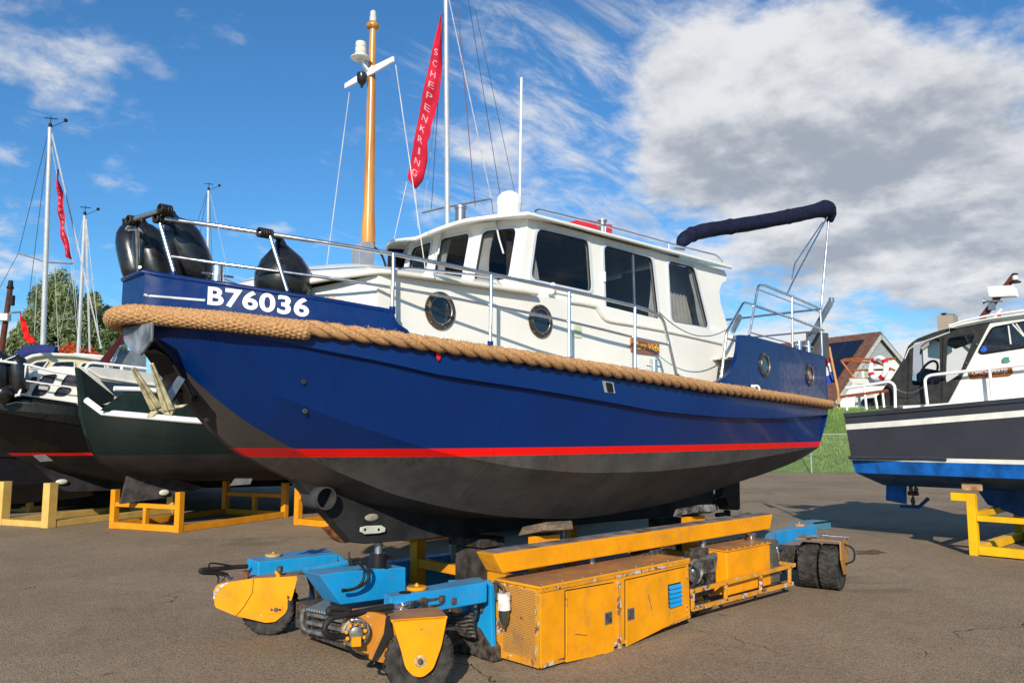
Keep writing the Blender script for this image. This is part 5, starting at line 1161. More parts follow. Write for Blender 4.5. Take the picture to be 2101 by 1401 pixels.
# ================================================================ OTHER BOATS, LEFT
def cradle(c0, c1, length, h, m_, label, w_=.13, mid=False, hr=None, cross=True):
    c0, c1 = V(c0), V(c1); e = (c1-c0).normalized(); W_ = (c1-c0).length; f = V((e.y, -e.x, 0)); f = f if f.dot(rt) > 0 else -f
    c = thing('boat_cradle', (c0+c1)/2+f*length/2, label, 'cradle'); P = lambda i, j, z=0: c0+f*(length*i)+e*(W_*j)+V((0, 0, z))
    for i in (0, 1):
        for j in (0, 1):
            mb = MB(); mb.beam(P(i, j), P(i, j, h if i == 0 or hr is None else hr), w_, w_, upv=tuple(e)); mb.build('post', m_, c, bevel=.006)
        mb = MB(); mb.beam(P(i, 0, .07)+e*w_/2, P(i, 1, .07)-e*w_/2, w_*.9, .13); mb.build('floor_member', m_, c, bevel=.006)
        if cross: mb = MB(); mb.beam(P(i, 0, h*.62)+e*w_/2, P(i, 1, h*.62)-e*w_/2, w_*.7, .09); mb.build('cross_member', m_, c, bevel=.006)
        if mid: mb = MB(); mb.beam(P(i, .5, .13), P(i, .5, h*.6), w_*.8, .08, upv=tuple(e)); mb.build('post', m_, c, bevel=.006)
    for j in (0, 1):
        mb = MB(); mb.beam(P(0, j, .07)+f*w_/2, P(1, j, .07)-f*w_/2, w_*.9, .13); mb.build('side_member', m_, c, bevel=.006)
    return c
# --- green double-ended sloop hull
GY = 11.0
gm = hull_paint('green hull paint', (.005, .010, .008), (.006, .010, .009), (.020, .016, .0145), 1.54, 1.56, True)
green_m = plain('dark green paint', (.012, .026, .021), .5, var=.15)
gb = thing('green_boat', (5, GY, .6), 'dark green double-ended boat with white gunwale and tall stem post', 'boat')
bg_ = interp([.9, 1.0, 1.2, 1.6, 2.3, 3.5, 5.5, 7.5, 9.0, 9.6], [.06, .22, .5, .85, 1.15, 1.36, 1.42, 1.25, .6, .08])
SG = [PF(u, v, lambda x: bg_(x)-GY) for u, v in ((172, 815), (185, 833), (208, 846), (260, 851), (330, 857), (395, 863))]
zsg = interp([.9]+[p.x for p in SG if p]+[6, 9.6], [SG[0].z+.02]+[p.z for p in SG if p]+[2.1, 2.5])
zkg = interp([.88, 1.0, 1.12, 1.35, 1.7, 2.2, 3.2, 5, 8, 9.3, 9.6], [2.3, 1.95, 1.62, 1.35, 1.18, 1.05, .95, .9, 1.1, 1.6, 2.3])
mb = MB()
for s_ in (-1, 1):
    rings = []
    for i in range(41):
        x = .9+8.7*(i/40)**1.4; b_, z1_, z0k = bg_(x), zsg(x), zkg(x); r_ = []
        for j in range(13):
            a = j/12*PI/2; yy = b_*math.cos(a)**(.62+.25*(1-min(1, b_))); zz_ = z0k+(z1_-z0k)*(1-math.sin(a))**.95; r_.append(V((x, GY+s_*(yy+.03), zz_)))
        rings.append(r_)
    mb.loft(rings)
mb.build('hull', gm, gb, smooth=40)
mb = MB()
for s_ in (-1, 1):
    P = [V((x, GY+s_*(bg_(x)+.03), zsg(x))) for x in np.linspace(.93, 9.5, 40)]; mb = MB(); mb.tube(P, .065, 8); mb.build('gunwale', whitel_m, gb, smooth=60)
mb = MB()
for k, (f_, z_) in enumerate(((.95, .66), (.86, .36))):
    for s_ in (-1,):
        P = [V((x, GY+s_*(bg_(x)*math.cos(math.asin(1-z_))**.7+.034), zkg(x)+(zsg(x)-zkg(x))*z_)) for x in np.linspace(1.15, 9, 30)]; mb.tube(P, .007, 4)
mb.build('plank_seam', black_m, gb)
mb = MB(); mb.prism([py(u, v, GY-.07) for u, v in ((157, 753), (166, 756), (176, 800), (186, 850), (194, 900), (214, 935), (200, 925), (176, 890), (165, 850), (162, 800))], (0, .14, 0)); mb.build('stem_post', green_m, gb, bevel=.01)
mb = MB(); mb.prism([py(u, v, GY-.12) for u, v in ((167, 758), (200, 785), (235, 812), (233, 822), (205, 832), (208, 845), (185, 833), (176, 812))], (0, .05, 0)); mb.build('bow_board', plain('black green paint', (.006, .010, .009), .5), gb)
mb = MB(); mb.prism([py(u, v, GY-.62) for u, v in ((206, 842), (234, 820), (262, 800), (310, 801), (420, 815), (420, 862), (300, 856), (235, 846))], (0, .05, 0)); mb.build('coaming', green_m, gb)
mb = MB(); mb.tube([py(234, 797, GY-.62), py(300, 799, GY-.62), py(420, 818, GY-.62)], .05, 8); mb.build('coaming_cap', whitel_m, gb, smooth=60)
mb = MB(); mb.prism([py(u, v, GY-.05) for u, v in ((262, 975), (285, 960), (420, 1000), (360, 1018), (247, 1034))], (0, .1, 0)); mb.build('skeg', plain('skeg grey', (.055, .048, .048), .7, var=.3), gb, bevel=.01)
mb = MB(); mb.ball(py(337, 1010, GY-.1), .09, 14, sc=(1.2, .4, .7)); mb.build('zinc_anode', zinc_m, gb, smooth=60)
mb = MB(); mb.prism([py(u, v, GY-.75) for u, v in ((483, 979), (519, 977), (513, 993), (471, 996))], (0, -.01, 0)); mb.build('paper_notice', plain('grey paper', (.16, .16, .17), .8), gb)
cradle(pz(366, 1092), pz(233, 1083), 3.2, .80, cyel, 'orange-yellow cradle standing under the dark green boat', mid=True)
cradle(pz(680, 1082), pz(611, 1076), 2.4, .95, cyel, 'yellow cradle frame behind the forefoot of the blue boat')
# --- black boat
blk_m = hull_paint('black hull paint', (.003, .003, .0035), (.60, .008, .008), (.012, .010, .0095), 1.485, 1.545)
blkl_m = hull_paint('black stem paint', (.008, .007, .0065), (.42, .01, .01), (.018, .015, .014), 1.485, 1.545, True)  # bow shadow on the red stripe is painted in as a darker red
blkp = plain('black gloss paint', (.003, .003, .004), .35, var=.1, coat=.1)
bo_ff = V((1.4, 14.0, -.33))
bb_ = thing('black_boat', (4, 14, .5), 'black steel boat with red waterline stripe and white rails, at the left edge', 'boat')
make_hull(bb_, blk_m, blkl_m, bo_ff)
keel_mesh(bo_ff).build('keel', keel_m, bb_, bevel=.012)
mb = MB(); T2 = [V((x, 0, zs_(x)+.28-.05*(x+1.93))) for x in np.linspace(-1.93, 2.6, 26)]
for s_ in (-1, 1):
    o_ = [V((p.x, s_*bs(p.x), p.z))+bo_ff for p in T2]; lo = [V((p.x, s_*bs(p.x), zs_(p.x)-.03))+bo_ff for p in T2]; i_ = [p+V((0, -s_*.05, 0)) for p in o_]; li = [p+V((0, -s_*.05, 0)) for p in lo]
    mb.loft([lo, o_, i_, li]); mb.tube(o_, .025, 6)
mb.quad(V((-1.93, -.24, 2.8))+bo_ff, V((-1.93, .24, 2.8))+bo_ff, V((-1.93, .24, 3.18))+bo_ff, V((-1.93, -.24, 3.18))+bo_ff)
mb.build('bulwark', blkp, bb_, smooth=30)
mb = MB(); mb.tube([V((x, -(bs(x)+.07), zs_(x)+.02))+bo_ff for x in np.linspace(-1.93, -1.62, 6)], .10, 14); mb.build('rope_fender', rope_m, bb_, smooth=60)
mb = MB(); mb.tube([py(14, 830, 12.4), py(34, 825, 12.45), py(68, 829, 12.55)], .012, 6); mb.build('rigging_screw', dsteel_m, bb_)
mb = MB(); mb.ball(py(127, 988, 13.85), .10, 14, sc=(1.3, .4, .6)); mb.build('zinc_anode', zinc_m, bb_, smooth=60)
mb = MB(); mb.prism([py(u, v, 12.75) for u, v in ((67, 934), (92, 932), (109, 945), (82, 947))], (0, -.01, 0)); mb.build('paper_notice', plain('grey paper', (.16, .16, .17), .8), bb_)
def px_rail(pts, y, r, m_, par, name='guard_rail', f_=.06):
    mb = MB(); mb.tube(fillet([py(u, v, y) for u, v in pts], f_), r, 7); return mb.build(name, m_, par, smooth=60)
px_rail([(-20, 741), (4, 741), (60, 749), (110, 762), (165, 770)], 12.75, .028, whitel_m, bb_); px_rail([(54, 748), (48, 781), (38, 812)], 12.75, .028, whitel_m, bb_, 'rail_post'); px_rail([(52, 781), (100, 788), (160, 796)], 12.75, .018, whitel_m, bb_)
# white wheelhouse of the black boat
mb = MB(); yc = 13.0
mb.prism([py(u, v, yc) for u, v in ((50, 812), (63, 770), (76, 760), (100, 753), (130, 751), (165, 754), (225, 762), (225, 835), (160, 828))], (0, 2.0, 0)); cb_ = mb.build('wheelhouse', white_m, bb_, bevel=.03)
wl_ = plain('wheelhouse glass', (.045, .05, .075), .08, var=.3, coat=.3)
for P in ([(80, 783), (92, 770), (117, 768), (106, 786), (106, 789)], [(124, 791), (137, 770), (160, 768), (160, 794)], [(64, 811), (76, 789), (103, 791), (96, 803), (86, 811)], [(110, 811), (122, 794), (147, 797), (140, 807), (130, 812)], [(64, 775), (77, 773), (71, 786), (62, 784)]):
    mb = MB(); L0 = fillet([py(u, v, yc-.008) for u, v in P], .05, 3, closed=True); mb.sheet(L0); mb.build('window', wl_, cb_, rnorm=False)
    mb = MB(); mb.tube(L0, .012, 5, closed=True); mb.build('window_seal', black_m, cb_)
mb = MB(); mb.prism([py(u, v, yc-.012) for u, v in ((80, 791), (100, 793), (97, 800), (77, 798))], (0, -.004, 0)); mb.build('window_notice', plain('paper', (.55, .54, .5), .8), cb_)
def big_fender(c, r, h, lab, tilt=(0, 0, 1)):
    t_ = thing('cylinder_fender', c, lab, 'fender', 'black fenders on the black boat'); ax = V(tilt).normalized(); mb = MB()
    mb.lathe([(.001, -h*.5), (r*.6, -h*.49), (r*.9, -h*.42), (r, -h*.3), (r*1.0, h*.25), (r*.9, h*.38), (r*.6, h*.47), (r*.25, h*.5), (r*.2, h*.55), (.001, h*.56)], c, ax, 24); mb.build('fender_body', rubber_m, t_, smooth=60)
    mb = MB(); mb.tube([V(c)+ax*h*.52, py(3, 742, 12.75)], .014, 6); mb.build('fender_rope', whitel_m, t_)
big_fender(py(38, 769, 12.9), .19, .80, 'upright black fender behind the white rail of the black boat', (-.12, 0, 1)); big_fender(py(-2, 765, 13.0), .2, .85, 'black fender cut by the left edge, on the black boat')
c = py(7, 806, 13.0); t_ = thing('round_fender', c, 'round black fender low on the deck of the black boat', 'fender'); mb = MB(); mb.ball(c, .22, 16); mb.tube([c, c+V((0, 0, .26))], .03, 8); mb.build('fender_body', rubber_m, t_, smooth=60)
cradle(pz(99, 1082), pz(4, 1076), 3.4, .93, cyl_l, 'pale cream-yellow cradle under the black boat at the left', w_=.2, cross=False)
cradle(pz(60, 1050), pz(-60, 1045), 2.4, .9, cyl_l, 'pale cradle further back at the left edge')
# --- cream cruiser and white cruiser further back
def back_boat(y, dx, mtop, label, z=-.4, name='motor_boat'):
    b = thing(name, (dx+2.5, y, .5), label, 'boat'); make_hull(b, mtop, mtop, (dx, y, z)); keel_mesh((dx, y, z)).build('keel', keel_m, b); return b
cream_m = plain('cream cabin paint', (.70, .60, .40), .35, var=.05)
greyw_m = plain('pale grey deck', (.55, .54, .50), .5, var=.06)
cbt = back_boat(17.4, 2.2, plain('old dark hull', (.02, .02, .024), .4), 'cream cruiser with long wheelhouse roof behind the black boat')
mb = MB(); mb.prism([py(u, v, 16.4) for u, v in ((46, 800), (52, 741), (66, 732), (88, 728), (140, 730), (215, 740), (280, 748), (300, 820))], (0, 2, 0)); cw = mb.build('wheelhouse', cream_m, cbt, bevel=.03)
mb = MB(); mb.tube([py(u, v, 16.35) for u, v in ((48, 739), (66, 731), (90, 727), (150, 729), (215, 738), (285, 746))], .05, 8); mb.build('roof_edge', whited_m, cw, smooth=60)
for P in ([(62, 750), (75, 742), (100, 740), (88, 756), (60, 756)], [(104, 752), (114, 742), (152, 741), (154, 750), (150, 756)], [(163, 753), (170, 744), (215, 748), (215, 757)]):
    mb = MB(); L0 = fillet([py(u, v, 16.39) for u, v in P], .05, 3, closed=True); mb.sheet(L0); mb.build('window', dglass_m, cw, rnorm=False); mb = MB(); mb.tube(L0, .02, 5, closed=True); mb.build('window_frame', whited_m, cw)
px_rail([(146, 733), (150, 726), (200, 730), (260, 737)], 16.4, .03, whitel_m, cbt)
wbt = back_boat(13.2, 4.6, plain('grey hull', (.05, .05, .055), .4), 'white cruiser behind the green boat, with grey cabin side and raked windscreen', z=-.35)
mb = MB(); mb.prism([py(u, v, 12.2) for u, v in ((183, 830), (178, 758), (190, 752), (235, 756), (300, 764), (420, 775), (420, 850), (240, 830))], (0, 2, 0)); gw_ = mb.build('cabin', greyw_m, wbt, bevel=.03)
mb = MB(); mb.tube([py(u, v, 12.17) for u, v in ((182, 757), (205, 773), (285, 786), (420, 800))], .035, 8); mb.build('rubbing_strip', whited_m, gw_, smooth=60)
mb = MB(); mb.prism([py(u, v, 12.18) for u, v in ((205, 780), (290, 792), (290, 806), (235, 812))], (0, -.01, 0)); mb.build('side_window', dglass_m, gw_)
px_rail([(175, 757), (181, 746), (190, 744), (300, 756)], 12.3, .03, whitel_m, wbt); px_rail([(250, 750), (250, 762)], 12.3, .03, whitel_m, wbt, 'rail_post')
mb = MB(); mb.tube([py(225, 757, 12.6), py(243, 713, 12.6), py(262, 706, 12.6), py(330, 712, 12.6)], .03, 6); wsf = mb.build('windscreen_frame', whitel_m, wbt, smooth=40)
mb = MB(); mb.prism([py(u, v, 12.6) for u, v in ((230, 757), (246, 717), (300, 722), (300, 765))], (0, .02, 0)); mb.build('windscreen', plain('windscreen grey', (.16, .18, .20), .1, coat=.5), wsf)
mb = MB(); mb.prism([py(u, v, 12.4) for u, v in ((203, 744), (254, 682), (262, 682), (222, 748))], (0, .08, 0)); mb.build('canvas_edge', plain('maroon canvas', (.07, .012, .016), .7), wbt)
# --- sailing yachts: only masts stand clear of the boats in front
alum = plain('mast aluminium', (.60, .61, .62), .35, .35, var=.06)
def yacht(top, bot, dist, rad, label, mat_=None, spread=(), zoff=-.9, wires=(), vane=True, hullc=(.012, .013, .018), ybehind=0):
    T = pd(*top, dist); Bm = pd(*bot, dist); d = (Bm-T).normalized(); foot = T+d*((T.z-1.9)/-d.z)
    y = thing('sailing_yacht', (foot.x+.0, foot.y, .1), label, 'sailboat'); off = V((foot.x-2.0, foot.y, zoff+.06))
    make_hull(y, plain('yacht hull %s' % str(hullc), hullc, .3), plain('yacht bottom', (.03, .03, .05), .7), off)
    keel_mesh(off).build('keel', keel_m, y)
    mb = MB(); mb.tube([T, foot], [rad*.72, rad], 14); m_ = mb.build('mast', mat_ or alum, y, smooth=60)
    mb = MB(); dkz = off.z+2.75; mb.prism([V((off.x+a, foot.y-.8, dkz+b_-.25)) for a, b_ in ((.3, 0), (.8, .35), (4.2, .4), (4.6, 0))], (0, 1.6, 0)); mb.build('coachroof', white_m, y, bevel=.05)
    for (u0, v0, u1, v1) in spread:
        mb = MB(); mb.tube([pd(u0, v0, dist), pd(u1, v1, dist)], rad*.3, 6); mb.build('spreader', dsteel_m, m_, smooth=50)
    for (u0, v0, u1, v1, r_, mm) in wires:
        mb = MB(); mb.tube([pd(u0, v0, dist), pd(u1, v1, dist)], r_, 4, cap=False); mb.build('rigging_wire', mm, m_)
    if vane:
        mb = MB(); mb.tube([T, T+V((0, 0, .35))], .012, 5); mb.tube([T+V((0, 0, .3))-rt*.18, T+V((0, 0, .26))+rt*.2], .016, 5); mb.lathe([(.05, 0), (.05, .12)], T, (0, 0, 1), 8); mb.tube([T, T+rt*.45+V((0, 0, .2))], .01, 4); mb.ball(T+rt*.45+V((0, 0, .22)), .06, 8); mb.build('wind_vane', black_m, m_)
    return y, m_
wirew = plain('white stay', (.55, .55, .56), .5); wired = plain('dark stay', (.05, .05, .06), .5); wirer = plain('red brown halyard', (.22, .08, .08), .6)
ya, _ = yacht((914.5, -40), (918, 440), 16, .062, 'white sailing yacht hidden behind the blue wheelhouse, tallest mast with red banner', spread=((866, 437, 914, 425), (922, 424, 1008, 408)), zoff=-.9, vane=False,
      wires=[(917, -20, 1008, 408, .010, wirew), (936, -20, 975, 425, .008, wirer), (958, -20, 1026, 400, .006, wired), (975, 20, 1056, 395, .005, wired), (911, 10, 885, 430, .006, wired), (905, 130, 870, 430, .004, wirew), (1008, 408, 1012, 440, .006, wired)])
yacht((103, 262), (88, 715), 24, .085, 'sailing yacht with the tall white mast at far left, above the black boat', spread=((38, 519, 92, 537), (96, 538, 150, 541)), wires=[(104, 265, 208, 715, .022, wirew), (100, 268, 38, 519, .010, wired), (38, 519, 0, 590, .010, wired), (102, 268, 56, 640, .010, wired), (106, 300, 150, 541, .008, wirew), (150, 541, 165, 715, .008, wirew), (78, 540, 70, 690, .008, wirew), (112, 545, 120, 720, .007, wirew)])
yacht((174, 442), (161, 722), 28, .075, 'sailing yacht with slim white mast in front of the willow', spread=((118, 655, 162, 654),), wires=[(176, 450, 184, 722, .035, wirew), (176, 446, 205, 715, .014, wirew), (171, 446, 120, 700, .006, wirew), (146, 545, 160, 700, .008, wirew)])
yacht((428, 391), (426, 620), 34, .078, 'distant sailing yacht whose mast rises behind the bow fenders', wires=[(424, 396, 385, 520, .010, wired), (425, 398, 396, 560, .010, wired), (432, 400, 468, 560, .008, wirew), (430, 400, 436, 560, .008, wired)])
# brown wooden mast with lamp box and red pennant
bt_ = pd(21, 592, 20); bf_ = pd(4, 712, 20)
bm_, mm_ = yacht((21, 592), (4, 712), 20, .085, 'sailing boat with brown wooden mast at the left edge', mat_=plain('brown mast', (.10, .03, .02), .4), spread=((6, 643, 42, 640),), vane=False)
mb = MB(); mb.box(pd(7, 651, 19.9), (.18, .3, .18), az=yaw); mb.build('mast_lamp', whited_m, mm_, bevel=.02); mb = MB(); mb.lathe([(.09, 0), (.06, .08), (.05, .2)], bt_, (0, 0, 1), 12); mb.box(bt_+rt*.06-V((0, 0, .3)), (.1, .1, .25), az=yaw); mb.build('mast_fittings', black_m, mm_)
# navy boom cover
mb = MB(); P = smooth_path([pd(u, v, 24.0) for u, v in ((36, 732), (60, 724), (90, 720), (116, 721))], 5); mb.tube(P, [.10+.12*math.sin(PI*(i+3)/(len(P)+4)) for i in range(len(P))], 12)
tag(mb.build('boom_cover', plain('blue boom cover', (.02, .03, .14), .8), None, smooth=60), 'blue canvas sail cover lying along a boom above the cream wheelhouse', 'sail cover')
# --- banners
red_m = plain('red banner cloth', (.50, .010, .035), .75, var=.12, scale=3)
pink_m = plain('banner white print', (.66, .36, .42), .7)
red2_m = plain('red pennant cloth', (.80, .012, .012), .7, var=.1)
def banner(left, right, dist, label, text=None, fold=.05, tpos=(.12, .95), name='banner', mat_=None, tm=None, lw=.42):
    L_ = [pd(u, v, dist) for u, v in left]; R_ = [pd(u, v, dist) for u, v in right]
    def samp(P, t_):
        d = [0]
        for i in range(1, len(P)): d.append(d[-1]+(P[i]-P[i-1]).length)
        return V([float(np.interp(t_*d[-1], d, [p[k] for p in P])) for k in range(3)])
    n, k = 70, 12; rows = []
    def pt(t_, s_): 
        a, b_ = samp(L_, t_), samp(R_, t_); return a.lerp(b_, s_)+fw*(fold*math.sin(s_*5+t_*9)*s_+fold*.5*math.sin(t_*23+s_*2))
    for i in range(n+1): rows.append([pt(i/n, j/k) for j in range(k+1)])
    mb = MB(); mb.loft(rows); o = mb.build(name, mat_ or red_m, None, smooth=70)
    sm = o.modifiers.new('cloth thickness', 'SOLIDIFY'); sm.thickness = .006
    tag(o, label, name)
    if text:
        T0_, T1_ = tpos; N_ = len(text); mb = MB()
        for i, ch in enumerate(text):
            tv, tf, asp = text_pts(ch); c0 = T0_+(T1_-T0_)*(i+.5)/N_; hh = (T1_-T0_)/N_*.28
            w_ = .20 if ch != 'I' else .07; mb.add([pt(c0+(.5-q.y)*2*hh, lw+(q.x-.5)*2*w_*(.9))-fw*.014 for q in tv], tf)
        mb.build('banner_lettering', tm or pink_m, o, rnorm=False)
    return o
banner([(905, 26), (893, 75), (880, 135), (868, 190), (856, 255), (846, 310), (836, 365)], [(907, 28), (905, 80), (907, 135), (901, 200), (893, 235), (885, 262), (884, 280), (877, 292), (877, 330), (868, 370), (852, 388)], 15.8,
       'long red banner with white lettering hanging beside the tallest mast', 'SCHEPENKRING', tpos=(.2, .97), lw=.42)
banner([(118, 347), (116, 372), (119, 430), (126, 490), (136, 527)], [(119, 347), (122, 372), (130, 430), (138, 480), (145, 532)], 23.6, 'narrow red banner with white lettering beside the far left mast', 'SCHEPENKRING', fold=.08, tpos=(.15, .97), lw=.5)
banner([(40, 642), (44, 672), (52, 700), (62, 704)], [(42, 642), (56, 672), (66, 690), (74, 703)], 19.8, 'small bright red pennant hanging below the brown mast arm', None, fold=.05, name='pennant', mat_=red2_m)
mb = MB(); mb.tube([pd(835, 373, 15.8), pd(802, 520, 14.5)], .008, 5); mb.tube([pd(852, 388, 15.8), pd(858, 470, 15.2)], .005, 4)
tag(mb.build('banner_line', plain('white line', (.6, .58, .55), .7)), 'thin white lines tied to the bottom of the large red banner', 'rope')
# ================================================================ RIGHT BOAT (stern towards the blue boat)
XR = 10.6
rb_ = thing('grey_motor_boat', (12.1, -3.2, .7), 'dark grey motor boat with white stripes and bright blue bottom, cut by the right edge', 'boat')
X3 = lambda u, v, x=XR: pxx(u, v, x)
gh = plain('dark grey hull paint', (.040, .043, .056), .28, var=.06, scale=2, coat=.25)
bbot = plain('bright blue antifoul', (.01, .13, .50), .5, var=.3, scale=3); dbot = plain('deep blue bottom', (.015, .07, .22), .6, var=.3, scale=3)
wst = plain('white stripe', (.70, .70, .64), .4, var=.06)
YS = [0.0, -.3, -1, -2, -3, -4.5, -6, -7.2, -7.8]
hbw = interp([-7.9, -7.2, -6, -4.5, -3, -1, 0], [.1, .7, 1.2, 1.45, 1.5, 1.5, 1.42])
zsh = interp([-7.9, -5, -2.93, -1, 0], [3.1, 2.72, 2.545, 2.40, 2.34]); XC = 12.1
def strip_r(z_a, z_b, ina, inb, name, m_, proud=0):
    mb = MB()
    for s_ in (-1, 1):
        A = [V((XC+s_*(hbw(y)-ina+proud), y+.11*(1-(z_a(y)-1.3)/1.04)*-1*(1 if y > -.5 else 0), z_a(y))) for y in YS]; B_ = [V((XC+s_*(hbw(y)-inb+proud), y+.11*(1-(z_b(y)-1.3)/1.04)*-1*(1 if y > -.5 else 0), z_b(y))) for y in YS]
        mb.loft([A, B_])
        if True: 
            a, b_ = A[0], B_[0]; mb.quad(a, b_, V((XC, b_.y, b_.z)), V((XC, a.y, a.z)))
    return mb.build(name, m_, rb_, smooth=30, rnorm=False)
k_ = lambda v: (lambda y: v)
strip_r(zsh, lambda y: zsh(y)-.07, -.03, -.03, 'rubbing_strake', gh)
strip_r(lambda y: zsh(y)-.07, lambda y: zsh(y)-.20, 0, 0, 'hull', gh)
strip_r(lambda y: zsh(y)-.20, lambda y: zsh(y)-.30, -.004, 0, 'upper_stripe', wst)
strip_r(lambda y: zsh(y)-.30, k_(1.56), 0, .03, 'topsides', gh)
strip_r(k_(1.56), k_(1.49), .02, .03, 'lower_stripe', wst)
strip_r(k_(1.49), k_(1.26), .03, .12, 'boot_top', bbot)
mb = MB()
for s_ in (-1, 1):
    mb.loft([[V((XC+s_*(hbw(y)-.12), y-.11, 1.26)) for y in YS], [V((XC+s_*.05, y-.11, .98+.1*min(1, abs(y)/6*0))) for y in YS]])
mb.build('bottom', dbot, rb_)
mb = MB(); mb.loft([[V((XC-hbw(y), y, zsh(y)-.01)) for y in YS], [V((XC+hbw(y), y, zsh(y)-.01)) for y in YS]]); mb.build('deck', white_m, rb_)
mb = MB(); mb.tube([X3(1742, 938, XR-.0), X3(1900, 939, XR), X3(1942, 941, XR)], .035, 8); mb.build('hull_fender_strip', gh, rb_, smooth=60)
mb = MB(); mb.prism([V((XC-.05, y, z)) for y, z in ((-1.7, 1.05), (-7, 1.0), (-7, .62), (-2.4, .55), (-1.9, .72))], (.1, 0, 0)); mb.build('keel', dbot, rb_)
mb = MB(); mb.prism([X3(u, v, 12.05) for u, v in ((1818, 978), (1859, 982), (1859, 1034), (1817, 1026))], (.05, 0, 0)); mb.build('rudder', bbot, rb_, bevel=.01)
mb = MB(); c = X3(1875, 1012, 12.05)
for k in range(3):
    a = k*2.09+.3; d = V((math.cos(a), 0, math.sin(a))); s2 = V((0, 1, 0)).cross(d); mb.prism([c+d*.03, c+d*.15-s2*.10, c+d*.26, c+d*.15+s2*.10], (0, .02, 0))
mb.lathe([(.04, -.08), (.04, .1)], c, (0, 1, 0), 10); mb.build('propeller', plain('bronze propeller', (.09, .05, .035), .5, .6), rb_)
mb = MB(); mb.tube([X3(1848, 1038, 12.05), X3(1885, 1040, 12.05), X3(1905, 1022, 12.05)], .035, 6); mb.build('rudder_shoe', dbot, rb_)
# superstructure
XS_ = 10.85
mb = MB(); mb.prism([X3(u, v, XS_) for u, v in ((1850, 852), (1852, 829), (1946, 825), (2029, 662), (2150, 640), (2150, 812), (2150, 850))], (2.4, 0, 0)); ss = mb.build('superstructure', white_m, rb_, bevel=.02)
mb = MB(); mb.prism([X3(u, v, XS_-.05) for u, v in ((1945, 672), (1946, 665), (2150, 634), (2150, 644), (2030, 660), (1960, 674))], (2.5, 0, 0)); mb.build('roof', whited_m, ss, bevel=.01)
mb = MB(); L0 = fillet([X3(u, v, XS_-.006) for u, v in ((2008, 722), (2012, 714), (2036, 672), (2101, 660), (2150, 652), (2150, 705), (2014, 726))], .06, 4, closed=True); mb.sheet(L0); wn_ = mb.build('side_window', dglass_m, ss, rnorm=False)
mb = MB(); mb.tube(L0, .015, 6, closed=True); mb.build('window_frame', black_m, wn_, smooth=60)
mb = MB(); mb.lathe([(.05, 0), (.05, .003)], X3(2018, 716, XS_-.008), (-1, 0, 0), 18); mb.build('window_sticker', plain('blue sticker', (.03, .12, .6), .5), wn_)
for a, b_ in (((2077, 664), (2101, 690)), ((2085, 664), (2110, 700)), ((2069, 668), (2074, 706))):
    mb = MB(); mb.beam(X3(*a, XS_-.012), X3(*b_, XS_-.012), .015, .02); mb.build('interior_rail', wst, wn_)
c4 = [X3(u, v, XS_-.01) for u, v in ((1988, 758), (2077, 751), (2077, 770), (1988, 777))]
mb = MB(); mb.prism(fillet(c4, .07, 5, closed=True), (-.02, 0, 0)); nb2 = mb.build('name_board', plain('brown varnished sign', (.32, .09, .02), .3, var=.15, coat=.4), ss, bevel=.004)
tv, tf, asp = text_pts('OPSCHEPERTJE', bold=.01); mb = MB(); mb.add([(c4[0].lerp(c4[1], .09+.82*q.x)).lerp(c4[3].lerp(c4[2], .09+.82*q.x), 1-(.24+.52*q.y))+V((-.026, 0, 0)) for q in tv], tf); mb.build('board_lettering', whitel_m, nb2, rnorm=False)
mb = MB(); mb.tube(fillet(c4, .07, 5, closed=True), .006, 5, closed=True); mb.build('board_edge', plain('dark wood edge', (.12, .03, .01), .4), nb2)
mb = MB(); c = X3(2067, 736, XS_-.03); mb.box(c, (.08, .10, .07)); nl = mb.build('navigation_light', wst, ss, bevel=.01); mb = MB(); mb.box(c+V((-.035, 0, 0)), (.03, .07, .05)); mb.build('green_lens', plain('green lens', (.02, .35, .12), .2), nl)
# sprayhood tent
canv = plain('charcoal canvas', (.035, .036, .036), .9, var=.18, scale=6, bump=.01, bscale=12)
tent_o = [(1777, 834), (1800, 812), (1830, 775), (1853, 738), (1862, 712), (1870, 703), (1905, 690), (1948, 678), (2032, 661), (2024, 676), (1946, 825), (1900, 829)]
win1 = [(1874, 704), (1880, 702), (1928, 693), (1928, 788), (1871, 791)]; win2 = [(1944, 694), (2002, 683), (1968, 768), (1940, 786)]
O_ = [X3(u, v, XS_-.02) for u, v in tent_o]; H_ = [fillet([X3(u, v, XS_-.02) for u, v in w_], .06, 4, closed=True) for w_ in (win1, win2)]
mb = MB(); mb.sheet(O_, H_, (.01, 0, 0))
ridge = O_[5:9]; mb.loft([ridge, [V((p.x+.3, p.y, p.z+.10)) for p in ridge], [V((p.x+1.2, p.y, p.z+.14)) for p in ridge], [V((p.x+2.3, p.y, p.z+.05)) for p in ridge]])
back = O_[0:5]; mb.loft([back[:3], [V((p.x+2.4, p.y, p.z)) for p in back[:3]]])
tent = mb.build('cockpit_canvas', canv, rb_, smooth=40, rnorm=False)
for h in H_:
    mb = MB(); mb.sheet([p+V((.003, 0, 0)) for p in h]); mb.build('clear_panel', glassy('clear film', (.62, .62, .66), .7), tent, rnorm=False)
mb = MB(); mb.tube([X3(u, v, XS_-.03) for u, v in ((1856, 736), (1865, 716), (1880, 706), (1915, 694), (1948, 681), (1948, 672), (2030, 658))], .012, 6); mb.build('canvas_piping', wst, tent, smooth=60)
for u0, v0, u1, v1 in ((1865, 708, 1862, 826), (1935, 692, 1932, 826)):
    mb = MB(); mb.beam(X3(u0, v0, XS_-.026), X3(u1, v1, XS_-.026), .006, .012); mb.build('canvas_zip', black_m, tent)
mb = MB()
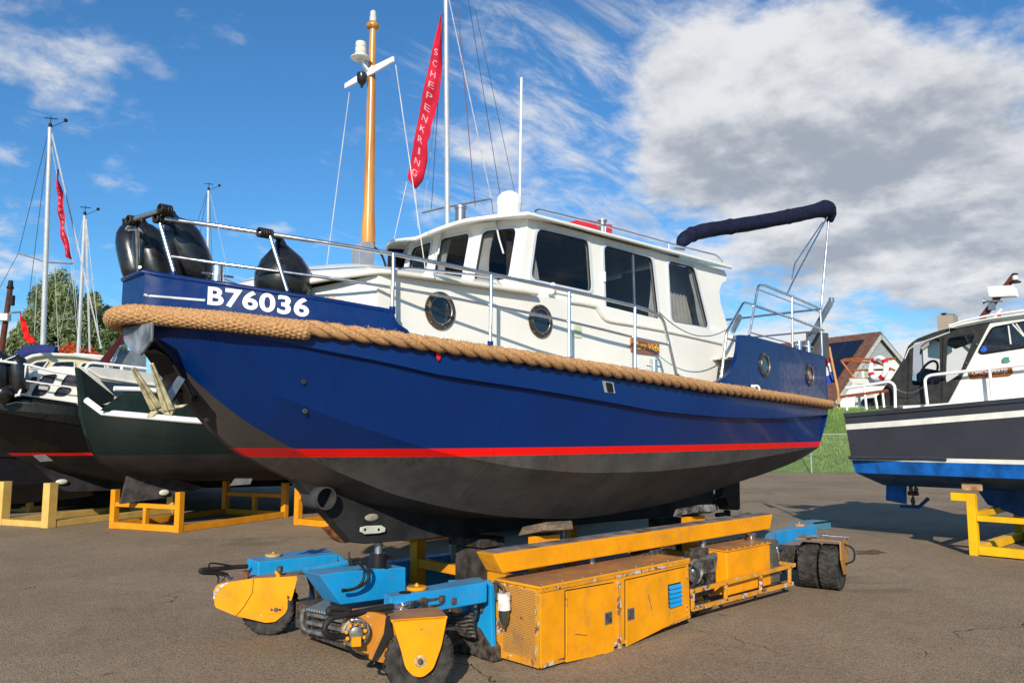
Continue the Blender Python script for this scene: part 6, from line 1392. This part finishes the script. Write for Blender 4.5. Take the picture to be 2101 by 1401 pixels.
for u, v in ((2004, 706), (1983, 745), (1963, 782), (1860, 822), (1885, 821), (1908, 820)): mb.lathe([(.015, 0), (.012, .01)], X3(u, v, XS_-.03), (-1, 0, 0), 8)
mb.build('snap_fasteners', steel_m, tent)
c = X3(1905, 765, 11.6); mb = MB(); mb.tube(circle(c, .24, (.2, .9, .5), 26), .022, 8, closed=True); mb.tube([c-V((.2, 0, 0)), c+V((.2, 0, 0))], .018, 6); mb.prism([X3(u, v, 11.7) for u, v in ((1882, 800), (1880, 768), (1895, 755), (1925, 760), (1935, 800))], (.3, 0, 0)); mb.build('steering_wheel', navy_m, rb_, smooth=40)
# rails, mast, fittings
def rr(pts, r=.026, m_=whitel_m, name='guard_rail', x=10.68, f_=.07, par=None):
    mb = MB(); mb.tube(fillet([X3(u, v, x) for u, v in pts], f_), r, 8); return mb.build(name, m_, par or rb_, smooth=60)
r1 = rr([(1736, 796), (1800, 787), (1824, 782), (1836, 790), (1837, 836)]); rr([(1773, 790), (1778, 840)], .022, par=r1, name='rail_post')
rr([(1795, 808), (1800, 838)], .02, par=r1, name='rail_post'); rr([(1811, 806), (1814, 836)], .02, par=r1, name='rail_post'); rr([(1737, 812), (1738, 842)], .02, par=r1, name='rail_post')
r2 = rr([(1903, 830), (1897, 778), (1906, 770), (2030, 756), (2150, 742)]); rr([(2030, 756), (2036, 820)], .024, par=r2, name='rail_post')
rr([(1724, 814), (1770, 808), (1822, 801)], .028, teak_m, 'teak_rail')
rr([(1950, 668), (1970, 660), (2035, 646), (2150, 630)], .018, name='roof_rail')
mb = MB(); mb.tube(sag(X3(1838, 797, 10.68), X3(1898, 790, 10.68), .1), .006, 5); mb.build('guard_chain', dsteel_m, rb_)
mb = MB(); mb.prism([X3(u, v, 10.95) for u, v in ((1752, 836), (1754, 812), (1820, 808), (1822, 833))], (2.0, 0, 0)); af = mb.build('aft_cabin', wst, rb_, bevel=.03); mb = MB(); mb.prism(fillet([X3(u, v, 10.93) for u, v in ((1766, 833), (1768, 818), (1806, 814), (1810, 831))], .05, 3, closed=True), (-.004, 0, 0)); mb.build('aft_window', dglass_m, af)
teakf = plain('orange varnish', (.36, .11, .03), .4, var=.15)
for pts in ([(1727, 741), (1733, 737), (1838, 736)], [(1727, 741), (1753, 777)], [(1750, 740), (1745, 735)], [(1725, 740), (1800, 744), (1836, 760)], [(1743, 778), (1805, 776)], [(1737, 760), (1827, 758)]):
    mb = MB(); mb.tube([X3(u, v, 11.6) for u, v in pts], .022, 6); mb.build('boarding_frame', teakf, rb_, smooth=50)
mb = MB(); mb.prism([X3(u, v, 11.5) for u, v in ((1741, 777), (1796, 776), (1790, 787), (1752, 788))], (1.0, 0, 0)); mb.build('stern_seat', wst, rb_)
c = X3(1802, 756, 11.4); lbt = thing('lifebuoy', c, 'white ring lifebuoy with red bands hung on the stern frame of the grey boat', 'lifebuoy')
ax = V((-.8, .4, .1)).normalized(); mb = MB(); mb.tube(circle(c, .20, ax, 32), .05, 12, closed=True); lr_ = mb.build('buoy_ring', whitel_m, lbt, smooth=60)
cc_ = circle(c, .20, ax, 32); mb = MB()
for k in (2, 10, 18, 26): mb = MB(); mb.tube([cc_[(k+j) % 32] for j in range(3)], .053, 12); mb.build('red_band', plain('red band', (.6, .02, .02), .5), lr_, smooth=60)
mb = MB(); mb.beam(X3(2012, 656, 11.9), X3(2081, 566, 11.9), .06, .10); mr_ = mb.build('mast', plain('maroon brown mast', (.12, .03, .02), .4), rb_, bevel=.01)
mb = MB(); mb.prism([X3(u, v, 11.8) for u, v in ((2023, 588), (2078, 585), (2083, 607), (2028, 610))], (.25, 0, .0)); mb.build('radar_panel', whitel_m, mr_, bevel=.02)
c = X3(2083, 578, 11.9); mb = MB(); mb.lathe([(.09, -.02), (.09, 0), (.05, .0), (.05, .03)], c, (0, 0, 1), 16); mb.lathe([(.05, .11), (.05, .14), (.03, .15)], c, (0, 0, 1), 16); ml = mb.build('masthead_lamp', black_m, mr_); mb = MB(); mb.lathe([(.045, .03), (.045, .11)], c, (0, 0, 1), 16); mb.build('lamp_lens', wst, ml)
c = X3(2018, 618, 11.85); mb = MB(); mb.lathe([(.055, 0), (.02, .05), (.012, .3)], c, (X3(2055, 618, 11.85)-c), 14); mb.box(X3(2035, 629, 11.85), (.1, .1, .12)); mb.build('air_horn', dsteel_m, mr_)
fl = [X3(u, v, 11.75) for u, v in ((2054, 634), (2036, 655), (2054, 652))]
mb = MB(); mb.prism(fl, (.006, 0, 0)); flg = mb.build('signal_flag', plain('red flag cloth', (.65, .02, .03), .7)); tag(flg, 'small red and white flag at the foot of the maroon mast', 'flag')
mb = MB(); mb.prism([X3(2054, 632, 11.74), X3(2034, 656, 11.74), X3(2040, 656, 11.74), X3(2056, 636, 11.74)], (-.006, 0, 0)); mb.build('flag_border', whitel_m, flg)
# dutch flag on staff
ft = thing('ensign_staff', X3(1726, 815, 11.2), 'slanting wooden flagstaff at the stern of the grey boat', 'flagstaff')
mb = MB(); mb.tube([X3(1701, 712, 11.2), X3(1719, 800, 11.2), X3(1722, 840, 11.2)], .025, 8); mb.build('staff', plain('light wood', (.55, .28, .10), .5), ft, smooth=50)
a, b_, c_, d_ = [X3(u, v, 11.25) for u, v in ((1702, 722), (1713, 778), (1700, 790), (1693, 735))]
fo = thing('national_flag', (a+c_)/2, 'red, white and blue flag drooping from the wooden staff by the blue stern', 'flag')
for k, (m__, n_) in enumerate(((plain('flag red', (.42, .02, .03), .8), 'red_band'), (plain('flag white', (.7, .7, .72), .8), 'white_band'), (plain('flag blue', (.03, .07, .4), .8), 'blue_band'))):
    rows = []
    for i in range(8):
        t_ = (k+i/7)/3; rows.append([(a.lerp(b_, t_)).lerp(d_.lerp(c_, t_), j/6)+V((.05*math.sin(j*1.4+t_*3), 0, 0)) for j in range(7)])
    mb = MB(); mb.loft(rows); mb.build(n_, m__, fo, smooth=60)
# right cradle
ry_m = painted('bright cradle yellow', (.80, .44, .008), chip=.74, dirt=.14)
rc = thing('boat_cradle', (10.9, -3, 0), 'bright yellow steel cradle under the grey boat at the right edge', 'cradle')
P0 = pz(1999, 1139); yb0 = P0.y; xb0 = P0.x+.04; zt_ = X3(1990, 1012, xb0).z
for y in (yb0, yb0-3.2):
    for x in (xb0, xb0+2.6):
        mb = MB(); mb.beam(V((x, y, 0)), V((x, y, zt_)), .14, .13, upv=(0, 1, 0)); mb.build('post', ry_m, rc, bevel=.006)
        mb = MB(); s_ = 1 if x < 12 else -1; mb.box((x+.0, y+.12, zt_-.06), (.13, .36, .13)); mb.build('post_head', ry_m, rc, bevel=.006)
    mb = MB(); mb.beam(V((xb0+.07, y, .09)), V((xb0+2.53, y, .09)), .13, .14); mb.build('floor_member', ry_m, rc, bevel=.006)
    mb = MB(); mb.beam(V((xb0+.07, y, .64)), V((xb0+2.53, y, .64)), .10, .10); mb.build('cross_member', ry_m, rc, bevel=.006)
for x in (xb0, xb0+2.6):
    mb = MB(); mb.beam(V((x, yb0-.07, .09)), V((x, yb0-3.13, .09)), .13, .14); mb.build('side_member', ry_m, rc, bevel=.006)
mb = MB(); mb.beam(V((xb0, yb0-.07, .60)), V((xb0, yb0-3.13, .60)), .09, .09); mb.build('side_member', ry_m, rc, bevel=.006)
block((xb0+.15, yb0+.03, zt_+.10), (.5, .3, .10), 'worn plank wedged between the yellow post and the grey boat', m_=plain('fresh plank', (.34, .20, .10), .8, var=.3), az=.3)
block((12.1, -3.0, .28), (.4, .5, .55), 'dark timber block under the keel of the grey boat', m_=dk)
# rust stain patch on asphalt
mb = MB(); c = pz(1786, 1133); mb.add([c+V((math.cos(a)*.34*(1+.2*math.sin(a*3)), math.sin(a)*.2*(1+.25*math.sin(a*5)), .004)) for a in np.linspace(0, 2*PI, 30)[:-1]], [tuple(range(29))])
tag(mb.build('rust_stain', plain('rust stain', (.15, .085, .045), .9, var=.3)), kind='structure')
# ================================================================ BACKGROUND
# grass dyke with fence, parallel to the picture plane
G0 = pz(1660, 969); fdir = rt.copy(); back = V((math.cos(yaw), math.sin(yaw), 0))
t = MT('dyke grass'); f = t.noise(1.5, 6, .7); f2 = t.noise(9, 5, .8)
c = t.mix(t.ramp(f, .3, .7), (.09, .17, .025), (.17, .26, .05)); c = t.mix(t.ramp(f2, .35, .7, 0, .5), c, (.06, .13, .015)); t.set(color=c, rough=.95); t.bump(f2, .1); grass_m = t.m
mb = MB(); prof = [(0, -.02), (.3, .12), (2.5, .9), (6, 2.6), (8.5, 3.35), (11, 3.5), (60, 3.5)]; S_ = list(np.linspace(-140, 60, 101)); rows = []
for a, z in prof: rows.append([G0+fdir*s_+back*(a+.15*math.sin(s_*1.3)*(a < 3))+V((0, 0, z+.12*math.sin(s_*.7+a)*(a > 1))) for s_ in S_])
mb.loft(rows); tag(mb.build('grass_dyke', grass_m, smooth=60), kind='structure')
mb = MB()
vs = []; n_ = 26000; sv = rng.uniform(-16, 14, n_); av = rng.uniform(0, 10, n_)**1.0
zv = np.interp(av, [p[0] for p in prof], [p[1] for p in prof])
for s_, a, z in zip(sv, av, zv):
    p = G0+fdir*float(s_)+back*float(a)+V((0, 0, float(z)-.03)); h = random.uniform(.08, .22); w_ = random.uniform(.015, .035); q = random.uniform(-.09, .09)
    k = len(vs); vs += [p-fdir*w_, p+fdir*w_, p+fdir*q+V((0, 0, h))]
mb.add(vs, [(3*i, 3*i+1, 3*i+2) for i in range(n_)])
t = MT('grass blades'); f = t.noise(2.5, 4); t.set(color=t.mix(t.ramp(f, .3, .7), (.08, .17, .025), (.19, .28, .06)), rough=.8); tag(mb.build('grass', t.m, rnorm=False), 'green grass on the slope behind the fence', 'grass', kind='stuff')
fn = thing('chain_link_fence', G0-back*.3, 'low chain-link fence on grey posts along the grass slope', 'fence')
g_m = plain('galvanised post', (.42, .45, .46), .5, .5)
F0 = G0-back*.35; H_F = 1.92
for s_ in np.arange(-7.5, 8, 2.5):
    s_ = float(s_)-.0; mb = MB(); mb.tube([F0+fdir*s_, F0+fdir*s_+V((0, 0, H_F))], .03, 8); mb.build('post', g_m, fn)
mb = MB(); mb.tube([F0+fdir*-7.5+V((0, 0, H_F-.03)), F0+fdir*7.5+V((0, 0, H_F-.03))], .025, 6); mb.build('top_rail', g_m, fn)
mb = MB(); st_ = .085; wr = .0032
nn = int((15+H_F)/st_)
for i in range(nn):
    s0 = -7.5-H_F+i*st_
    for sg in (1, -1):
        a0, a1 = (s0, s0+H_F) if sg > 0 else (s0+H_F, s0)
        z0, z1 = 0.03, H_F-.04
        # clip to the fence ends
        lo, hi = -7.5, 7.5
        def at_(s_): return z0+(z1-z0)*((s_-a0)/(a1-a0))
        c0, c1 = min(max(a0, lo), hi), min(max(a1, lo), hi)
        if abs(c0-c1) < .02: continue
        p, q = F0+fdir*c0+V((0, 0, at_(c0))), F0+fdir*c1+V((0, 0, at_(c1))); n_ = (q-p).cross(back).normalized()*wr*.7
        mb.add([p-n_, p+n_, q+n_, q-n_], [(0, 1, 2, 3)])
mb.build('wire_mesh', plain('green grey wire', (.20, .25, .20), .5, .2), fn, rnorm=False)
# houses
def house_at(dist, apex, eaveL, eaveR, baseL, ridge_len, az, label, solar=False, siding=None, wallm=None):
    p0 = pd(*apex, dist); g = lambda u, v: pp(u, v, p0, az); n = V((math.cos(az), math.sin(az), 0)); bk = -n*ridge_len
    A, EL, ER, BL = g(*apex), g(*eaveL), g(*eaveR), g(*baseL); BL = V((EL.x, EL.y, BL.z)); BR = V((ER.x, ER.y, BL.z)); EL2 = EL
    h = thing('house', (A.x, A.y, BL.z), label, 'house')
    brick = plain('red roof tiles', (.20, .085, .05), .85, var=.35, scale=3)
    t = MT('roof tiles'); wv = t.n('ShaderNodeTexWave', bands_direction='Z'); wv.inputs['Scale'].default_value = 2.2; t.L.new(t.co, wv.inputs[0]); t.set(color=t.mix(t.ramp(t.noise(2.5, 5, .7), .3, .7), (.13, .055, .035), (.26, .12, .075)), rough=.85); t.bump(wv.outputs['Fac'], .08)
    mb = MB(); mb.prism([A-V((0, 0, .05)), ER, BR, BL, EL], bk); mb.build('wall', wallm or plain('white render', (.78, .78, .76), .7, var=.04), h)
    mb = MB(); th = V((0, 0, .25)); ov = n*.35
    for E_ in (EL, ER):
        e = E_+(E_-A)*.07; mb.prism([A+ov+V((0, 0, .02)), e+ov, e+ov+th, A+ov+th+V((0, 0, .04))], bk-n*.7)
    mb.build('roof', t.m, h)
    mb = MB()
    for E_ in (EL, ER):
        e = E_+(E_-A)*.05; mb.beam(A+ov*1.15-V((0, 0, .12)), e+ov*1.15-V((0, 0, .12)), .08, .3)
    mb.build('bargeboard', plain('grey bargeboard', (.42, .43, .42), .6), h)
    if siding:
        L_, R_ = A.lerp(EL, siding), A.lerp(ER, siding); mb = MB(); mb.prism([A-V((0, 0, .3)), L_, R_], n*.06); mb.build('gable_siding', plain('grey siding', (.36, .38, .40), .7, var=.05), h)
        mb = MB()
        for k in range(9):
            f_ = (k+1)/10; mb.beam((A-V((0, 0, .3))).lerp(L_, f_)+n*.07, (A-V((0, 0, .3))).lerp(R_, f_)+n*.07, .02, .035)
        mb.build('siding_shade_lines', plain('siding shade gap', (.22, .23, .25), .7), h)  # darker grey strips stand in for shade in the gaps of the siding
    if solar:
        e = EL-A; up_ = (e.cross(bk)).normalized(); up_ = up_ if up_.z > 0 else -up_
        q = lambda a, b_: A+e*a+bk*b_+V((0, 0, .30))+up_*.04
        mb = MB(); mb.prism([q(.13, .05), q(.80, .05), q(.80, .8), q(.13, .8)], up_*.06); sp2 = mb.build('solar_panel', plain('dark solar glass', (.008, .012, .03), .15, var=.1, coat=.5), h)
        mb = MB()
        for k in range(1, 4): mb.beam(q(.13+.67*k/4, .05)+up_*.065, q(.13+.67*k/4, .8)+up_*.065, .04, .02)
        for k in range(1, 6): mb.beam(q(.13, .05+.75*k/6)+up_*.065, q(.80, .05+.75*k/6)+up_*.065, .04, .02)
        mb.build('panel_frame', plain('panel frame', (.04, .04, .05), .4), sp2)
    return h, A, EL, ER, BL, n
h1, A, EL, ER, BL, n = house_at(66, (1799, 688), (1711, 818), (1862, 762), (1711, 862), 13, R(256), 'white gabled house with red tiles and dark solar panels, behind the blue stern', True, .62)
for u in (1760, 1779):
    p0 = pd(u, 768, 66); w_ = pp(u, 768, A, R(256))+n*.05; mb = MB(); tt = V((-n.y, n.x, 0)); mb.box(w_, (.10, .75, 1.3), az=R(256)); mb.build('window', plain('pale window', (.40, .42, .36), .3), h1)
h2, A2, EL2, ER2, BL2, n2 = house_at(84, (1945, 672), (1893, 712), (2010, 730), (1893, 860), 8, R(200), 'house with brick chimney rising above the canvas of the grey boat')
c = pd(1945, 668, 82); t = MT('brick'); br = t.n('ShaderNodeTexBrick'); br.inputs['Scale'].default_value = 3.2; mpn = t.n('ShaderNodeMapping'); mpn.inputs['Rotation'].default_value = (PI/2, 0, 0); t.L.new(t.co, mpn.inputs[0]); t.L.new(mpn.outputs[0], br.inputs[0])
br.inputs['Color1'].default_value = (.34, .25, .18, 1); br.inputs['Color2'].default_value = (.26, .19, .14, 1); br.inputs['Mortar'].default_value = (.38, .34, .28, 1); t.set(color=br.outputs['Color'], rough=.9)
mb = MB(); mb.box(c+V((0, 0, -.3)), (1.55, 1.5, 2.6), az=R(0)); ch = mb.build('chimney', t.m, h2)
mb = MB(); mb.lathe([(.18, 1.0), (.18, 1.2), (.4, 1.22), (.1, 1.3)], c-rt*.35, (0, 0, 1), 12); mb.lathe([(.18, 1.0), (.18, 1.1), (.45, 1.12), (.1, 1.18)], c+rt*.35, (0, 0, 1), 12); mb.build('chimney_cowl', black_m, ch)
# trees
def leaf_mat(name, a, b_):
    t = MT(name); oi = t.noise(.7, 3); oj = t.noise(9, 2); c = t.mix(t.ramp(oi, .35, .65), a, b_); c = t.mix(t.ramp(oj, .4, .75, 0, .4), c, tuple(x*1.7 for x in b_)); t.set(color=c, rough=.6, spec=.3)
    tl = t.n('ShaderNodeBsdfTranslucent'); t.L.new(c, tl.inputs[0]); ms = t.n('ShaderNodeMixShader'); ms.inputs[0].default_value = .3; t.L.new(t.b.outputs[0], ms.inputs[1]); t.L.new(tl.outputs[0], ms.inputs[2]); t.L.new(ms.outputs[0], t.out.inputs[0]); return t.m
bark = plain('bark', (.06, .045, .03), .9, var=.4, bump=.02)
def tree(u, vtop, dist, wpx, hpx, label, leaf, n_clump=60, per=420, ls=.16, group=None, name='willow_tree', droop=.5, vbase=None):
    T_ = pd(u, vtop, dist); W_ = wpx/F_PX*dist/2; Hh = hpx/F_PX*dist; base = V((T_.x, T_.y, 0)); tr_ = thing(name, base, label, 'tree' if 'tree' in name else 'shrub', group)
    mb = MB(); cz = T_.z-Hh/2; mb.tube([base, base+V((.1, 0, max(.3, T_.z-Hh))), V((base.x, base.y, cz+Hh*.2))], [W_*.09+.05, W_*.07+.04, W_*.03], 9)
    clumps = []
    for i in range(n_clump):
        while True:
            q = rng.uniform(-1, 1, 3)
            if .35 < q@q < 1: break
        cx_ = V((base.x+q[0]*W_*.86, base.y+q[1]*W_*.86, cz+q[2]*Hh*.46*(1-.25*abs(q[0])))); clumps.append(cx_)
        if i % 3 == 0: mb.tube([V((base.x, base.y, cz-Hh*.25)), V((base.x, base.y, cz-Hh*.1)).lerp(cx_, .5)+V((0, 0, .3)), cx_], [W_*.035, W_*.02, .02], 5)
    mb.build('trunk', bark, tr_, smooth=60)
    C = np.array([tuple(c) for c in clumps]); N_ = n_clump*per; idx = rng.integers(0, n_clump, N_)
    rad = W_*rng.uniform(.16, .34, n_clump); d = rng.normal(size=(N_, 3)); d /= np.linalg.norm(d, axis=1)[:, None]; r_ = rng.uniform(.2, 1, N_)**.45
    P = C[idx]+d*(rad[idx]*r_)[:, None]*np.array([1, 1, 1.15]); P[:, 2] -= droop*rng.uniform(0, 1, N_)**2*rad[idx]
    a = rng.normal(size=(N_, 3)); a[:, 2] -= droop*1.6; a /= np.linalg.norm(a, axis=1)[:, None]; b_ = np.cross(a, rng.normal(size=(N_, 3))); b_ /= np.linalg.norm(b_, axis=1)[:, None]
    s1 = ls*rng.uniform(.6, 1.5, N_)[:, None]; vs = np.stack([P-a*s1, P+b_*s1*.28, P+a*s1, P-b_*s1*.28], 1).reshape(-1, 3)
    me = bpy.data.meshes.new('crown'); me.from_pydata(vs.tolist(), [], [(4*i, 4*i+1, 4*i+2, 4*i+3) for i in range(N_)]); me.materials.append(leaf)
    o = bpy.data.objects.new('crown', me); col.objects.link(o); o.parent = tr_; o.matrix_parent_inverse = Matrix.Translation(tr_.location).inverted(); return tr_
lf = leaf_mat('willow leaves', (.12, .17, .065), (.28, .33, .16)); lf2 = leaf_mat('darker leaves', (.06, .10, .035), (.15, .20, .075)); lr = leaf_mat('red leaves', (.40, .045, .015), (.62, .11, .03))
TG = 'willows beyond the boats on the left'
tree(128, 556, 66, 175, 340, 'tall grey-green willow behind the two left masts', lf, 100, 520, .20, TG)
tree(205, 590, 70, 130, 310, 'grey-green willow just left of the blue bow', lf, 80, 500, .20, TG)
tree(66, 620, 64, 110, 250, 'lower left willow, beside the small red pennant', lf, 56, 460, .19, TG)
tree(238, 645, 60, 70, 200, 'dark green tree partly hidden behind the rope bow', lf2, 36, 400, .14, None, 'broadleaf_tree', .1)
tree(158, 690, 50, 130, 150, 'bright red autumn shrub behind the cream boat', lr, 60, 300, .11, None, 'red_shrub', .0)
